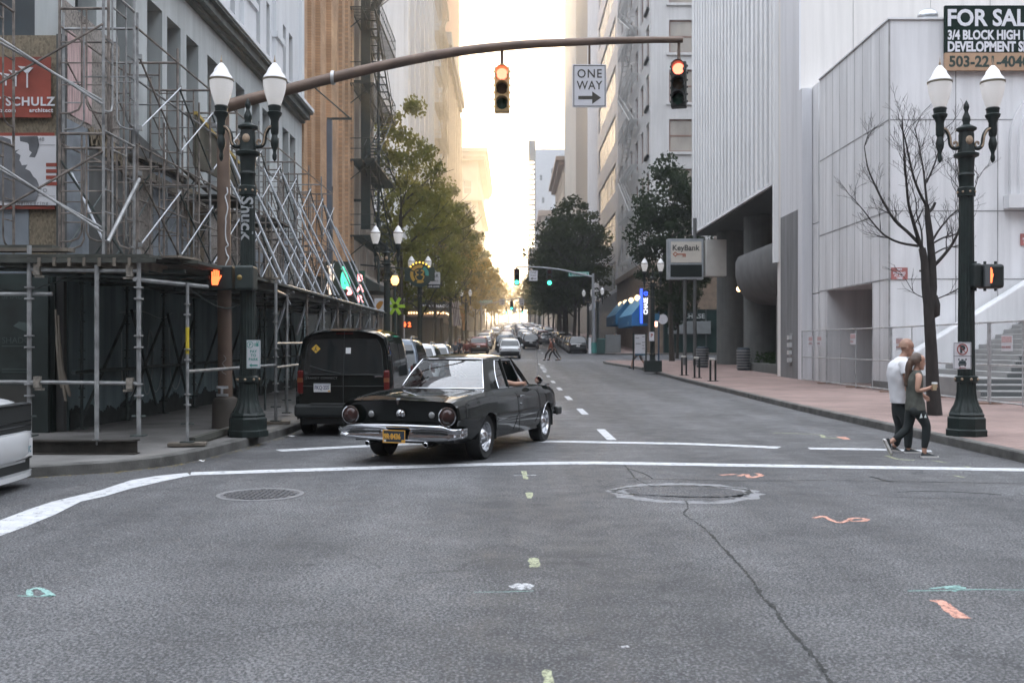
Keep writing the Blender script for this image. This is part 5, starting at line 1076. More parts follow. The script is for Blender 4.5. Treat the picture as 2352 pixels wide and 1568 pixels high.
for s, z in (('PAY', .56), ('TO', .42), ('PARK', .28)): put(t, s, 0, h_*z, h_*.13, GRNI, .002, sp=1.1)
pr = MB().lathe([(.055, 0), (.055, -.002), (.045, -.002), (.045, 0)], 24, (-.055, -.002, h_*.84), axis='Y', caps=False); q = text_mb('P', .075, front(-.055, -.004, h_*.84-.026), .002, .001, align='CENTER'); pr.add(q.v, q.f)
pr.box(.02, .035, -.003, -.001, h_*.78, h_*.9).box(.045, .085, -.003, -.001, h_*.78, h_*.9).box(.05, .065, -.003, -.001, h_*.91, h_*.95).box(.075, .09, -.003, -.001, h_*.91, h_*.95)
pr.prism([(.07, .04), (-.03, .04), (-.03, .02), (-.07, .055), (-.03, .085), (-.03, .065), (.07, .065)], -.003, -.001); part('symbol', pr, GRNI, t)
y = 16.7; REDI = mt('sign_red_ink', (.28, .05, .04), .6, var=0); INK = mt('sign_ink', (.03, .045, .05), .6, var=0)
t, w_, h_ = plate('no_parking_sign', 'white no parking sign with red crossed P and bus symbol on the right lamp post', 'sign', 2189, 2232, 786, 848, y, SGW, INK, rz=R(4))
c = (0, h_*.74)
part('ring', MB().lathe([(.095, 0), (.095, -.004), (.078, -.004), (.078, 0)], 28, (0, -.002, c[1]), axis='Y', caps=False).prism([(-.062, c[1]+.055), (-.055, c[1]+.066), (.066, c[1]-.055), (.058, c[1]-.064)], -.006, -.004), REDI, t)
put(t, 'P', 0, c[1]-.052, .155, INK, .012)
bu = MB().box(-.155, .155, -.004, -.002, h_*.485, h_*.50).box(-.07, .07, -.004, -.002, .085, .11).box(-.058, .058, -.004, -.002, .11, .145).box(-.068, .068, -.004, -.002, .068, .08).box(-.062, -.035, -.004, -.002, .05, .068).box(.035, .062, -.004, -.002, .05, .068).box(-.02, .02, -.004, -.002, .15, .17).box(-.075, -.05, -.004, -.002, .155, .18).box(.05, .075, -.004, -.002, .155, .18)
part('bus_symbol', bu, INK, t); part('red_arrow', MB().prism([(-.06, .026), (-.03, .038), (-.03, .03), (.06, .03), (.06, .022), (-.03, .022), (-.03, .014)], -.004, -.002), REDI, t)
# ------------------------------------------------------------------ chain link fence
WIRE = M('fence_wire', (.34, .35, .36), .5, .4, .2, 9); RAILM = M('fence_rail', (.45, .46, .47), .45, .5, .25, 6)
FN = ['chain link fence panel at the far end beside the grey wall', 'second chain link fence panel from the grey wall, across the dark recess', 'third chain link fence panel from the grey wall, behind the couple', 'chain link fence panel behind the bare tree', 'chain link fence panel behind the right street lamp', 'chain link fence panel nearest the camera in front of the stairs']
for k in range(6):
    y0, y1 = 43.2-3.4*k, 43.2-3.4*(k+1)+.06; x = 12.55+.02*math.sin(k*3); zb = .17+gz(y0)
    t = thing('chain_link_fence', FN[k], 'fence', (x, (y0+y1)/2, zb), group='chain link fence panels')
    for yy in (y0, y1, (y0+y1)/2): part('post', MB().tube((x, yy, zb), (x, yy, zb+2.15), .026 if yy != (y0+y1)/2 else .018, 8), RAILM, t, 40, True)
    for z in (.06, 1.02, 2.13): part('rail', MB().tube((x, y0, zb+z), (x, y1, zb+z), .024, 8), RAILM, t, 40, True)
    ms = MB(); pit = .075; hh = 2.08; ln = y0-y1
    def seg(ya, za, yb, zb_):
        d = Vector((0, yb-ya, zb_-za)).normalized(); n_ = Vector((0, -d.z, d.y))*.0027; a = Vector((x, ya, za)); b_ = Vector((x, yb, zb_)); ms.quad(a-n_, b_-n_, b_+n_, a+n_)
    c = -hh
    while c < ln:
        a0, a1 = max(c, 0), min(c+hh, ln)
        if a1 > a0: seg(y1+a0, zb+.04+a0-c, y1+a1, zb+.04+a1-c); seg(y1+a0, zb+.04+hh-(a0-c), y1+a1, zb+.04+hh-(a1-c))
        c += pit*1.414
    part('mesh', ms, WIRE, t, world=True)
    part('foot', MB().box(x-.35, x+.35, y1-.05, y1+.05, zb-.02, zb+.03), mt('fence_foot', (.25, .17, .13), .8), t, world=True)
NT = M('red_white_notice', (.52, .36, .36), .7, var=.3, vs=25)
for k, (y, z) in enumerate(((41.8, 1.9), (40.6, 1.9), (36.6, 1.95), (32.2, 1.75), (25.2, 1.75))):
    t = thing('fence_notice', ['leftmost pale notice on the chain link fence', 'pale red notice just right of the leftmost fence notice', 'small pink notice on the fence across the recess', 'small pale notice on the fence left of the bare tree', 'grey and red notice on the fence right of the lamp post'][k], 'sign', (12.5, y, z))
    part('sheet', MB().box(12.50, 12.51, y-.28, y+.28, z-.2, z+.2), SGW, t, world=True)
    pr = MB().box(12.494, 12.499, y-.26, y+.26, z+.02, z+.17)
    part('red_panel', pr, NT, t, world=True)
    q = text_mb('LEGAL NOTICE' if k in (0, 4) else 'NO ENTRY', .068, Matrix.Translation((12.49, y+.25, z-.12)) @ Matrix.Rotation(R(-90), 4, 'Z') @ Matrix.Rotation(R(90), 4, 'X'), .002, .001); part('lettering', q, REDI, t, world=True)
# ------------------------------------------------------------------ street things on the right pavement
BL_ = [(8.55, 49.7, 'far'), (8.58, 46.4, 'mid'), (8.6, 42.8, 'near')]
for x, y, k in BL_:
    z = gz(y)+.15; t = thing('bike_rack', {'far': 'black double post bike rack farthest up the right kerb', 'mid': 'middle one of the three black double post bike racks', 'near': 'nearest black double post bike rack with a pale cap'}[k], 'bike rack', (x, y, z), group='bike racks along the right kerb')
    for dx in (-.11, .11): part('post', MB().tube((dx, 0, 0), (dx, 0, .9), .045, 10), GREENB, t, 40)
    part('cap', MB().box(-.15, .08, -.06, .06, .9, .99), mt('pale_cap', (.45, .44, .40), .5), t, bevel=.02); part('foot', MB().box(-.22, .22, -.08, .08, 0, .025), GREENB, t)
for x, y, k in ((11.8, 62, 0), (13.2, 57, 1)):
    z = gz(y)+.15; t = thing('litter_bin', ['round ribbed grey litter bin farther from the camera', 'round ribbed litter bin with a dark blue liner'][k], 'litter bin', (x, y, z), group='round litter bins')
    rb_ = MB()
    for i in range(7): rb_.lathe([(.36, .12+.16*i), (.40, .13+.16*i), (.40, .2+.16*i), (.36, .21+.16*i)], 18, caps=False)
    part('bands', rb_, mt('bin_grey', (.22, .22, .22), .5, .3), t, 40); part('drum', MB().lathe([(.35, .02), (.36, 1.25), (.3, 1.3), (.3, 1.2)], 18), mt('bin_dk', (.02, .035, .05), .6), t, 40)
# pole sign of the bank at the block end
y = 66.; KW = M('sign_lit_face', (.66, .62, .55), .5, var=.03); ALU = M('sign_alu', (.42, .45, .48), .4, .5, .1)
t = thing('bank_pole_sign', 'white lit KeyBank sign cabinet with an orange key on two grey poles', 'sign', (PX(1575, y), y, gz(y)+.15))
part('cabinet', MB().box(PX(1534, y), PX(1616, y), y, y+.7, PZ(641, y), PZ(548, y)), ALU, t, world=True)
part('face', MB().box(PX(1541, y), PX(1611, y), y-.03, y-.004, PZ(603, y), PZ(555, y)), KW, t, world=True); part('lower_panel', MB().box(PX(1540, y), PX(1612, y), y-.03, y-.004, PZ(636, y), PZ(608, y)), mt('dark_led', (.012, .018, .017), .8, spec=.1), t, world=True)
cond('KeyBank', 1545, 575, 12.5, 62, y-.03, mt('grey_text', (.05, .05, .045), .6, var=0), .008, 'lettering', t, -.02)
ORK = mt('orange_key', (.42, .09, .03), .6, var=0); ky = MB(); k = y/F; cx, cz = PX(1551, y), PZ(584, y)
ky.prism([(cx-6*k, cz), (cx, cz+6*k), (cx+6*k, cz), (cx, cz-6*k)], y-.05, y-.032); ky.box(cx+5*k, cx+24*k, y-.05, y-.032, cz-1.2*k, cz+1.2*k).box(cx+17*k, cx+19*k, y-.05, y-.032, cz-6*k, cz-1.2*k).box(cx+21*k, cx+23.5*k, y-.05, y-.032, cz-6*k, cz-1.2*k)
part('key_emblem', ky, ORK, t, world=True); part('key_hole', MB().prism([(cx-3.3*k, cz), (cx, cz+3.3*k), (cx+3.3*k, cz), (cx, cz-3.3*k)], y-.056, y-.051), KW, t, world=True)
part('side_cabinet', MB().box(PX(1619, y), PX(1665, y), y-.5, y+.4, PZ(635, y), PZ(552, y)), M('sign_back_white', (.50, .49, .46), .6, var=.08), t, world=True)
for px in (1575, 1598): part('pole', MB().tube((PX(px, y), y+.3, gz(y)+.1), (PX(px, y), y+.3, PZ(640, y) if px == 1575 else PZ(500, y)), .12, 10), mt('pole_grey', (.12, .125, .125), .5, .4), t, 40, True)
# second avenue corner: kiosk, bus pole, parking signs, bins
y = 58; t = thing('map_kiosk', 'freestanding white timetable board in a dark frame on the right pavement', 'sign board', (PX(1470, y), y, gz(y)+.15))
part('board', MB().box(PX(1458, y), PX(1482, y), y, y+.06, PZ(812, y), PZ(768, y)), SGW, t, world=True)
fr = MB()
for px in (1455, 1484): fr.box(PX(px-1.5, y), PX(px+1.5, y), y, y+.08, gz(y)+.15, PZ(765, y))
part('post', fr, GREENB, t, world=True); part('footer', MB().box(PX(1458, y), PX(1482, y), y-.01, y+.05, PZ(816, y), PZ(812, y)), mt('blue_band', (.02, .08, .14), .5), t, world=True)
pr = MB()
for i, (a, b_, v) in enumerate(((1460, 1468, 776), (1475, 1481, 773), (1460, 1472, 789), (1475, 1481, 786), (1475, 1480, 793), (1475, 1481, 800))): pr.box(PX(a, y), PX(b_, y), y-.012, y-.002, PZ(v+1, y), PZ(v-1, y))
part('print', pr, mt('grey_print', (.25, .25, .26)), t, world=True)
y = 55; t, w_, h_ = plate('parking_sign', 'small white no parking sign on the lamp post by the timetable board', 'sign', 1491, 1503, 762, 783, y, SGW, INK); put(t, 'P', 0, .22, .26, REDI, .01)
y = 60; t = thing('bus_stop', 'slim blue bus stop pole with round blue and white discs', 'bus stop', (PX(1513, y), y, gz(y)+.15))
part('pole', MB().tube((PX(1513, y), y, gz(y)+.15), (PX(1513, y), y, PZ(715, y)), .05, 8), mt('blue_pole', (.015, .05, .10), .5), t, 40, True)
for px, py, r_, m in ((1508, 729, .24, mt('blue_disc', (.02, .12, .22), .5)), (1522, 733, .30, SGW)): part('disc', MB().lathe([(r_, 0), (r_, -.03), (.001, -.031)], 20, (PX(px, y), y-.06, PZ(py, y)), axis='Y'), m, t, 40, True)
part('lamp_panel', MB().box(PX(1502, y), PX(1510, y), y-.08, y-.05, PZ(750, y), PZ(738, y)), M('pink_lit', (.8, .45, .35), emit=(1, .5, .35), es=1.2), t, world=True)
# ------------------------------------------------------------------ blue awnings and blade sign of the white building
BAW = M('blue_awning', (.015, .15, .33), .6, var=.12); BAW_LIT = M('blue_awning_lit', (.12, .30, .46), .7, var=.08)  # light falling on the slope is put into the paler top colour
for k, (y0, y1) in enumerate(((95, 107), (110, 121))):
    t = thing('awning', ['blue shop awning nearest the blue lit blade sign', 'second blue shop awning farther up the street'][k], 'awning', (12.4, y0, 4), group='blue awnings')
    a, b_, zt, zm, zb = 12.98, 11.35, 6.7+gz(y0)-.9, 4.7+gz(y0)-.9, 3.6+gz(y0)-.9
    m = MB().add([(a, y0, zt), (b_, y0, zm), (b_, y1, zm), (a, y1, zt)], [(0, 1, 2, 3)])
    part('slope', m, BAW_LIT, t, world=True)
    m = MB().add([(b_, y0, zm), (b_, y0, zb), (b_, y1, zb), (b_, y1, zm), (a, y0, zb), (a, y0, zt), (a, y1, zb), (a, y1, zt)], [(0, 1, 2, 3), (5, 0, 1, 4), (7, 3, 2, 6)])
    part('valance', m, BAW, t, world=True)
    q = text_mb('CHASE', .42, Matrix.Translation((b_-.01, y0+2.6+1.0, zb+.18)) @ Matrix.Rotation(R(-90), 4, 'Z') @ Matrix.Rotation(R(90), 4, 'X'), .006, .002); part('lettering', q, mt('pale_blue_print', (.25, .38, .47)), t, world=True)
LGLB = M('warm_globe', (.9, .75, .5), var=0, emit=(1, .62, .3), es=1.2)
for k in range(5):
    y = 95.5+5.2*k; z = 6.55+gz(95)-.9; t = thing('wall_globe', 'glowing round wall globe above the blue awnings, number'.replace(', number', '') if False else ['glowing wall globe right beside the blue blade sign', 'glowing wall globe second from the blue blade sign', 'middle glowing wall globe above the blue awnings', 'glowing wall globe second from the far end of the awnings', 'glowing wall globe at the far end of the awnings'][k], 'lamp', (12.6, y, z), group='wall globes above the awnings')
    part('globe', MB().ball((0, 0, 0), .30, n=10, k=8), LGLB, t, 60); part('bracket', MB().tube((0, 0, -.3), (.35, 0, -.45), .03, 6), IRONB, t)
y = 93.2; t = thing('blade_sign', 'dark blade sign with glowing blue edge reading CHASE in white, above the right pavement', 'sign', (PX(1480, y), y, 4.5))
BLIT = M('blue_lit', (.05, .12, .9), var=0, emit=(.03, .08, 1.), es=.9)
part('panel', MB().box(PX(1476, y), PX(1489, y), y, y+.3, PZ(742, y), PZ(664, y)), M('dark_panel', (.008, .016, .02), .4, var=0), t, world=True); part('lit_edge', MB().box(PX(1471, y), PX(1476, y), y-.05, y+.3, PZ(742, y), PZ(663, y)), BLIT, t, world=True)
q = text_mb('CHASE', .52, Matrix.Translation((PX(1487.3, y), y-.02, PZ(722, y))) @ Matrix.Rotation(R(90), 4, 'X') @ Matrix.Rotation(R(90), 4, 'Z'), .02, .004, sx=.98); part('lettering', q, M('white_lit', (.8, .8, .85), var=0, emit=(.9, .92, 1), es=.5), t, world=True)
part('emblem', MB().lathe([(.22, 0), (.22, -.02), (.09, -.02), (.09, 0)], 8, (PX(1483.5, y), y-.01, PZ(674, y)), axis='Y', caps=False), BLIT, t, world=True)
# ------------------------------------------------------------------ second signal mast
GALP = M('galv_pole', (.26, .27, .28), .5, .5, .15); y = 93.5
t = thing('signal_mast', 'grey signal mast with a curved arm at the second crossing', 'traffic signal', (PX(1362, y), y, gz(y)+.15)); 
part('pole', MB().tube((PX(1364, y), y, gz(y)+.15), (PX(1362, y), y, PZ(628, y)), .17, 10, .13), GALP, t, 40, True)
part('arm', MB().path(catmull([tuple(at(px, py, y)) for px, py in ((1362, 636), (1330, 629), (1290, 620), (1240, 614), (1185, 613))], 4), [lerp(.11, .06, i/16) for i in range(17)], 8), GALP, t, 40, True)
part('base_cover', MB().lathe([(.42, 0), (.40, .3), (.28, .45), (.25, 1.0)], 10, (PX(1364, y), y, gz(y)+.15)), mt('teal_base', (.02, .16, .14), .6), t, 40, True)
for px, py, lab in ((1187, 617, 'distant traffic light with green lamp at the left tip of the second arm'), (1262, 618, 'distant traffic light with green lamp in the middle of the second arm')): signal(lab, at(px, py, y), 'g', 1.55, 0, .2, HOUS)
one_way('small white one way sign with left arrow on the second signal arm', 1215, 1235, 621, 645, y, False)
SGN = mt('street_sign_green', (.03, .28, .21), .5, var=.05)
t, w_, h_ = plate('street_name_sign', 'green SW 5TH AVE street name sign on the second mast arm', 'sign', 1306, 1353, 624, 635, y, SGN, SGW); put(t, 'SW 5TH AVE', .05, h_*.22, h_*.72, SGW, .004, sp=.95, sx=.8)
y = 175; t = thing('signal_mast', 'distant signal mast reaching in from the left at the third crossing', 'traffic signal', (PX(1105, y), y, gz(y)))
part('pole', MB().tube((-5.6, y, gz(y)), (-5.6, y, PZ(694, y)), .17, 8), GALP, t, 40, True); part('arm', MB().path([(-5.6, y, PZ(700, y)), tuple(at(1150, 692, y)), tuple(at(1200, 683, y))], .1, 8), GALP, t, 40, True)
t, w_, h_ = plate('street_name_sign', 'tiny green street name sign at the third crossing', 'sign', 1101, 1131, 689, 696, y, SGN, SGW); put(t, 'SW 6TH AVE', 0, .12, .4, SGW, .004, sx=.8)
one_way('tiny white one way sign left of the third crossing lights', 1147, 1159, 686, 700, y, True); one_way('tiny white one way sign right of the third crossing lights', 1192, 1204, 686, 701, y, True)
for px, py, yy, lab in ((1175, 691, 174, 'tiny green traffic light in the middle of the third crossing'), (1163, 705, 250, 'tiny green traffic light left at the fourth crossing'), (1200, 705, 250, 'tiny green traffic light right at the fourth crossing')): signal(lab, at(px, py, yy), 'g', 1.6, 0, .3)
t, w_, h_ = plate('white_sign', 'tiny blank white sign hanging at the fourth crossing', 'sign', 1177, 1186, 706, 717, 250, SGW)
# ------------------------------------------------------------------ left pavement signs
y = 41; OGR = mt('orange_red_ink', (.42, .14, .05), .6, var=0)
t, w_, h_ = plate('hand_sign', 'white sign with an orange pointing hand and a red figure 2 on the left pavement', 'sign', 860, 899, 685, 716, y, SGW, None, pole=True)
part('hand_symbol', MB().prism([(-.28, .08), (-.2, .06), (-.06, .22), (.02, .38), (-.02, .45), (-.14, .44), (-.24, .34), (-.3, .2)], -.006, -.002), mt('orange_ink', (.45, .20, .03), .6), t)
part('divider', MB().box(.09, .1, -.005, -.002, .04, h_-.04), OGR, t); put(t, '2', .22, h_*.52, .28, OGR, .012); part('arrow', MB().prism([(.2, .2), (.23, .2), (.23, .1), (.26, .1), (.215, .05), (.17, .1), (.2, .1)], -.005, -.002), INK, t)
part('pole', MB().tube((-.25, .05, gz(y)+.15-t.location.z), (-.25, .05, .1), .03, 6), GREENB, t, 40)
LIME = mt('lime_green', (.30, .48, .03), .6, var=.05)
y = 40.5; t = thing('asterisk_sign', 'lime green asterisk shaped sign beside the orange hand sign', 'sign', at(908, 703, y)); g_ = MB()
for a in (0, 60, 120): g_.cbox((0, 0, 0), (.78, .05, .13), 0, 0, R(a))
part('symbol', g_, LIME, t); part('pole', MB().tube((.1, .06, gz(y)+.15-t.location.z), (.1, .06, 0), .035, 6), GREENB, t, 40)
y = 44; t = thing('lit_lamp', 'old lantern glowing warm orange on a dark post, left pavement', 'street lamp', at(907, 655, y)); 
part('lantern', MB().lathe([(.08, 0), (.17, .12), (.18, .28), (.1, .42)], 10), M('lantern_lit', (1, .6, .2), var=0, emit=(1, .5, .15), es=1.3), t, 50); part('roof', MB().lathe([(.2, .42), (.05, .55), (.02, .65)], 10), IRONB, t, 40); part('post', MB().tube((0, 0, gz(y)+.15-t.location.z), (0, 0, 0), .06, 8), IRONB, t, 40)
y = 52; t = thing('emblem_sign', 'round dark sign with yellow and teal emblem and bulbs on top', 'sign', at(964, 630, y))
r0 = .66; part('disc', MB().lathe([(r0, .1), (r0, -.02), (.001, -.021)], 28, axis='Y').box(-.78, -.4, 0, .1, -.35, .35).box(.4, .78, 0, .1, -.35, .35), M('emblem_dark', (.012, .03, .025), .5), t, 40)
e = MB(); 
for k_ in range(7): a = R(40+100*k_/6); e.ball((.62*math.cos(a), -.04, .62*math.sin(a)), .055, n=8, k=5)
part('bulb', e, M('yellow_lit', (.9, .6, .1), var=0, emit=(1, .6, .08), es=.5), t, 60)
e = MB()
for a0, a1, r1, r2 in ((70, 150, .34, .5), (160, 230, .34, .5), (250, 300, .3, .46)): 
    e.grid([[(rr*math.cos(R(lerp(a0, a1, i/8))), -.03, rr*math.sin(R(lerp(a0, a1, i/8)))) for i in range(9)] for rr in (r1, r2)])
[e.path(catmull([(sx*.06, -.03, .2), (sx*.2, -.03, .16), (sx*.16, -.03, .02), (sx*.07, -.03, -.02), (sx*.22, -.03, -.1), (sx*.14, -.03, -.28)], 4), .035, 5) for sx in (-1, 1)]; part('gold_emblem', e, mt('emblem_gold', (.42, .25, .04), .5), t)
part('teal_emblem', MB().grid([[(rr*math.cos(R(lerp(-10, 60, i/8))), -.03, rr*math.sin(R(lerp(-10, 60, i/8)))) for i in range(9)] for rr in (.3, .48)]), mt('emblem_teal', (.05, .25, .22), .5), t)
part('bracket', MB().tube((-.7, .05, .3), (-3.1, .05, .5), .04, 6), IRONB, t, 40)
y = 62; t = thing('lease_sign', 'white FOR LEASE board hanging over the left pavement', 'sign', at(996, 660, y))
w2_ = 30*y/F/2; part('board', MB().box(-w2_, w2_, 0, .08, .2, 1.05), SGW, t); part('foot_panel', MB().box(-w2_, w2_, 0, .08, -.05, .195), mt('dk_navy', (.02, .03, .035), .5), t); put(t, 'FOR LEASE', 0, .01, .15, SGW, .006, name='lettering'); put(t, 'NORRIS', 0, .36, .14, INK, .002, sp=1.2); put(t, 'N&R', 0, .62, .3, INK, .004); part('bracket', MB().tube((-w2_, .04, 1.0), (-1.9, .04, 1.25), .03, 6), IRONB, t)
# hotel marquee with bulbs
t = thing('hotel_marquee', 'dark hotel marquee with white lettering and a row of glowing bulbs underneath', 'marquee', (-7.9, 90, 4.2))
za, zb = PZ(713, 90), PZ(690, 90); part('canopy', MB().box(-9.7, -6.15, 89.9, 96, za, zb), M('marquee_dark', (.014, .02, .018), .5), t, world=True)
q = text_mb('HOTEL MONACO', .34, front(-9.0, 89.88, za+.28), .01, .003, 1.25); part('lettering', q, mt('sign_white', (.7, .7, .7)), t, world=True)
BULB = M('bulb_lit', (1, .75, .45), var=0, emit=(1, .6, .28), es=1.8)
for i in range(14): part('bulb', MB().ball((-9.4+.24*i, 89.85, za-.22), .075, n=8, k=6), BULB, t, 60, True)
for i in range(8): part('bulb', MB().ball((-6.12, 90.5+.7*i, za-.22), .075, n=8, k=6), BULB, t, 60, True)
part('bulb_band', MB().box(-9.7, -6.1, 89.86, 96.05, za-.5, za-.005), M('bulb_band', (.3, .2, .14), .4), t, world=True)
# shop neon and BAR sign by the shed end
y = 39.5; NEO = {'g': M('neon_green', (.05, .5, .3), var=0, emit=(.1, .8, .45), es=.5), 'p': M('neon_pink', (.9, .35, .35), var=0, emit=(1, .3, .3), es=1.0), 'w': M('neon_warm', (.6, .5, .42), var=0, emit=(.9, .7, .55), es=.45)}
t = thing('bar_sign', 'dark green vertical sign with pink glowing letters BAR', 'sign', (PX(827, y), y, PZ(700, y)))
w3 = 10*y/F; hz_ = 78*y/F; part('panel', MB().box(-w3, w3, 0, .2, 0, hz_), mt('bar_green', (.012, .08, .055), .5), t)
for s, v in (('B', 645), ('A', 669), ('R', 693)): 
    q = text_mb(s, .36, front(0, -.01, PZ(v, y)-PZ(700, y)), .02, .004, align='CENTER'); part('lettering', q, NEO['p'], t)
part('bracket', MB().box(-.9, -w3, .06, .12, .3, .36).box(-.9, -w3, .06, .12, 1.0, 1.06), IRONB, t)
t = thing('neon_window', 'green and pink neon figures glowing in a dark window behind the raking tubes', 'neon sign', at(785, 655, y))
part('backing', MB().box(-.72, .5, .1, .16, -.5, .95), mt('dk_back', (.02, .03, .028), .6), t)
g_ = MB().path(catmull([(.0, 0, .7), (.15, 0, .55), (.05, 0, .3), (.22, 0, .1), (.1, 0, -.1), (.02, 0, .2), (.08, 0, .5), (.2, 0, .3), (.3, 0, -.05)], 5), .07, 6); part('green_tube', g_, NEO['g'], t, 60)
part('pink_tube', MB().path(catmull([(.2, -.05, -.1), (.32, -.05, -.2), (.25, -.05, -.35), (.38, -.05, -.3), (.3, -.05, -.1)], 5), .05, 6), NEO['p'], t, 60)
part('warm_tube', MB().path(catmull([(-.5, 0, .8), (-.38, 0, .4), (-.5, 0, 0), (-.4, 0, -.35)], 5), .1, 6), NEO['w'], t, 60)
# far pedestrian signal
y = 77; t = thing('pedestrian_signal', 'small far pedestrian signal with red hand and number 2 before the hotel entrance', 'pedestrian signal', at(934, 745, y)); part('housing', MB().box(-.42, .42, 0, .2, -.3, .3), BLK, t, bevel=.03)
g_ = hand(1.2, HAND); g_.v = [(p[0]-.15, p[1], p[2]) for p in g_.v]; part('hand', g_, HAND, t); put(t, '2', .22, -.17, .48, HAND, .02, name='number', y=-.006); part('post', MB().tube((-.5, .1, gz(y)-t.location.z), (-.5, .1, .4), .07, 8), GREENB, t, 40)
# flags
def flag(lab, x, y, zt, striped):
    t = thing('flag', lab, 'flag', (x, y, zt)); FA = mt('flag_pole', (.3, .28, .25), .5)
    part('staff', MB().tube((-.4, 0, .2), (.5, 0, -.1), .03, 6), FA, t, 40)
    m = MB(); cols = 9
    for i in range(cols):
        m.cur = i % 2 if striped else (0 if i > 4 else 1)
        x0, x1 = -.35+.8*i/cols, -.35+.8*(i+1)/cols
        m.grid([[(xx+.35*v+.05*math.sin(5*v+xx*4), .08*math.sin(8*v+xx*9), .05-2.6*v) for xx in (x0, x1)] for v in [j/10 for j in range(11)]])
    part('cloth', m, [mt('flag_pale', (.45, .40, .37), .8), mt('flag_dark', (.09, .05, .06), .8) if striped else mt('flag_orange', (.5, .25, .1), .8)], t, 60)
flag('dark red and white striped flag hanging by the hotel entrance', PX(1042, 100), 100, PZ(690, 100), True); flag('smaller flag with an orange part hanging right of the striped flag', PX(1063, 112), 112, PZ(706, 112), False)
flag('striped flag high on the unfinished white tower', PX(1253, 590), 590, PZ(395, 590), True); flag('pinkish flag below the other flag on the unfinished white tower', PX(1240, 590), 590, PZ(430, 590), False)
for n_ in ('flag.002', 'flag.003'): bpy.data.objects[n_].scale = (5, 5, 3)
# bins and boxes at the far right corner
y = 92.6; z = gz(y)+.15
t = thing('green_bin', 'dark green street bin beside the second signal mast', 'litter bin', (PX(1381, y), y, z)); part('body', MB().box(-.36, .36, 0, .6, 0, 1.25), mt('bin_green', (.015, .05, .045), .6), t, bevel=.06); part('lid', MB().box(-.4, .4, -.04, .64, 1.26, 1.4), mt('bin_lid', (.02, .09, .08), .5), t, bevel=.05)
t = thing('utility_cabinet', 'grey utility cabinet on the far right pavement', 'cabinet', (PX(1408, y+2), y+2, z)); part('body', MB().box(-.75, .75, 0, .7, 0, 1.75), mt('cab_grey', (.12, .13, .13), .6), t, bevel=.05); part('door', MB().box(-.6, .6, -.02, -.004, .15, 1.6), mt('cab_door', (.15, .16, .16), .6), t)
single('white_post', MB().box(PX(1352, y), PX(1358, y), y, y+.1, z, PZ(775, y)), SGW, 'flat white marker post left of the second signal mast', 'post', (PX(1355, y), y, z))
single('base_block', MB().cbox((PX(1497, 55.6), 55.2, gz(55)+.45), (.95, .5, .62)), GREENB, 'dark square plinth at the foot of the right lamp by the timetable board', 'plinth', (PX(1497, 55.6), 55.2, gz(55)+.15))
# ------------------------------------------------------------------ vehicles
PBLK = M('black_paint', (.006, .0085, .008), .06, 0, .1, 2, spec=.42); RUB = M('tyre_rubber', (.012, .013, .013), .75, var=.3, vs=8); CHR = M('chrome', (.50, .51, .53), .08, 1., var=.05, vs=4)
DARK = M('dark_trim', (.012, .014, .014), .6, var=.1); REDL = M('tail_lens', (.09, .008, .007), .15, var=.1); AMB = M('amber_lens', (.03, .011, .009), .25, var=.2, vs=20)
CGL = glass('car_glass', (.42, .47, .47), .95, .09); CGD = M('tinted_car_glass', (.010, .014, .015), .04, var=0, spec=.8)
PLW = mt('plate_white', (.58, .58, .58), .5, var=.05)
PROF = [(0, .93), (.12, .955), (.35, .99), (.55, 1.0), (.70, 1.012), (.80, .995), (.92, .95), (1, .90)]
def body_rows(xs, top, sh, wd, low, axles, ra, za, prof=PROF, crown=2.2, nt=7, ns=14, ridge=0.):
    rows = []
    for x in xs:
        zt, zs, w_, zl = top(x), sh(x), wd(x), low(x); zb = zl
        for a in axles:
            d = ra*ra-(x-a)**2
            if d > 0: zb = max(zb, za+math.sqrt(d))
        half = []
        ws = w_*prof[-1][1]
        for i in range(nt):
            t = i/nt; half.append((ws*t, lerp(zt, zs, t**crown)+ridge*max(0, t-.75)*4*(1-t)*4*.25))
        for i in range(ns+1):
            z = lerp(zs, zb, i/ns); q = (z-zl)/(zs-zl); half.append((w_*interp(q, prof), z))
        rows.append([(x, -y, z) for y, z in reversed(half)]+[(x, y, z) for y, z in half[1:]])
    return rows
def seq(a, b, n): return [lerp(a, b, i/n) for i in range(n+1)]
def arch_xs(x0, x1, axles, ra):
    s = set(seq(x0, x1, 40))
    for a in axles: s |= {a+ra*math.sin(R(-90+180*i/18)) for i in range(19)}
    return sorted(x for x in s if x0-1e-6 <= x <= x1+1e-6)
def wheel(par, x, y, r, wd, rimr, rim=None, side=1, disc_=None):
    w_ = thing('wheel', None, None, (x, y, r)); w_.parent = par
    part('tyre', MB().lathe([(rimr, -wd*.42), (r*.93, -wd*.5), (r*.985, -wd*.42), (r, -wd*.3), (r, wd*.3), (r*.985, wd*.42), (r*.93, wd*.5), (rimr, wd*.42)], 32, axis='Y', caps=False), RUB, w_, 40)
    o = side*wd*.5
    part('rim', MB().lathe([(rimr*1.02, o*.86), (rimr*1.0, o*.95), (rimr*.93, o*.90), (rimr*.88, o*.55), (rimr*.62, o*.45), (rimr*.5, o*.62), (rimr*.3, o*.98), (rimr*.08, o*1.08), (.001, o*1.08)], 24, axis='Y', caps=False), rim or CHR, w_, 40)
    part('hub', MB().lathe([(rimr*1.0, -o*.7), (.001, -o*.7)], 24, axis='Y', caps=False), DARK, w_)
    return w_
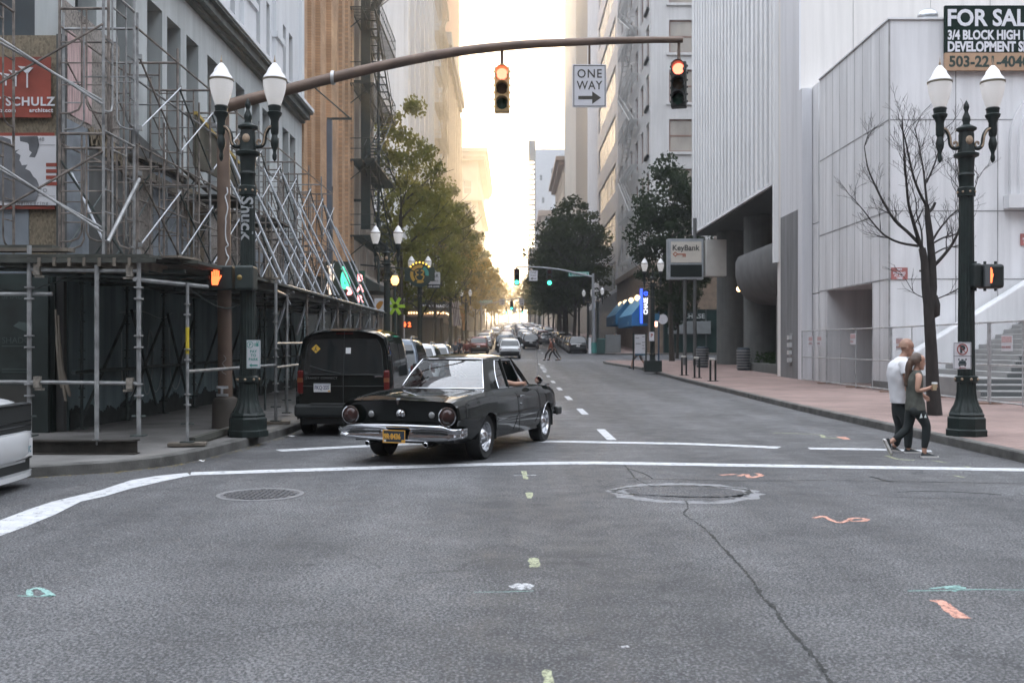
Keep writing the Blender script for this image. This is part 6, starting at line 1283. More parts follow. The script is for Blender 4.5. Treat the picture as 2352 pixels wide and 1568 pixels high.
def slab(mb, pts, n, th):                     # quad given a thickness along n
    n = Vector(n)*th; a = [Vector(p) for p in pts]; b_ = [p+n for p in a]; k = len(a)
    return mb.add(a+b_, [tuple(range(k)), tuple(range(2*k-1, k-1, -1))]+[(i, k+i, k+(i+1) % k, (i+1) % k) for i in range(k)])
# ---- the vintage coupe
car = thing('vintage_coupe', 'glossy black vintage two door car with round tail lights turning into the street', 'car', (-.78, 16.27, .0), R(90-19.0)); car.scale = (1.06, 1.06, 1.06)
AX = (-1.30, 1.48); RA = .345; ZA = .31
ctop = lambda x: interp(x, [(-2.32, .865), (-2.2, .90), (-1.8, .935), (-1.0, .965), (1.0, .965), (1.6, .955), (2.0, .92), (2.28, .83)])
csh = lambda x: interp(x, [(-2.32, .84), (-2.1, .875), (-1.6, .915), (-1.0, .945), (1.0, .935), (1.7, .915), (2.1, .875), (2.28, .79)])
cwd = lambda x: interp(x, [(-2.32, .852), (-2.1, .878), (-1.3, .895), (.3, .895), (1.4, .885), (2.0, .85), (2.28, .78)])
clow = lambda x: interp(x, [(-2.32, .42), (-1.9, .33), (-1.3, .27), (1.5, .25), (2.28, .36)])
CP = [(0, .92), (.10, .955), (.28, .985), (.40, .995), (.46, 1.018), (.50, 1.008), (.62, .998), (.80, .985), (.90, .955), (1, .89)]
xs_ = arch_xs(-2.32, 2.28, AX, RA)
rows = body_rows(xs_, ctop, csh, cwd, clow, AX, RA, ZA, CP, 3.2, 8, 18, .02)
bd = MB().grid(rows)
ring = rows[0]; inn = [(-2.36, y*.985, .64+(z-.64)*.975) for x, y, z in ring]; inn2 = [(-2.33, y*.955, .64+(z-.64)*.90) for x, y, z in ring]
bd.grid([ring, inn, inn2]); bd.add(rows[-1], [tuple(range(len(ring)))])
part('body', bd, PBLK, car, 38)
tp = [(-2.27, y*.95, .635+(z-.64)*.88) for x, y, z in ring]; part('tail_panel', MB().grid([inn2, tp]).add(tp, [tuple(range(len(tp)))]), PBLK, car, 30)
part('underbody', MB().box(-2.2, 2.1, -.72, .72, .30, .62).box(-2.0, -1.75, -.5, .5, .26, .4), DARK, car)
part('differential', MB().ball((-1.30, .0, .27), .16, .17, .13).tube((-1.3, -.7, .31), (-1.3, .7, .31), .05, 8).tube((-1.9, -.2, .24), (-1.2, -.2, .26), .05, 8), DARK, car, 60)
for s in (-1, 1):
    y = .70*s; tl = part('tail_light', MB().lathe([(.105, 0), (.09, -.03), (.045, -.05), (.001, -.055)], 24, (-2.37, y, .655), axis='X', caps=False), AMB, car, 50)
    part('ring', MB().lathe([(.106, .05), (.126, .02), (.126, -.015), (.110, -.02), (.103, -.005)], 28, (-2.37, y, .655), axis='X', caps=False), CHR, tl, 50)
    part('pod', MB().lathe([(.120, .12), (.130, .0)], 24, (-2.36, y, .655), axis='X', caps=False), PBLK, tl, 50)
    part('reversing_light', MB().lathe([(.045, 0), (.035, -.012), (.001, -.015)], 16, (-2.285, s*.44, .665), axis='X', caps=False), M('clear_lens', (.35, .36, .36), .15, .4) if 'clear_lens' not in bpy.data.materials else bpy.data.materials['clear_lens'], car, 50)
part('fuel_cap', MB().lathe([(.062, 0), (.062, -.02), (.045, -.025), (.03, -.04), (.001, -.042)], 20, (-2.28, 0, .675), axis='X', caps=False), CHR, car, 50)
part('trunk_ornament', MB().add([(-2.385, -.022, .865), (-2.385, .022, .865), (-2.36, .03, .885), (-2.36, -.03, .885), (-2.395, -.006, .80), (-2.395, .006, .80)], [(0, 1, 2, 3), (0, 4, 5, 1), (0, 3, 4), (1, 5, 2)]), CHR, car)
# chrome bumper: a swept profile that rises and curls round the corners
bp_ = [(-.86, -2.05), (-.905, -2.2), (-.89, -2.36), (-.80, -2.425), (-.66, -2.445), (-.3, -2.455), (0, -2.458), (.3, -2.455), (.66, -2.445), (.80, -2.425), (.89, -2.36), (.905, -2.2), (.86, -2.05)]
zt_ = [.50, .50, .50, .50, .545, .56, .56, .56, .545, .50, .50, .50, .50]; zb_ = [.40, .39, .375, .36, .345, .335, .335, .335, .345, .36, .375, .39, .40]
cc = catmull([(x, y, a, b_) for (y, x), a, b_ in zip(bp_, zt_, zb_)], 4)
br = []
for u, du in ((0, .06), (0, .012), (.12, -.012), (.30, -.005), (.40, .02), (.55, .024), (.68, .008), (.85, .0), (1, .02), (1, .06)):
    br.append([(x+du*(1 if abs(y) < .8 else .4), y*(1-du*.25), lerp(a, b_, u)) for x, y, a, b_ in cc])
part('bumper', MB().grid(br), CHR, car, 50)
pl_ = part('licence_plate', MB().box(-2.50, -2.485, -.155, .155, .315, .47), M('plate_navy', (.012, .03, .055), .5, var=.1), car)
tm = Matrix.Translation((-2.503, .146, .36)) @ Matrix.Rotation(R(-90), 4, 'Z') @ Matrix.Rotation(R(90), 4, 'X')
YEL = mt('plate_yellow', (.62, .33, .05), .5, var=0)
q = text_mb('9R·8436', .098, tm, .004, .001, .98, .74); part('lettering', q, YEL, pl_)
fr = MB().box(-2.508, -2.5, -.16, .16, .466, .476).box(-2.508, -2.5, -.16, .16, .309, .319).box(-2.508, -2.5, -.16, -.15, .319, .466).box(-2.508, -2.5, .15, .16, .319, .466); part('frame', fr, YEL, pl_)
part('sticker', MB().box(-2.508, -2.5, -.145, -.11, .322, .35), YEL, pl_); part('sticker', MB().box(-2.508, -2.5, .115, .145, .322, .35), PLW, pl_)
for y in (.42, -.42): part('exhaust_pipe', MB().lathe([(.03, .3), (.034, 0), (.026, -.005), (.026, .2)], 14, (-2.44, y, .29), axis='X', caps=False), CHR, car, 50)
CRAG = M('wheel_chrome', (.55, .56, .58), .15, .95, .1, 6)
for x in AX:
    for s in (-1, 1): wheel(car, x, s*.735, .315, .215, .205, CRAG, s)
    for s in (-1, 1): part('wheel_well', MB().grid([[(x+RA*1.02*math.cos(R(a)), yy, ZA+RA*1.02*math.sin(R(a))) for a in range(-10, 191, 20)] for yy in (s*.5, s*.86)]), DARK, car)
# trunk lid and panel seams, bumper slots
tg_ = MB().path([(-2.33, .60, ctop(-2.33)+.0), (-2.2, .615, ctop(-2.2)-.004), (-1.7, .63, ctop(-1.7)-.006), (-1.16, .62, ctop(-1.16)-.004), (-1.10, .3, ctop(-1.1)+.002), (-1.09, 0, ctop(-1.09)+.003), (-1.10, -.3, ctop(-1.1)+.002), (-1.16, -.62, ctop(-1.16)-.004), (-1.7, -.63, ctop(-1.7)-.006), (-2.2, -.615, ctop(-2.2)-.004), (-2.33, -.60, ctop(-2.33))], .004, 4)
part('trunk_gap', tg_, DARK, car)
for s in (-1, 1):
    part('bumper_slot', MB().path(catmull([(-2.452, s*.24, .455), (-2.452, s*.45, .452), (-2.445, s*.62, .445), (-2.425, s*.72, .425)], 3), .013, 6), DARK, car, 50)
    part('bumper_bead', MB().path(catmull([(-2.456, s*.22, .475), (-2.456, s*.45, .472), (-2.449, s*.62, .468), (-2.427, s*.75, .45)], 3), .006, 5).path(catmull([(-2.454, s*.24, .432), (-2.454, s*.45, .43), (-2.446, s*.60, .424), (-2.43, s*.69, .41)], 3), .005, 5), CHR, car, 50)
# greenhouse
hw = lambda x: interp(x, [(-.56, .47), (-.4, .535), (-.1, .575), (.3, .57), (.54, .53)]); zc = lambda x: interp(x, [(-.56, 1.318), (-.46, 1.352), (-.25, 1.378), (0, 1.388), (.3, 1.378), (.46, 1.348), (.54, 1.315)])
rr_ = []
for x in seq(-.56, .54, 22):
    h_, z_ = hw(x), zc(x); pts = [(h_*t, z_-.045*t**3) for t in (0, .2, .4, .6, .75, .87, .95)]+[(h_*1.0, z_-.062), (h_*1.012, z_-.085), (h_*.98, z_-.1)]
    rr_.append([(x, -y, z) for y, z in reversed(pts)]+[(x, y, z) for y, z in pts[1:]])
part('roof', MB().grid(rr_), PBLK, car, 45)
part('headlining', MB().box(-.5, .48, -.5, .5, 1.27, 1.285), mt('headlining', (.2, .19, .17), .9), car)
RW = [[(lerp(-1.06+.16*u*u, -.555+.05*u*u, t)-.03*math.sin(math.pi*t)*(1-u*u*.5), lerp(.645, .475, t)*u, lerp(.955, 1.315, t)+.018*math.sin(math.pi*t)) for u in [j/8 for j in range(-8, 9)]] for t in [i/8 for i in range(9)]]
part('rear_window', MB().grid(RW), CGL, car, 60)
per = RW[0]+[r[-1] for r in RW[1:]]+RW[-1][::-1][1:]+[r[0] for r in RW[::-1][1:]]
part('window_trim', MB().path([(p[0]-.008, p[1], p[2]+.006) for p in per], .010, 6), CHR, car, 60)
FW = [[(lerp(1.04-.10*u*u, .55-.03*u*u, t), lerp(.66, .50, t)*u, lerp(.95, 1.315, t)) for u in [j/6 for j in range(-6, 7)]] for t in (0, .5, 1)]
part('windscreen', MB().grid(FW), CGL, car, 60)
for s in (-1, 1):
    pil = MB()
    def band(lo, hi, n=6):                     # pillar surface between two edge curves
        pil.grid([[tuple(Vector(a).lerp(Vector(b_), i/n)) for i in range(n+1)] for a, b_ in zip(lo, hi)])
    r_edge = [(lerp(-.90, -.505, t)-.012, s*lerp(.655, .482, t), lerp(.945, 1.31, t)) for t in [i/6 for i in range(7)]]
    f_edge = [(lerp(-.52, -.24, t)-.07*math.sin(math.pi*t*.9), s*(lerp(.735, .565, t)+.006), lerp(.94, 1.30, t)) for t in [i/6 for i in range(7)]]
    band(r_edge, f_edge); 
    part('windscreen_pillar', MB().path([(.965, s*.70, .94), (.72, s*.62, 1.15), (.51, s*.545, 1.305)], [.034, .028, .028], 6), PBLK, car, 50); part('door_pillar', MB().path([(-.08, s*.728, .94), (-.03, s*.57, 1.31)], .026, 6), PBLK, car, 50)
    part('pillar', pil, PBLK, car, 50)
    qw = [[(lerp(-.515, -.24, t)-.07*math.sin(math.pi*t*.9), s*lerp(.735, .567, t), lerp(.945, 1.30, t)), (lerp(-.09, -.05, t), s*lerp(.73, .57, t), lerp(.945, 1.30, t))] for t in [i/6 for i in range(7)]]
    part('quarter_window', MB().grid(qw), CGL, car)
    vw = [(.62, s*.72, .945), (.93, s*.70, .945), (.52, s*.553, 1.29), (.48, s*.56, 1.29)]; part('vent_window', MB().quad(*vw), CGL, car)
    part('chrome_strip', MB().path([(-.54, s*.742, .95), (.9, s*.725, .95)], .009, 5).path([(.60, s*.725, .945), (.47, s*.568, 1.29)], .010, 5).path([(p[0][0], s*(abs(p[0][1])+.004), p[0][2]) for p in qw], .008, 5).path([(-.05, s*.735, .945), (-.01, s*.575, 1.29)], .008, 5).path([(-.24, s*.578, 1.302), (.47, s*.57, 1.302)], .009, 5), CHR, car, 50)
    part('door_gap', MB().path([(-.06, s*.905*.99, .30), (-.06, s*.912, .58), (-.06, s*.888, .80), (-.06, s*.86, .90)], .004, 4).path([(1.02, s*.900, .34), (1.02, s*.905, .58), (1.0, s*.88, .80), (.98, s*.85, .90)], .004, 4), DARK, car)
    part('door_handle', MB().path([(.02, s*.885, .815), (.05, s*.91, .822), (.17, s*.91, .822), (.20, s*.885, .815)], .012, 6).lathe([(.016, -.012), (.016, .012)], 10, (.05, s*.897, .70), axis='Y'), CHR, car, 50)
    part('arch_trim', MB().path([(AX[1]+(RA+.004)*math.cos(R(a)), s*.893, ZA+(RA+.004)*math.sin(R(a))) for a in range(30, 160, 10)], .007, 5), CHR, car, 50)
mi_ = part('mirror', MB().lathe([(.06, -.03), (.066, 0), (.06, .006), (.001, .007)], 18, (.92, -.90, 1.03), axis='X', caps=False).tube((.95, -.86, .95), (.95, -.90, 1.0), .014, 6), CHR, car, 50)
part('mirror_glass', MB().lathe([(.056, -.034), (.001, -.035)], 18, (.92, -.90, 1.03), axis='X', caps=False), mt('mirror_face', (.6, .63, .66), .03, 1., var=0), mi_)
part('antenna', MB().tube((1.35, -.74, .9), (1.32, -.74, 1.62), .005, 5).lathe([(.016, .0), (.008, .03)], 8, (1.35, -.74, .92)), CHR, car); part('hood_ornament', MB().box(2.0, 2.16, -.70, -.66, .90, .935), CHR, car)
SEAT = M('red_seat', (.13, .02, .02), .6, var=.3, vs=4); part('interior', MB().box(-.95, .98, -.66, .66, .915, .958), M('dark_red_trim', (.045, .022, .02), .7), car)
part('rear_seat', MB().box(-.80, -.62, -.58, .58, .95, 1.06), SEAT, car, bevel=.04); part('front_seat', MB().box(-.08, .06, -.6, .6, .95, 1.10), SEAT, car, bevel=.05)
part('steering_wheel', MB().path([(.46+.07*math.sin(a), .33+.18*math.cos(a), 1.0+.15*math.sin(a)) for a in [R(12*i) for i in range(31)]], .011, 6), mt('cream_wheel', (.3, .29, .26), .4), car)
part('front_bumper', MB().box(2.28, 2.36, -.82, .82, .40, .53).box(2.1, 2.36, -.87, -.82, .40, .53).box(2.1, 2.36, .82, .87, .40, .53), DARK, car, bevel=.03)
for o_ in car.children_recursive:             # a slightly taller greenhouse
    if o_.name.split('.')[0] in ('roof', 'headlining', 'rear_window', 'window_trim', 'windscreen', 'pillar', 'windscreen_pillar', 'door_pillar', 'quarter_window', 'vent_window', 'chrome_strip'):
        for v_ in o_.data.vertices:
            if v_.co.z > .95: v_.co.z = .95+(v_.co.z-.95)*1.16
# ---- generic later cars
def rring(x0, x1, hwid, z, r, n=4):
    P = []
    for cx, cy, a0 in ((x1-r, hwid-r, 0), (x0+r, hwid-r, 90), (x0+r, -hwid+r, 180), (x1-r, -hwid+r, 270)):
        for i in range(n+1): a = R(a0+90*i/n); P.append((cx+r*math.cos(a), cy+r*math.sin(a), z))
    return P
def make_car(name, lab, paint, L=4.5, W=1.84, Ht=1.66, belt=1.03, hood=1.0, x_scr=.95, roofx=(-1.75, .25), backx=-2.05, lowz=.24, wr=.34, trunk=None, rails=False, group=None, tall_lights=False, nose=1.):
    t = thing(name, lab, 'car', (0, 0, 0), 0, group); h2 = L/2; ax = (-h2+.85, h2-.9); hw_ = W/2
    bk = belt if trunk is None else trunk
    top = lambda x: interp(x, [(-h2, bk-.12), (-h2+.15, bk-.01), (backx+.2, belt if trunk is None else trunk+.04), (x_scr-.1, belt), (x_scr+.3, hood+.02), (h2-.45, hood-.08*nose), (h2-.08, hood-.2*nose), (h2, hood-.34*nose)])
    sh = lambda x: top(x)-.05
    wd = lambda x: hw_*interp(x, [(-h2, .90), (-h2+.25, .975), (-h2+.8, 1), (h2-1, 1), (h2-.35, .95), (h2, .80)])
    low = lambda x: interp(x, [(-h2, lowz+.16), (-h2+.5, lowz), (h2-.6, lowz), (h2, lowz+.08)])
    rows = body_rows(arch_xs(-h2, h2, ax, wr+.05), top, sh, wd, low, ax, wr+.05, wr, PROF, 4, 5, 10)
    b_ = MB().grid(rows); n = len(rows[0])
    e = [(-h2-.04, y*.93, .62+(z-.62)*.9) for x, y, z in rows[0]]; b_.grid([rows[0], e]).add(e, [tuple(range(n))])
    e = [(h2+.05, y*.9, .55+(z-.55)*.86) for x, y, z in rows[-1]]; b_.grid([rows[-1], e]).add(e, [tuple(range(n))])
    part('body', b_, paint, t, 40); part('underbody', MB().box(-h2+.1, h2-.15, -hw_*.8, hw_*.8, lowz-.02, .6), DARK, t)
    zr = Ht; rg = [(backx, x_scr, hw_*.94, belt-.04, .16), (lerp(backx, roofx[0], .55), lerp(x_scr, roofx[1], .55), hw_*.86, lerp(belt, zr, .55), .15), (roofx[0], roofx[1], hw_*.77, zr-.10, .14), (roofx[0]+.05, roofx[1]-.08, hw_*.72, zr-.035, .14), (roofx[0]+.2, roofx[1]-.3, hw_*.5, zr, .12)]
    cab = MB().grid([rring(*g_) for g_ in rg], True); cab.add(rring(*rg[-1]), [tuple(range(20))]); part('cabin', cab, paint, t, 45)
    def cs(z):                                 # cabin section at height z
        for a, b2 in zip(rg, rg[1:]):
            if z <= b2[3]: k = (z-a[3])/(b2[3]-a[3]); return [lerp(p, q, k) for p, q in zip(a, b2)]
        return rg[2]
    z0, z1 = belt+.05, zr-.15
    def face(end, k=.84): 
        g_ = []
        for z in seq(z0, z1, 4): c = cs(z); x = c[0] if end < 0 else c[1]; g_.append([(x+end*.008, (c[2]-.07)*k2, z) for k2 in (-1, -.5, 0, .5, 1)])
        return MB().grid(g_)
    part('rear_window', face(-1), CGD, t); part('windscreen', face(1), CGD, t)
    for s in (-1, 1):
        sw_ = MB(); nseg = 2 if trunk is not None else 3
        for k in range(nseg):
            g_ = []
            for z in seq(z0, z1, 3):
                c = cs(z); a, b2 = c[0]+.24, c[1]-.22; g_.append([(lerp(a, b2, (k+u*.95+.02)/nseg), s*(c[2]+.006), z) for u in (0, 1)])
            sw_.grid(g_)
        part('side_windows', sw_, CGD, t)
        if tall_lights: part('tail_light', MB().box(-h2-.02, -h2+.14, s*hw_*.80-.07, s*hw_*.80+.07, .85, 1.2), REDL, t, bevel=.02)
        else: part('tail_light', MB().box(-h2-.035, -h2+.16, s*hw_*.72-.16, s*hw_*.72+.16, bk-.32, bk-.16), REDL, t, bevel=.03)
        part('headlight', MB().box(h2-.2, h2+.0, s*hw_*.68-.15, s*hw_*.68+.15, hood-.36, hood-.24), M('headlamp', (.6, .6, .6), .1, .3, 0) if 'headlamp' not in bpy.data.materials else bpy.data.materials['headlamp'], t, bevel=.03)
        part('door_mirror', MB().box(x_scr-.3, x_scr-.12, s*(hw_+.02), s*(hw_+.2), belt-.02, belt+.13), paint, t, bevel=.03)
        if rails: part('roof_rail', MB().path([(roofx[0]+.15, s*hw_*.66, zr-.04), (roofx[0]+.3, s*hw_*.66, zr+.05), (roofx[1]-.4, s*hw_*.66, zr+.05), (roofx[1]-.25, s*hw_*.66, zr-.04)], .025, 6), CHR, t, 50)
        for x in ax: wheel(t, x, s*(hw_-.12), wr, .22, wr*.64, mt('alloy', (.3, .31, .32), .3, .8), s)
    part('bumper', MB().box(-h2-.09, -h2+.1, -hw_*.88, hw_*.88, lowz+.14, lowz+.40), DARK if trunk is None else paint, t, bevel=.04)
    part('licence_plate', MB().box(-h2-.07, -h2-.045, -.16, .16, bk-.36, bk-.2), PLW, t)
    return t
def carpaint(name, col, met=.3): return M(name, col, .22, met, .04, 1, spec=.5, coat=.7)
CW = carpaint('white_car_paint', (.60, .61, .62), 0); CSIL = carpaint('silver_paint', (.36, .37, .39), .7); CBK = carpaint('black_car_paint', (.012, .014, .015), .1); CRD = carpaint('maroon_paint', (.16, .035, .025), .2); CBL = carpaint('blue_grey_paint', (.055, .075, .10), .5); CGR = carpaint('grey_paint', (.13, .135, .14), .6)
def place(t, x, y, rz=90): t.location = (x, y, gz(y)); t.rotation_euler = (math.atan((gz(y+1.5)-gz(y-1.5))/3)*0, -math.atan((gz(y+1.5)-gz(y-1.5))/3), R(rz)); return t
suv = place(make_car('parked_suv', 'dark blue grey tall suv with roof rails parked just ahead of the black van', CBL, 4.8, 1.88, 1.86, 1.08, 1.05, 1.0, (-1.95, .3), -2.2, .27, .36, rails=True, tall_lights=True), -3.2, 26.9)
suv2 = place(make_car('parked_suv', 'white suv parked third along the left kerb with a dark rear window', CW, 4.6, 1.86, 1.76, 1.06, 1.02, 1.0, (-1.85, .25), -2.1, .25, .35, rails=True, tall_lights=True), -3.25, 33.4)
c_ = dup(suv2, label='silver suv with roof rails parked fourth along the left kerb'); place(c_, -3.25, 40.4); recolor(c_, CW, CSIL)
hat = place(make_car('moving_suv', 'white hatchback suv driving away in the left lane beyond the crossing', CW, 4.5, 1.84, 1.66, 1.03, 1.0, .95, (-1.75, .25), -2.05, .24, .34, rails=True), -.25, 86)
sed = make_car('sedan', 'x', CSIL, 4.7, 1.82, 1.45, .93, .92, .85, (-1.05, .3), -1.65, .2, .32, trunk=.98)
LBL = {id(CW): 'white', id(CSIL): 'silver', id(CBK): 'black', id(CRD): 'maroon', id(CBL): 'blue grey', id(CGR): 'dark grey'}
def traffic(proto, base_p, paint, x, y, lab, grp):
    c = dup(proto, label=lab, group=grp); place(c, x, y)
    if paint != base_p: recolor(c, base_p, paint)
    return c
traffic(hat, CW, CRD, -3.3, 97.5, 'maroon suv with lit brake lights parked at the left beyond the crossing', None)
traffic(hat, CW, CBK, 2.0, 112, 'black suv driving away just right of the white suv', None)
traffic(hat, CW, CBK, 6.3, 98.5, 'black suv parked nearest the second signal mast at right', None)
traffic(sed, CSIL, CBK, 6.35, 104.5, 'black sedan parked just ahead of the black suv at right', None); traffic(sed, CSIL, CSIL, 6.35, 110.5, 'silver sedan parked third from the second signal mast at right', None)
traffic(sed, CSIL, CGR, 6.35, 117, 'dark grey sedan parked fourth from the second signal mast at right', None)
rq = random.Random(23); PAL = [CW, CSIL, CW, CGR, CBK, CRD, CSIL, CW, CBL]
seen_far = set()
for lane, nm in ((-.9, 'left lane'), (1.6, 'middle lane'), (4.1, 'right lane'), (-3.4, 'left kerb'), (6.5, 'right kerb')):
    y = {-.9: 101., 1.6: 123., 4.1: 131., -3.4: 104.5, 6.5: 124.}[lane]
    k = 0
    while y < 420:
        if not (156 < y < 168 or 232 < y < 244) or abs(lane-1.6) < 3:
            pr_, bp2 = ((sed, CSIL), (hat, CW))[rq.random() < .5]; pt_ = rq.choice(PAL); kind = 'sedan' if pr_ is sed else 'suv'
            col = LBL[id(pt_)]; far = 'near end' if y < 150 else ('middle' if y < 250 else 'far end')
            lab = '%s %s in the %s of the %s traffic row' % (col, kind, far, nm) if 'lane' in nm else '%s %s parked in the %s of the %s row' % (col, kind, far, nm)
            o_ = traffic(pr_, bp2, pt_, lane+rq.uniform(-.3, .3), y, lab, 'cars queueing up the distant street')
        y += rq.uniform(6.6, 9.5)+(6 if abs(lane-1.5) > 4 and y > 170 else 0)*rq.random()*2
bpy.data.objects.remove(sed) if False else place(sed, -.3, 441); sed['label'] = 'silver sedan at the very end of the left lane traffic row'
# ---- the black panel van
van = thing('delivery_van', 'black delivery van parked at the left kerb, seen from behind', 'van', (-3.14, 20.75, 0), R(90))
VP = [(0, .975), (.06, 1.0), (.25, 1.01), (.40, 1.0), (.55, .975), (.72, .935), (.86, .89), (.94, .845), (.985, .78), (1, .68)]
vtop = lambda x: interp(x, [(-2.26, 1.955), (-2.1, 2.0), (-1, 2.03), (.4, 2.02), (.75, 1.93), (1.25, 1.35), (1.5, 1.12), (2.1, .98), (2.3, .72)])
vsh = lambda x: vtop(x)-interp(x, [(-2.26, .06), (.7, .06), (1.3, .04), (2.3, .06)])
vwd = lambda x: .905*interp(x, [(-2.26, .975), (-2.1, 1), (1.2, 1), (1.9, .95), (2.3, .78)]); vlow = lambda x: .30
rows = body_rows(arch_xs(-2.26, 2.3, (-1.55, 1.4), .37), vtop, vsh, vwd, vlow, (-1.55, 1.4), .37, .33, VP, 3, 6, 18)
vb = MB().grid(rows); n_ = len(rows[0])
lean = lambda z: -2.30+.16*max(0, z-1.0)
rk = [(lean(z)+.0, y*.955, 1.1+(z-1.1)*.965) for x, y, z in rows[0]]; vb.grid([rows[0], rk]).add(rk, [tuple(range(n_))])
e = [(2.34, y*.9, .5+(z-.5)*.9) for x, y, z in rows[-1]]; vb.grid([rows[-1], e]).add(e, [tuple(range(n_))])
part('body', vb, PBLK, van, 35)
wn = []
for z in seq(1.14, 1.80, 6):
    h_ = interp(z, [(1.14, .74), (1.6, .70), (1.74, .66), (1.80, .60)]); wn.append([(lean(z)-.012, h_*k, z) for k in (-1, -.5, -.01, .01, .5, 1)])
part('rear_window', MB().grid(wn), CGD, van)
part('door_gap', MB().box(-2.315, -2.30, -.008, .008, .5, 1.13).path([(lean(z)-.016, 0, z) for z in (1.13, 1.5, 1.95)], .006, 4).path([(-2.312, y, .93) for y in (-.8, 0, .8)], .006, 4), DARK, van)
part('bumper', MB().box(-2.40, -2.2, -.90, .90, .36, .60), M('black_plastic', (.012, .015, .015), .5), van, bevel=.05); part('underbody', MB().box(-2.2, 2.1, -.8, .8, .22, .5), DARK, van)
for s in (-1, 1):
    part('tail_light', MB().box(-2.33, -2.2, s*.80-.055, s*.80+.055, .78, 1.22), REDL, van, bevel=.025); part('amber_lens', MB().box(-2.335, -2.25, s*.80-.05, s*.80+.05, 1.0, 1.08), mt('amber_lens2', (.16, .05, .015), .3), van)
    sw_ = MB()
    for x0, x1 in ((-2.0, -.75), (-.65, .35)):
        g_ = [[(x0+(.12*(z-1.15) if x0 < -1 else 0), s*(.905*interp((z-.3)/1.65, VP)+.006), z), (x1, s*(.905*interp((z-.3)/1.65, VP)+.006), z)] for z in seq(1.18, 1.72, 4)]; sw_.grid(g_)
    part('side_windows', sw_, CGL if False else CGD, van)
    for x in (-1.55, 1.4): wheel(van, x, s*.79, .33, .22, .2, mt('alloy', (.3, .31, .32), .3, .8), s)
    part('door_mirror', MB().box(1.0, 1.15, s*.95, s*1.15, 1.05, 1.3), DARK, van, bevel=.03)
wp_ = MB().path([(-2.33, .05, 1.16), (-2.335, .35, 1.22), (-2.325, .62, 1.30)], .010, 5)
part('wiper', wp_, DARK, van)
for s in (-1, 1):
    for z in (.78, 1.45): part('hinge', MB().box(lean(z)-.03, lean(z)+.02, s*.845-.03, s*.845+.03, z-.05, z+.05), M('hinge_black', (.02, .022, .022), .35) if 'hinge_black' not in bpy.data.materials else bpy.data.materials['hinge_black'], van, bevel=.012)
    part('door_seam', MB().path([(lean(z)-.006, s*interp((z-.3)/1.65, VP)*.84, z) for z in (.62, .9, 1.2, 1.5, 1.75, 1.88)], .005, 4), DARK, van)
part('window_seal', MB().path([(p[0]-.004, p[1], p[2]) for p in wn[0]]+[(r[-1][0]-.004, r[-1][1], r[-1][2]) for r in wn[1:]]+[(p[0]-.004, p[1], p[2]) for p in wn[-1][::-1]]+[(r[0][0]-.004, r[0][1], r[0][2]) for r in wn[::-1]], .008, 4), DARK, van)
part('brake_light', MB().box(lean(1.92)-.02, lean(1.92)+.05, -.16, .16, 1.885, 1.92), REDL, van); part('step_pad', MB().box(-2.41, -2.2, -.6, .6, .595, .612), M('step_grey', (.05, .052, .052), .6), van)
part('handle', MB().path([(-2.315, -.58, 1.10), (-2.345, -.60, 1.105), (-2.345, -.72, 1.105), (-2.315, -.74, 1.10)], .016, 6), CHR, van, 50)
pl_ = part('licence_plate', MB().box(-2.335, -2.318, .235, .545, .82, .98), PLW, van)
tm = Matrix.Translation((-2.338, .53, .868)) @ Matrix.Rotation(R(-90), 4, 'Z') @ Matrix.Rotation(R(90), 4, 'X')
part('lettering', text_mb('FKQ·255', .1, tm, .002, .001, .98, .74), mt('plate_blue', (.05, .06, .12), .6), pl_); part('band', MB().box(-2.339, -2.336, .24, .54, .955, .977), mt('plate_band', (.35, .38, .42), .6), pl_); part('sticker', MB().box(-2.339, -2.336, .24, .28, .825, .85), YEL, pl_)
tm = Matrix.Translation((-2.318, .70, 1.06)) @ Matrix.Rotation(R(-90), 4, 'Z') @ Matrix.Rotation(R(90), 4, 'X'); part('lettering', text_mb('TRANSIT CONNECT', .06, tm, .001, .002, 1.1), mt('dim_chrome', (.2, .2, .2), .3, .8), van)
dm = [(-2.20+.0, y, z) for y, z in ((.61, 1.62), (.525, 1.705), (.44, 1.62), (.525, 1.535))]; d_ = part('warning_sticker', MB().add([(lean(z)-.018, y, z) for x, y, z in dm], [(0, 1, 2, 3)]), mt('diamond_yellow', (.45, .27, .02), .6), van)
part('symbol', MB().add([(lean(z)-.022, y, z) for y, z in ((.53, 1.67), (.515, 1.67), (.52, 1.62), (.495, 1.575), (.51, 1.575), (.528, 1.605), (.545, 1.575), (.56, 1.575), (.54, 1.62))], [tuple(range(9))]), mt('sticker_ink', (.02, .02, .02)), d_)
part('window_sticker', MB().add([(lean(z)-.018, y, z) for y, z in ((-.03, 1.53), (-.125, 1.53), (-.125, 1.64), (-.03, 1.64))], [(0, 1, 2, 3)]), PLW, van)
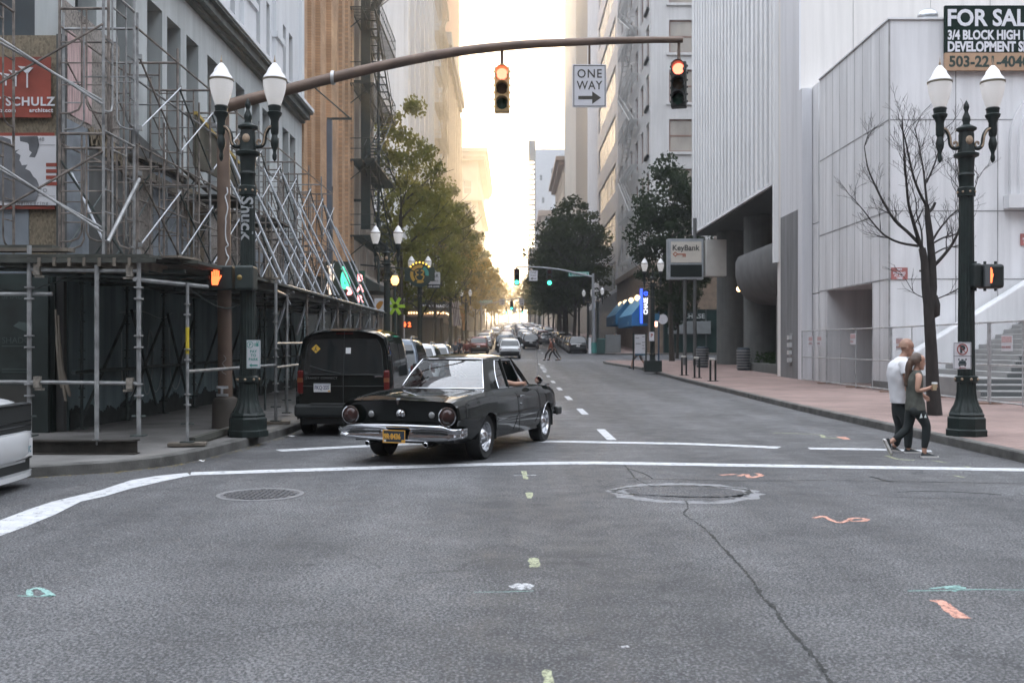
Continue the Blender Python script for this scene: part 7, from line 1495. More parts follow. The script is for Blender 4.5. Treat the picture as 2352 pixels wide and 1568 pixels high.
# ---- the white car entering at the left edge
wc = make_car('white_car', 'white car nosing in at the left edge with black grille and low chin lip', CW, 4.8, 1.9, 1.55, 1.12, 1.15, .7, (-1.2, .2), -1.9, .17, .34, trunk=1.05, nose=.55)
wc.location = (-8.2, 11.05, 0); wc.rotation_euler = (0, 0, R(3))
part('grille', MB().box(2.30, 2.455, -.82, .82, .64, .99), DARK, wc, bevel=.03)
for z in (.72, .77, .965): part('chrome_slat', MB().box(2.44, 2.47, -.76, .76, z, z+.012), CHR, wc)
part('front_bumper', MB().grid([[(2.40+.13*(1-(y/.93)**4)*k, y, z) for y in seq(-.93, .93, 16)] for z, k in ((.66, .35), (.645, .8), (.58, 1), (.40, .95), (.34, .75))]), CW, wc, 40)
part('intake', MB().box(2.2, 2.44, -.78, .78, .16, .36), DARK, wc); part('chin_lip', MB().grid([[(2.36+.19*(1-(y/.95)**4)*k, y, z) for y in seq(-.95, .95, 16)] for z, k in ((.19, .2), (.185, 1), (.13, 1.02), (.12, .2))]), CW, wc, 40)
pl_ = part('licence_plate', MB().box(2.475, 2.50, .40, .72, .36, .57), PLW, wc); part('plate_mount', MB().box(2.42, 2.474, .36, .76, .33, .59), DARK, wc)
tm = Matrix.Translation((2.503, .43, .41)) @ Matrix.Rotation(R(90), 4, 'Z') @ Matrix.Rotation(R(90), 4, 'X'); part('lettering', text_mb('857 KTC', .1, tm, .002, .001, .98, .66), mt('plate_teal', (.06, .2, .25), .6), pl_)
# ------------------------------------------------------------------ people
SKIN = M('skin', (.42, .24, .17), .55, var=.08, vs=8); SKIN2 = M('skin_tan', (.36, .20, .14), .55, var=.08, vs=8); EYE = mt('eye_dark', (.03, .02, .018), .4, var=0); LIP = mt('lip', (.30, .12, .10), .5, var=0)
def skin_mesh(V, E, root=0, lv=2):            # V: list of (position, radius); returns evaluated vertices and faces
    me = bpy.data.meshes.new('s'); me.from_pydata([tuple(p) for p, r in V], E, []); o = bpy.data.objects.new('s', me); C.objects.link(o)
    o.modifiers.new('k', 'SKIN').use_smooth_shade = True; sv_ = me.skin_vertices[0].data
    for i, (p, r) in enumerate(V): sv_[i].radius = r if isinstance(r, tuple) else (r, r); sv_[i].use_root = i == root
    s = o.modifiers.new('u', 'SUBSURF'); s.levels = lv; s.render_levels = lv
    m2 = bpy.data.meshes.new_from_object(o.evaluated_get(bpy.context.evaluated_depsgraph_get()))
    mb = MB(); mb.add([v.co.copy() for v in m2.vertices], [tuple(p.vertices) for p in m2.polygons]); bpy.data.objects.remove(o); bpy.data.meshes.remove(me); bpy.data.meshes.remove(m2); return mb
def chain(V, E, pts, start=None):
    idx = [] if start is None else [start]
    for p, r in pts:
        V.append((Vector(p), r)); i = len(V)-1
        if idx: E.append((idx[-1], i))
        idx.append(i)
    return idx
def head(mb, c, f, h=.235, k=1.):             # face, nose, brow, chin and ears; f is the facing direction
    f = Vector(f).normalized(); u = Vector((0, 0, 1)); l = u.cross(f).normalized(); u = f.cross(l); n, rows = 28, []
    T = [(-.122, .058, .020, .012), (-.116, .074, -.005, .034), (-.100, .081, -.022, .047), (-.085, .077, -.038, .054), (-.070, .083, -.050, .058), (-.058, .080, -.058, .060), (-.046, .087, -.064, .062), (-.034, .080, -.070, .064), (-.02, .080, -.076, .067), (-.006, .078, -.082, .070), (.008, .077, -.088, .072), (.020, .084, -.093, .073), (.034, .090, -.096, .074), (.055, .087, -.099, .075), (.075, .078, -.096, .072), (.095, .060, -.083, .062), (.110, .036, -.058, .044), (.119, .010, -.026, .018), (.121, -.004, -.012, .004)]
    for z, fr_, bk_, w_ in T:
        row = []; cx_ = (fr_+bk_)/2; rx = (fr_-bk_)/2
        for j in range(n):
            a = 2*math.pi*j/n; x, y = math.cos(a), math.sin(a); X = cx_+rx*(abs(x)**.9)*(1 if x > 0 else -1); Y = w_*(abs(y)**.92)*(1 if y > 0 else -1)
            da = min(a, 2*math.pi-a)
            if -.045 < z < .022 and da < .5: X += .030*max(0, 1-da/.36)*max(0, (.030-z)/.060 if z > -.034 else .55)
            if -.004 < z < .016 and .3 < da < .75: X -= .006
            row.append(Vector(c)+(f*X+l*Y+u*z)*k)
        rows.append(row)
    mb.cur = 0; mb.grid(rows, True); mb.add(rows[0], [tuple(range(n))]); mb.add(rows[-1], [tuple(range(n))])
    P = lambda x, y, z: Vector(c)+(f*x+l*y+u*z)*k
    for s in (-1, 1):
        mb.cur = 0; n0 = len(mb.v); mb.ball((0, 0, 0), .019*k, .009*k, .032*k, 8, 6)
        q = P(-.008, s*.076, -.008)
        for i in range(n0, len(mb.v)): v = mb.v[i]; mb.v[i] = tuple(q+f*v[0]+l*v[1]+u*v[2])
        mb.cur = 1; mb.ball(tuple(P(.064, s*.032, .006)), .011*k, n=8, k=6); mb.cbox(tuple(P(.079, s*.034, .027)), (.012*k, .034*k, .007*k), math.atan2(f.y, f.x)+s*.35)
    mb.cur = 2; mb.cbox(tuple(P(.079, 0, -.058)), (.012*k, .042*k, .009*k), math.atan2(f.y, f.x)); mb.cur = 0
def hand_pts(V, E, wrist_i, palm, d, side, curl=.5, k=1.):   # five separate bent fingers rooted in the palm
    d = Vector(d).normalized(); side = Vector(side).normalized(); nn = d.cross(side).normalized(); palm = Vector(palm)
    V.append((palm, (.026*k, .020*k))); pi_ = len(V)-1; E.append((wrist_i, pi_))
    for i, ln in enumerate((.062, .072, .068, .052)):
        o = palm+d*.03*k+side*(i-1.5)*.018*k; a = o+d*ln*.55*k*(1-curl*.3)+nn*ln*curl*.3*k; b_ = a+(d*(1-curl)+nn*curl).normalized()*ln*.55*k
        chain(V, E, [(o, .0095*k), (a, .0085*k), (b_, .007*k)], pi_)
    o = palm-d*.012*k-side*.03*k; chain(V, E, [(o, .010*k), (o+(d*.6-side*.6+nn*.3)*.05*k, .0085*k)], pi_)
def loft(rings, n=24, wr=.006, seed=1):       # cloth tube: rings of (centre, half depth, half width)
    r_ = random.Random(seed); ph = [r_.uniform(0, 6.28) for _ in range(6)]; C2 = catmull([(*c, a, b_) for c, a, b_ in rings], 4); rows = []
    for i, (x, y, z, a, b_) in enumerate(C2):
        row = []
        for j in range(n):
            t = 2*math.pi*j/n; k = 1+wr*8*(math.sin(3*t+ph[0]+i*.5)*.5+math.sin(5*t+ph[1]-i*.9)*.5+math.sin(2*t+i*1.3+ph[2])*.4)*.5
            row.append((x+a*k*(abs(math.cos(t))**.85)*(1 if math.cos(t) > 0 else -1), y+b_*k*(abs(math.sin(t))**.85)*(1 if math.sin(t) > 0 else -1), z))
        rows.append(row)
    return MB().grid(rows, True)
def shoe(par, heel, toe, up, m, sole, hgt=.085, wd=.048):
    heel, toe = Vector(heel), Vector(toe); d = (toe-heel); L_ = d.length; d.normalize(); up = (Vector(up)-d*Vector(up).dot(d)).normalized(); s = d.cross(up)
    def sec(u, w_, h0, h1): return [heel+d*L_*u+s*w_*math.cos(a)+up*(h0+(h1-h0)*max(0, math.sin(a))) for a in [R(30*i) for i in range(12)]]
    mb = MB(); rows = [sec(-.04, .02, .02, hgt*.6), sec(.0, .038, .018, hgt*1.0), sec(.2, .040, .018, hgt*1.05), sec(.42, .043, .018, hgt*.85), sec(.65, .049, .018, hgt*.62), sec(.88, .044, .018, hgt*.48), sec(1.0, .02, .018, hgt*.3)]
    mb.grid(rows, True); mb.add(rows[0], [tuple(range(12))]); mb.add(rows[-1], [tuple(range(12))]); o = part('shoe', mb, m, par, 50, True)
    sl = MB(); out = [(-.05, .03), (0, .044), (.2, .046), (.42, .048), (.65, .054), (.88, .050), (1.02, .02)]
    ring_ = [(u, w_) for u, w_ in out]+[(u, -w_) for u, w_ in reversed(out)]; n = len(ring_)
    a = [heel+d*L_*u+s*w_ for u, w_ in ring_]; b_ = [p+up*.03 for p in a]; sl.add(a+b_, [tuple(range(n)), tuple(range(2*n-1, n-1, -1))]+[(i, (i+1) % n, n+(i+1) % n, n+i) for i in range(n)])
    part('sole', sl, sole, o, 30, True)
    if sole is WSOLE:
        lc = MB()
        for u in (.3, .38, .46, .54, .62): p = heel+d*L_*u+up*(interp(u, [(.2, hgt*1.05), (.42, hgt*.85), (.65, hgt*.62)])+.006); lc.tube(p-s*.022, p+s*.022, .006, 5)
        part('laces', lc, WSOLE, o, world=True)
WSOLE = mt('white_sole', (.62, .60, .58), .6); BSH = mt('black_canvas', (.02, .024, .026), .75, var=.1); BTR = M('black_trousers', (.012, .017, .018), .85, var=.25, vs=9, bump=.2, bs=25)
# ---- woman with a paper cup
YW = 15.0; W_ = lambda px, py, dy=0.: Vector((PX(px, YW), YW+dy, PZ(py, YW)))
FX_ = Vector((1, 0, 0))
wo = thing('person', 'woman with long brown ponytail, grey sleeveless top and dark leggings carrying a paper cup', 'person', (W_(2102, 1050).x, YW, 0), group='people on foot')
V, E = [], []
t0 = chain(V, E, [(W_(2102, 934), .085), (W_(2101, 915), .075), (W_(2100, 893), .075), (W_(2101, 868), .078), (W_(2103, 856), .055), (W_(2106, 847), .047), (W_(2109, 834), .055)])
sh_n = chain(V, E, [(W_(2102, 861, -.155), .052), (W_(2094, 897, -.20), .038), (W_(2122, 891, -.16), .029)], t0[3]); hand_pts(V, E, sh_n[-1], W_(2131, 887, -.13), (1, .3, .15), (0, 0, 1), .7)
sh_f = chain(V, E, [(W_(2102, 861, .155), .05), (W_(2094, 896, .19), .038), (W_(2108, 915, .16), .03)], t0[3]); hand_pts(V, E, sh_f[-1], W_(2116, 922, .15), (1, 0, -.5), (0, 0, 1), .4)
lf_ = chain(V, E, [(W_(2106, 941, -.08), .07), (W_(2123, 976, -.09), .05), (W_(2121, 1003, -.09), .045), (W_(2117, 1034, -.09), .036), (W_(2119, 1044, -.09), .034)], t0[0])
lr_ = chain(V, E, [(W_(2098, 941, .08), .07), (W_(2090, 984, .08), .05), (W_(2073, 1000, .08), .044), (W_(2053, 1014, .08), .036), (W_(2046, 1020, .08), .032)], t0[0])
mb = skin_mesh(V, E); head(mb, W_(2110.5, 831), (1, -.08, -.04)); part('body', mb, [SKIN, EYE, LIP], wo, 60, True)
TOP = M('grey_olive_top', (.075, .078, .066), .85, var=.3, vs=10, bump=.25, bs=18); part('top', loft([(W_(2103, 941), .135, .165), (W_(2102, 928), .132, .162), (W_(2101, 912), .115, .140), (W_(2100, 895), .108, .135), (W_(2100, 878), .118, .150), (W_(2101, 865), .108, .150), (W_(2102.5, 856), .085, .125), (W_(2104, 850), .058, .075)], seed=3), TOP, wo, 60, True)
V2, E2 = [], []
t = chain(V2, E2, [(W_(2101, 918), .11), (W_(2101, 934), .124)]); t = t[1:]; chain(V2, E2, [(W_(2106, 944, -.08), .100), (W_(2123, 976, -.09), .070), (W_(2121, 1003, -.09), .066), (W_(2117, 1031, -.09), .042)], t[0]); chain(V2, E2, [(W_(2098, 944, .08), .098), (W_(2090, 984, .08), .070), (W_(2073, 1000, .08), .064), (W_(2057, 1011, .08), .042)], t[0])
part('leggings', skin_mesh(V2, E2), BTR, wo, 60, True)
HAIR = M('brown_hair', (.075, .045, .03), .5, var=.4, vs=20, stretch=(1, 1, .2)); hr = MB(); hc = W_(2107.5, 829)
rows = []
for i in range(11):
    t_ = math.pi*(.02+.56*i/10); rows.append([hc+Vector((.112*math.sin(t_)*math.cos(a)-.012-(.018*(i > 6)), .09*math.sin(t_)*math.sin(a), .128*math.cos(t_)+(.06 if math.cos(a) > .5 and i > 5 else 0)*(i-5)/5*max(0, math.cos(a)))) for a in [R(18*j) for j in range(20)]])
hr.grid(rows, True); hr.path(catmull([tuple(W_(2096, 828)), tuple(W_(2089, 838)), tuple(W_(2086, 855)), tuple(W_(2083, 875)), tuple(W_(2082, 888))], 4), [.06]*4+[.055]*4+[.045]*4+[.035]*4+[.01], 8); part('hair', hr, HAIR, wo, 60, True)
shoe(wo, W_(2112, 1049.5, -.09), W_(2149, 1050, -.09), (0, 0, 1), BSH, WSOLE); shoe(wo, W_(2034, 1012, .08), W_(2050, 1046, .08), (.9, 0, .45), BSH, WSOLE)
cup = thing('paper_cup', 'pale paper coffee cup with a white lid held by the woman', 'cup', W_(2136, 895, -.165)); part('cup', MB().lathe([(.027, 0), (.040, .095)], 16), mt('cup_paper', (.50, .38, .24), .7), cup, 40); part('lid', MB().lathe([(.043, .095), (.043, .105), (.038, .12), (.001, .121)], 16), mt('cup_lid', (.7, .7, .7), .5), cup, 40)
bag = thing('hip_bag', 'small black bag with two white tags at the hip of the woman', 'bag', W_(2096, 938, -.13)); 
part('pouch', MB().ball((-.01, -.0, -.03), .10, .035, .065, 14, 8), M('black_fabric', (.012, .016, .016), .8), bag, 60); part('strap', MB().path([(.1, .02, .04), (.06, .02, .2), (.03, .05, .38)], .012, 5), mt('black_strap', (.012, .016, .016)), bag)
tg = MB().prism([(.02, -.13), (.065, -.12), (.045, -.06)], -.085, -.08).prism([(.085, -.12), (.125, -.125), (.11, -.07)], -.085, -.08); part('tag', tg, mt('pale_tag', (.6, .64, .62)), bag)
# ---- man in a white shirt
YM = 15.65; N_ = lambda px, py, dy=0.: Vector((PX(px, YM), YM+dy, PZ(py, YM)))
ma = thing('person', 'bald man in white t shirt and black trousers walking beside the woman', 'person', (N_(2075, 1040).x, YM, 0), group='people on foot')
V, E = [], []
t0 = chain(V, E, [(N_(2068, 928), .09), (N_(2066, 900), .09), (N_(2063, 868), .10), (N_(2065, 838), .10), (N_(2072, 823), .062), (N_(2077, 815), .056), (N_(2082, 803), .06)])
a1 = chain(V, E, [(N_(2066, 836, -.20), .062), (N_(2070, 879, -.25), .048), (N_(2086, 908, -.20), .036)], t0[3]); hand_pts(V, E, a1[-1], N_(2093, 921, -.19), (.5, 0, -.85), (1, 0, .5), .5)
a2 = chain(V, E, [(N_(2066, 836, .20), .062), (N_(2091, 876, .25), .048), (N_(2125, 902, .2), .036)], t0[3]); hand_pts(V, E, a2[-1], N_(2135, 911, .19), (.75, 0, -.65), (.6, 0, .7), .35)
chain(V, E, [(N_(2072, 940, -.09), .08), (N_(2082, 985, -.09), .055), (N_(2080, 1026, -.09), .04), (N_(2081, 1036, -.09), .04)], t0[0]); chain(V, E, [(N_(2066, 940, .09), .08), (N_(2074, 985, .09), .055), (N_(2060, 1022, .09), .04), (N_(2058, 1030, .09), .04)], t0[0])
mb = skin_mesh(V, E); head(mb, N_(2083, 799), (1, -.2, -.16), k=1.1); part('body', mb, [SKIN2, EYE, LIP], ma, 60, True)
COT = M('white_cotton', (.66, .66, .68), .9, var=.08, vs=7, bump=.35, bs=14)
part('shirt', loft([(N_(2068, 925), .138, .190), (N_(2067, 912), .140, .188), (N_(2065, 890), .140, .185), (N_(2062.5, 865), .150, .205), (N_(2063, 847), .148, .225), (N_(2065, 834), .125, .220), (N_(2069, 825), .09, .150), (N_(2072, 819), .064, .080)], wr=.009, seed=7), COT, ma, 60, True)
for sd_y, el in ((-1, (2068, 857)), (1, (2077, 856))): part('sleeve', MB().path([N_(2065, 834, sd_y*.17), N_(2066, 838, sd_y*.215), N_(*el, sd_y*.245)], [.085, .086, .078], 14, False), COT, ma, 60, True)
V2, E2 = [], []
t = chain(V2, E2, [(N_(2068, 908), .12), (N_(2069, 930), .136)]); t = t[1:]; chain(V2, E2, [(N_(2072, 945, -.09), .105), (N_(2082, 985, -.09), .078), (N_(2080, 1030, -.09), .055)], t[0]); chain(V2, E2, [(N_(2066, 945, .09), .105), (N_(2074, 985, .09), .078), (N_(2061, 1027, .09), .055)], t[0]); part('trousers', skin_mesh(V2, E2), BTR, ma, 60, True)
st_ = MB(); hc = N_(2081, 797); rows = []
for i in range(8):
    t_ = math.pi*(.02+.46*i/7); rows.append([hc+Vector((.112*math.sin(t_)*math.cos(a)-.004, .086*math.sin(t_)*math.sin(a), .137*math.cos(t_)+(.035*(i/7) if math.cos(a) > .3 else -.01*(i/7)))) for a in [R(18*j) for j in range(20)]])
st_.grid(rows, True); part('hair', st_, M('shaved_scalp', (.30, .18, .125), .6, var=.12, vs=12), ma, 60, True)
shoe(ma, N_(2074, 1039.5, -.09), N_(2111, 1040, -.09), (0, 0, 1), BSH, WSOLE); shoe(ma, N_(2048, 1036, .09), N_(2076, 1041, .09), (.2, 0, 1), BSH, WSOLE)
part('watch', MB().lathe([(.038, -.012), (.038, .012)], 12, tuple(N_(2121, 902, .2)), axis='X', caps=False), mt('watch_steel', (.45, .45, .46), .3, .8), ma, world=True)
# ---- smaller figures
def walker(lab, x, y, rz, hgt=1.72, top=(.3, .3, .3), leg=(.03, .03, .035), hair=(.05, .035, .025), stride=.32, group='people on foot', z=None, bare=False, bagc=None, topn=None):
    t = thing('person', lab, 'person', (x, y, gz(y) if z is None else z), rz, group); k = hgt/1.75; s = stride
    V, E = [], []; P = lambda a, b_, c: Vector((a, b_, c))*k
    t0 = chain(V, E, [(P(0, 0, .95), .09*k), (P(.01, 0, 1.12), .085*k), (P(.02, 0, 1.35), .095*k), (P(.03, 0, 1.48), .055*k), (P(.045, 0, 1.6), .055*k)])
    for sd__, ph in ((1, 1), (-1, -1)):
        a = chain(V, E, [(P(.02, sd__*.19, 1.40), .055*k), (P(.02-ph*.10, sd__*.23, 1.13), .042*k), (P(.06-ph*.14, sd__*.22, .90), .032*k)], t0[2]); hand_pts(V, E, a[-1], P(.08-ph*.15, sd__*.22, .83), (.1, 0, -1), (1, 0, 0), .35, k)
        chain(V, E, [(P(ph*s*.25, sd__*.09, .86), .07*k), (P(ph*s*.75+.06, sd__*.09, .50), .055*k), (P(ph*s*1.05-(.08 if ph < 0 else 0), sd__*.09, .11+(.06 if ph < 0 else 0)), .04*k), (P(ph*s*1.05+.02, sd__*.09, .06), .038*k)], t0[0])
    mb = skin_mesh(V, E, lv=1); head(mb, P(.06, 0, 1.635), (1, 0, 0), k=k); part('body', mb, [SKIN, EYE, LIP], t, 60)
    V2, E2 = [], []; c = chain(V2, E2, [(P(0, 0, .92), .145*k), (P(.01, 0, 1.12), .13*k), (P(.02, 0, 1.37), .14*k), (P(.03, 0, 1.45), .08*k)])
    for sd__, ph in ((1, 1), (-1, -1)): chain(V2, E2, [(P(.02, sd__*.19, 1.40), .072*k), (P(.02-ph*.10, sd__*.23, 1.13), .058*k), (P(.05-ph*.13, sd__*.22, .93), .048*k)], c[2])
    part('shirt', skin_mesh(V2, E2, lv=1), mt('cloth_%02d_%02d_%02d' % tuple(int(q*99) for q in top), top, .85, var=.2, vs=8), t, 60)
    V2, E2 = [], []; c = chain(V2, E2, [(P(0, 0, .95), .13*k)])
    for sd__, ph in ((1, 1), (-1, -1)): chain(V2, E2, [(P(ph*s*.25, sd__*.09, .86), .10*k), (P(ph*s*.75+.06, sd__*.09, .50), .075*k)]+([] if bare else [(P(ph*s*1.05-(.08 if ph < 0 else 0), sd__*.09, .12+(.06 if ph < 0 else 0)), .055*k)]), c[0])
    part('trousers', skin_mesh(V2, E2, lv=1), mt('cloth_%02d_%02d_%02d' % tuple(int(q*99) for q in leg), leg, .85, var=.2, vs=8), t, 60)
    hr = MB(); hc = P(.05, 0, 1.64)
    hr.grid([[hc+Vector((.105*math.sin(q)*math.cos(a)-.012, .085*math.sin(q)*math.sin(a), .13*math.cos(q)))*k for a in [R(30*j) for j in range(12)]] for q in [math.pi*(.02+.5*i/6) for i in range(7)]], True); part('hair', hr, mt('hair_%02d' % int(hair[0]*99), hair, .6), t, 60)
    sh_ = MB()
    for sd__, ph in ((1, 1), (-1, -1)): sh_ = MB().ball(tuple(P(ph*s*1.05+.07, sd__*.09, .045)), .13*k, .045*k, .045*k, 10, 6); part('shoe', sh_, BSH, t, 60)
    if bagc: part('backpack', MB().ball(tuple(P(-.17, 0, 1.25)), .11*k, .16*k, .23*k, 12, 8), mt('backpack_dk', bagc, .8), t, 60)
    return t
walker('pedestrian in rust red top crossing the far street with a dark backpack', PX(1266, 79.5), 79.5, R(180), 1.8, (.20, .06, .035), (.035, .03, .03), stride=.46, bagc=(.03, .03, .03))
walker('pedestrian in grey crossing the far street just beside the one in rust red', PX(1274, 80.6), 80.6, R(180), 1.74, (.10, .10, .10), (.05, .045, .04), stride=.42)
walker('pedestrian half hidden behind the white timetable board, bare legs showing', PX(1466, 60), 60, R(175), 1.7, (.08, .08, .09), (.12, .10, .09), stride=.40, z=gz(60)+.15, bare=True)
walker('dark dressed pedestrian standing under the blue awnings', PX(1413, 97), 97, R(200), 1.75, (.02, .02, .025), (.02, .02, .025), stride=.10, z=gz(97)+.15)
for px, y, rz, top_, lab in ((1072, 66, 90, (.16, .05, .04), 'pedestrian in dark red top on the left pavement beyond the parked cars'), (1056, 70, 265, (.04, .04, .05), 'pedestrian in black on the left pavement near the hotel'), (1046, 64, 80, (.10, .11, .12), 'pedestrian in grey jacket on the left pavement near the hotel'), (1033, 92, 95, (.22, .20, .18), 'pedestrian in pale beige top below the hotel marquee')):
    walker(lab, PX(px, y), y, R(rz), 1.72, top_, (.03, .03, .04), stride=.28, z=gz(y)+.15)
# ---- the two people inside the vintage coupe
def seated(lab, x, y, shirt, arm):
    m4 = Matrix.Translation(car.location) @ Matrix.Rotation(car.rotation_euler.z, 4, 'Z') @ Matrix.Scale(1.06, 4); t = thing('person', lab, 'person', m4 @ Vector((x, y, .72)))
    V, E = [], []; P = lambda *q: m4 @ Vector(q)
    t0 = chain(V, E, [(P(x+.05, y, .62), .13), (P(x, y, .80), .125), (P(x, y, 1.0), .13), (P(x+.02, y, 1.10), .055), (P(x+.04, y, 1.17), .05)]); s = -1 if y < 0 else 1
    if arm: a = chain(V, E, [(P(x, y+s*.17, 1.03), .055), (P(x+.1, y+s*.34, .985), .045), (P(x+.36, y+s*.40, .99), .033)], t0[2]); hand_pts(V, E, a[-1], P(x+.43, y+s*.39, .985), m4.to_3x3() @ Vector((1, 0, 0)), (0, 0, 1), .4)
    else: a = chain(V, E, [(P(x, y+s*.17, 1.03), .055), (P(x+.2, y+s*.2, .9), .045), (P(x+.4, y+s*.1, 1.05), .033)], t0[2]); hand_pts(V, E, a[-1], P(x+.45, y+s*.08, 1.08), m4.to_3x3() @ Vector((1, 0, .2)), (0, 0, 1), .7)
    a = chain(V, E, [(P(x, y-s*.17, 1.03), .055), (P(x+.2, y-s*.2, .88), .045), (P(x+.4, y-s*.12, .92), .033)], t0[2]); hand_pts(V, E, a[-1], P(x+.45, y-s*.1, .93), m4.to_3x3() @ Vector((1, 0, .2)), (0, 0, 1), .6)
    mb = skin_mesh(V, E, 0, 1); head(mb, P(x+.05, y, 1.20), m4.to_3x3() @ Vector((1, 0, 0))); part('body', mb, [SKIN, EYE, LIP], t, 60, True)
    V2, E2 = [], []; c = chain(V2, E2, [(P(x+.05, y, .62), .14), (P(x, y, .80), .14), (P(x, y, 1.0), .142), (P(x+.01, y, 1.07), .08)])
    for q in (1, -1): chain(V2, E2, [(P(x, y+q*.17, 1.03), .07)], c[2])
    part('shirt', skin_mesh(V2, E2, 0, 1), shirt, t, 60, True)
    hr = MB(); hc = P(x+.045, y, 1.205); hr.grid([[hc+Vector((.105*math.sin(q)*math.cos(a), .095*math.sin(q)*math.sin(a), .13*math.cos(q))) for a in [R(30*j) for j in range(12)]] for q in [math.pi*(.02+.48*i/6) for i in range(7)]], True); part('hair', hr, HAIR, t, 60, True)
seated('passenger in the vintage car resting a bare forearm on the window sill', .15, -.36, mt('cloth_dk', (.04, .04, .05), .8), True); seated('driver at the wheel of the vintage car', .15, .34, mt('cloth_bl', (.07, .09, .12), .8), False)
# ------------------------------------------------------------------ trees
BARK = M('bark', (.045, .038, .03), .95, var=.4, vs=8, bump=.5, bs=15, stretch=(1, 1, .25))
BARKD = M('dark_bark', (.028, .024, .022), .95, var=.4, vs=10, bump=.5, bs=20, stretch=(1, 1, .3))
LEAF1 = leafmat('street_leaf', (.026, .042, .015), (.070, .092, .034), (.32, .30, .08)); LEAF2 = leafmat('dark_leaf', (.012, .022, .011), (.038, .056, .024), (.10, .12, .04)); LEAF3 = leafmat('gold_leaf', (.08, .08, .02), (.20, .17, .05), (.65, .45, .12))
def branch(mb, p, d, ln, r, depth, rnd, tips, spread=.6, up=.12, n=3, seg=4, minr=.006):
    pts, rs_ = [p.copy()], [r]
    for i in range(seg):
        d = (d+Vector((rnd.gauss(0, .13), rnd.gauss(0, .13), rnd.gauss(0, .08)+up*.4))).normalized(); p = p+d*ln/seg; pts.append(p.copy()); rs_.append(max(minr, r*(1-.42*(i+1)/seg)))
        if depth > 0 and i >= 1 and rnd.random() < .75:
            q = d.orthogonal().normalized(); q.rotate(Matrix.Rotation(rnd.random()*6.28, 3, d)); branch(mb, p.copy(), (d*.75+q*spread+Vector((0, 0, up))).normalized(), ln*rnd.uniform(.5, .75), rs_[-1]*.6, depth-1, rnd, tips, spread, up, n, seg, minr)
    mb.path(pts, rs_, 7 if r > .04 else 4, False); tips.append(p)
    if depth > 0:
        for _ in range(n-1):
            q = d.orthogonal().normalized(); q.rotate(Matrix.Rotation(rnd.random()*6.28, 3, d)); branch(mb, p.copy(), (d+q*spread*rnd.uniform(.5, 1)+Vector((0, 0, up))).normalized(), ln*rnd.uniform(.6, .85), rs_[-1]*.75, depth-1, rnd, tips, spread, up, n, seg, minr)
def leafy(seed, ht, rx, z0, ncl, nl, leafm, name='street_tree', lab='x', ls=.24):
    rnd = random.Random(seed); t = thing(name, lab, 'tree', (0, 0, 0), 0, 'leafy street trees'); tr = MB(); tips = []
    tr.path([(0, 0, 0), (.05, .02, z0*.5), (.1, -.04, z0), (.1, 0, ht*.62)], [.20, .16, .14, .06], 10)
    for k in range(9): a = rnd.random()*6.28; zz = lerp(z0*.9, ht*.7, k/9); branch(tr, Vector((.1, 0, zz)), Vector((math.cos(a), math.sin(a), .75)).normalized(), rx*.8, .07, 1, rnd, tips, .6, .1, 3)
    part('trunk', tr, BARK, t, 50); cr = MB(); cz, rz = (ht+z0)/2, (ht-z0)/2
    for _ in range(ncl):
        while True:
            p = Vector((rnd.uniform(-1, 1), rnd.uniform(-1, 1), rnd.uniform(-1, 1))); q = p.length
            if .35 < q < 1: break
        wz = 1-.35*max(0, p.z); c = Vector((p.x*rx*wz, p.y*rx*wz, cz+p.z*rz)); s = rnd.uniform(.5, 1.05)
        leafball(cr, c, s, s, s*.62, int(nl*rnd.uniform(.6, 1.3)), ls, rnd)
    part('crown', cr, leafm, t); return t
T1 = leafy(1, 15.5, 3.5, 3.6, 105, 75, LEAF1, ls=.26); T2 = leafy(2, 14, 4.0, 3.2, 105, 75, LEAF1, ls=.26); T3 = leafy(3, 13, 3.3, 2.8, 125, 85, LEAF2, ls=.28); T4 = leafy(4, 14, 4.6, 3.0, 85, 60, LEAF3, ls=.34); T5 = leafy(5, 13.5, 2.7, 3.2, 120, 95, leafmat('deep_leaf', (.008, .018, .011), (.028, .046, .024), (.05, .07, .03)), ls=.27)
used = set()
def tree(T, x, y, lab, s=1., rz=None, dz=.15, nar=1.):
    global used
    o = T if id(T) not in used else dup(T); used.add(id(T)); o['label'] = lab; o['group'] = 'leafy street trees'; o.location = (x, y, gz(y)+dz); o.rotation_euler = (0, 0, rz if rz is not None else (x*3+y) % 6.28); o.scale = (s*nar, s*nar, s); return o
tree(T1, -6.7, 60, 'leafy green street tree nearest the tan brick building on the left', 1.08, nar=.78); tree(T2, -6.5, 69, 'second leafy street tree on the left, by the low shop', 1.0, nar=.82)
tree(T2, -6.5, 82, 'leafy street tree left of the hotel crossing', 1.08, nar=.82)
for k, (x, y, T, s) in enumerate(((-7.0, 99, T1, 1.1), (-7.0, 112, T4, 1.0), (-7.2, 126, T1, 1.2), (-7.2, 142, T4, 1.1), (-7.2, 158, T1, 1.2), (-6.8, 178, T4, 1.05), (-6.4, 200, T1, 1.15), (-6.0, 225, T4, 1.05), (-5.6, 255, T1, 1.15), (-5.2, 290, T4, 1.1), (-4.6, 330, T4, 1.15))):
    tree(T, x, y, '%s street tree, %s beyond the hotel on the left' % ({T4: 'golden backlit'}.get(T, 'green leafy'), ['first', 'second', 'third', 'fourth', 'fifth', 'sixth', 'seventh', 'eighth', 'ninth', 'tenth', 'eleventh'][k]), s, nar=.92)
tree(T5, 11.9, 74.5, 'dark narrow tree rising behind the bank pole sign', 1.15); tree(T5, 13.2, 80, 'dark lower tree right behind the bank pole sign', .72)
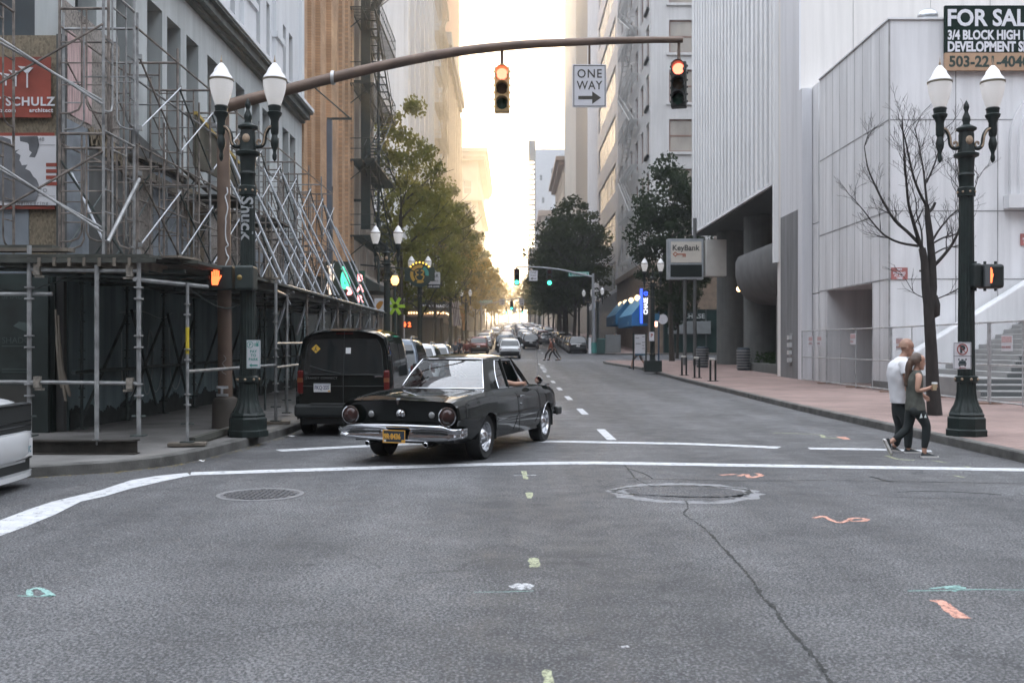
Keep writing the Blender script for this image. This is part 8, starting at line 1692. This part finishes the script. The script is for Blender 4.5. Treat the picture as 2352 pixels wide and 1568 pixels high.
for k, (x, y, T, s) in enumerate(((6.9, 112, T3, 1.32), (6.6, 121, T3, 1.35), (6.8, 132, T3, 1.25), (7.0, 145, T3, 1.2), (7.2, 160, T3, 1.15), (7.2, 179, T3, 1.1), (7.3, 202, T3, 1.15), (7.0, 230, T2, 1.1), (6.8, 262, T4, 1.15), (6.6, 300, T2, 1.2), (6.0, 345, T4, 1.25))):
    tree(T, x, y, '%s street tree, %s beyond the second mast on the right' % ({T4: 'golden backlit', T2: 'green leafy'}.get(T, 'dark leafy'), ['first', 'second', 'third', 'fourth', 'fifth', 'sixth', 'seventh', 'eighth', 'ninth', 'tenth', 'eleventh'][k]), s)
for k, (x, y) in enumerate(((-2, 455), (3, 470), (9, 462), (-9, 470))): tree(T4, x, y, ['golden tree closing the view at the street end', 'golden tree right of centre at the street end', 'golden tree rightmost at the street end', 'golden tree leftmost at the street end'][k], 1.35)
# bare tree on the right pavement
rnd = random.Random(9); bt = thing('bare_tree', 'leafless dark tree with forked trunk growing from the brick pavement behind the couple', 'tree', (9.3, 22, .15)); YB = 22.; B_ = lambda px, py, dy=0.: Vector((PX(px, YB)-9.3, dy, PZ(py, YB)-.15))
tr = MB(); r_ = .012
tr.path([B_(2147, 953), B_(2142, 880), B_(2139, 800), B_(2134, 720), B_(2132, 690)], [.165, .14, .125, .115, .105], 12)
tr.path([B_(2133, 700), B_(2127, 660), B_(2124, 600), B_(2118, 570)], [.11, .095, .085, .075], 9); tr.path([B_(2136, 720), B_(2142, 660), B_(2141, 600), B_(2136, 540), B_(2131, 500), B_(2129, 470)], [.11, .10, .085, .075, .065, .05], 9)
tr.lathe([(.001, 0), (.10, .05), (.11, .3), (.05, .5), (.001, .5)], 10, tuple(B_(2148, 730))); part('trunk', tr, BARKD, bt, 60)
br_ = MB(); tips = []
def limb(pts, r0, r1, kids=5, dy=.0, ln=.9, dep=1):
    ln *= .58; r0 *= .8; kids = int(kids*1.15)
    P = [B_(px, py, dy*i/len(pts)) for i, (px, py) in enumerate(pts)]; c = [Vector(q) for q in catmull([tuple(q) for q in P], 3)]; rs_ = [lerp(r0, r1, i/(len(c)-1)) for i in range(len(c))]; br_.path(c, rs_, 6)
    for k in range(kids):
        i = rnd.randint(len(c)//4, len(c)-1); d = (c[min(i+1, len(c)-1)]-c[max(i-1, 0)]).normalized(); q = d.orthogonal().normalized(); q.rotate(Matrix.Rotation(rnd.random()*6.28, 3, d))
        branch(br_, c[i].copy(), (d*.7+q*.65+Vector((0, 0, .25))).normalized(), ln*rnd.uniform(.6, 1.1), max(.009, rs_[i]*.45), dep, rnd, tips, .55, .12, 2, 4, .0028)
limb([(2118, 572), (2105, 545), (2090, 505), (2078, 470), (2070, 420), (2062, 350), (2055, 285)], .06, .012, 9, -.5, .8, 2); limb([(2112, 560), (2085, 530), (2060, 505), (2035, 460), (2018, 420), (2004, 380), (1998, 330)], .05, .010, 9, .4, .8, 2)
limb([(2110, 565), (2070, 556), (2040, 538), (2018, 510), (2000, 480), (1975, 445)], .038, .008, 7, .6, .7, 2); limb([(2130, 475), (2110, 450), (2090, 415), (2075, 375), (2060, 330), (2045, 300)], .045, .010, 9, -.7, .8, 2)
limb([(2130, 475), (2128, 430), (2125, 380), (2118, 330), (2112, 290)], .04, .008, 9, .3, .7, 2); limb([(2128, 420), (2142, 380), (2150, 340), (2160, 300)], .03, .008, 6, -.4, .7, 2)
limb([(2141, 615), (2162, 590), (2182, 560), (2196, 520), (2196, 470), (2188, 430), (2178, 390)], .05, .010, 8, -.5, .8, 2); limb([(2141, 555), (2158, 530), (2178, 508), (2196, 490), (2225, 470), (2255, 430), (2268, 395)], .035, .008, 8, .5, .7, 2)
limb([(2141, 560), (2170, 545), (2200, 537), (2230, 520), (2250, 500)], .028, .007, 6, .3, .6, 2); limb([(2140, 690), (2165, 680), (2200, 660), (2220, 640)], .02, .006, 4, -.3, .5, 1); limb([(2133, 685), (2115, 680), (2100, 668), (2085, 640), (2070, 620)], .014, .005, 4, .2, .5, 1)
limb([(2118, 575), (2122, 530), (2116, 490), (2118, 450), (2108, 410)], .03, .008, 6, .6, .7, 2); limb([(2125, 622), (2112, 622)], .025, .022, 0); limb([(2130, 490), (2142, 478), (2148, 465)], .05, .03, 0); limb([(2142, 585), (2172, 570), (2196, 565), (2215, 560)], .025, .008, 4, .4, .6, 1)
part('branches', br_, BARKD, bt, 60)
# ------------------------------------------------------------------ evening haze in the street canyon
hz = bpy.data.materials.new('haze_air'); hz.use_nodes = True; n_ = hz.node_tree; n_.nodes.clear()
o_ = n_.nodes.new('ShaderNodeOutputMaterial'); v_ = n_.nodes.new('ShaderNodeVolumePrincipled')
v_.inputs['Color'].default_value = (.93, .93, .95, 1); v_.inputs['Density'].default_value = .00135; v_.inputs['Anisotropy'].default_value = .72
n_.links.new(v_.outputs[0], o_.inputs['Volume'])
hb_ = struct('haze', MB().box(-590, 590, -165, 1750, -1.2, 178), hz, None, 'stuff')
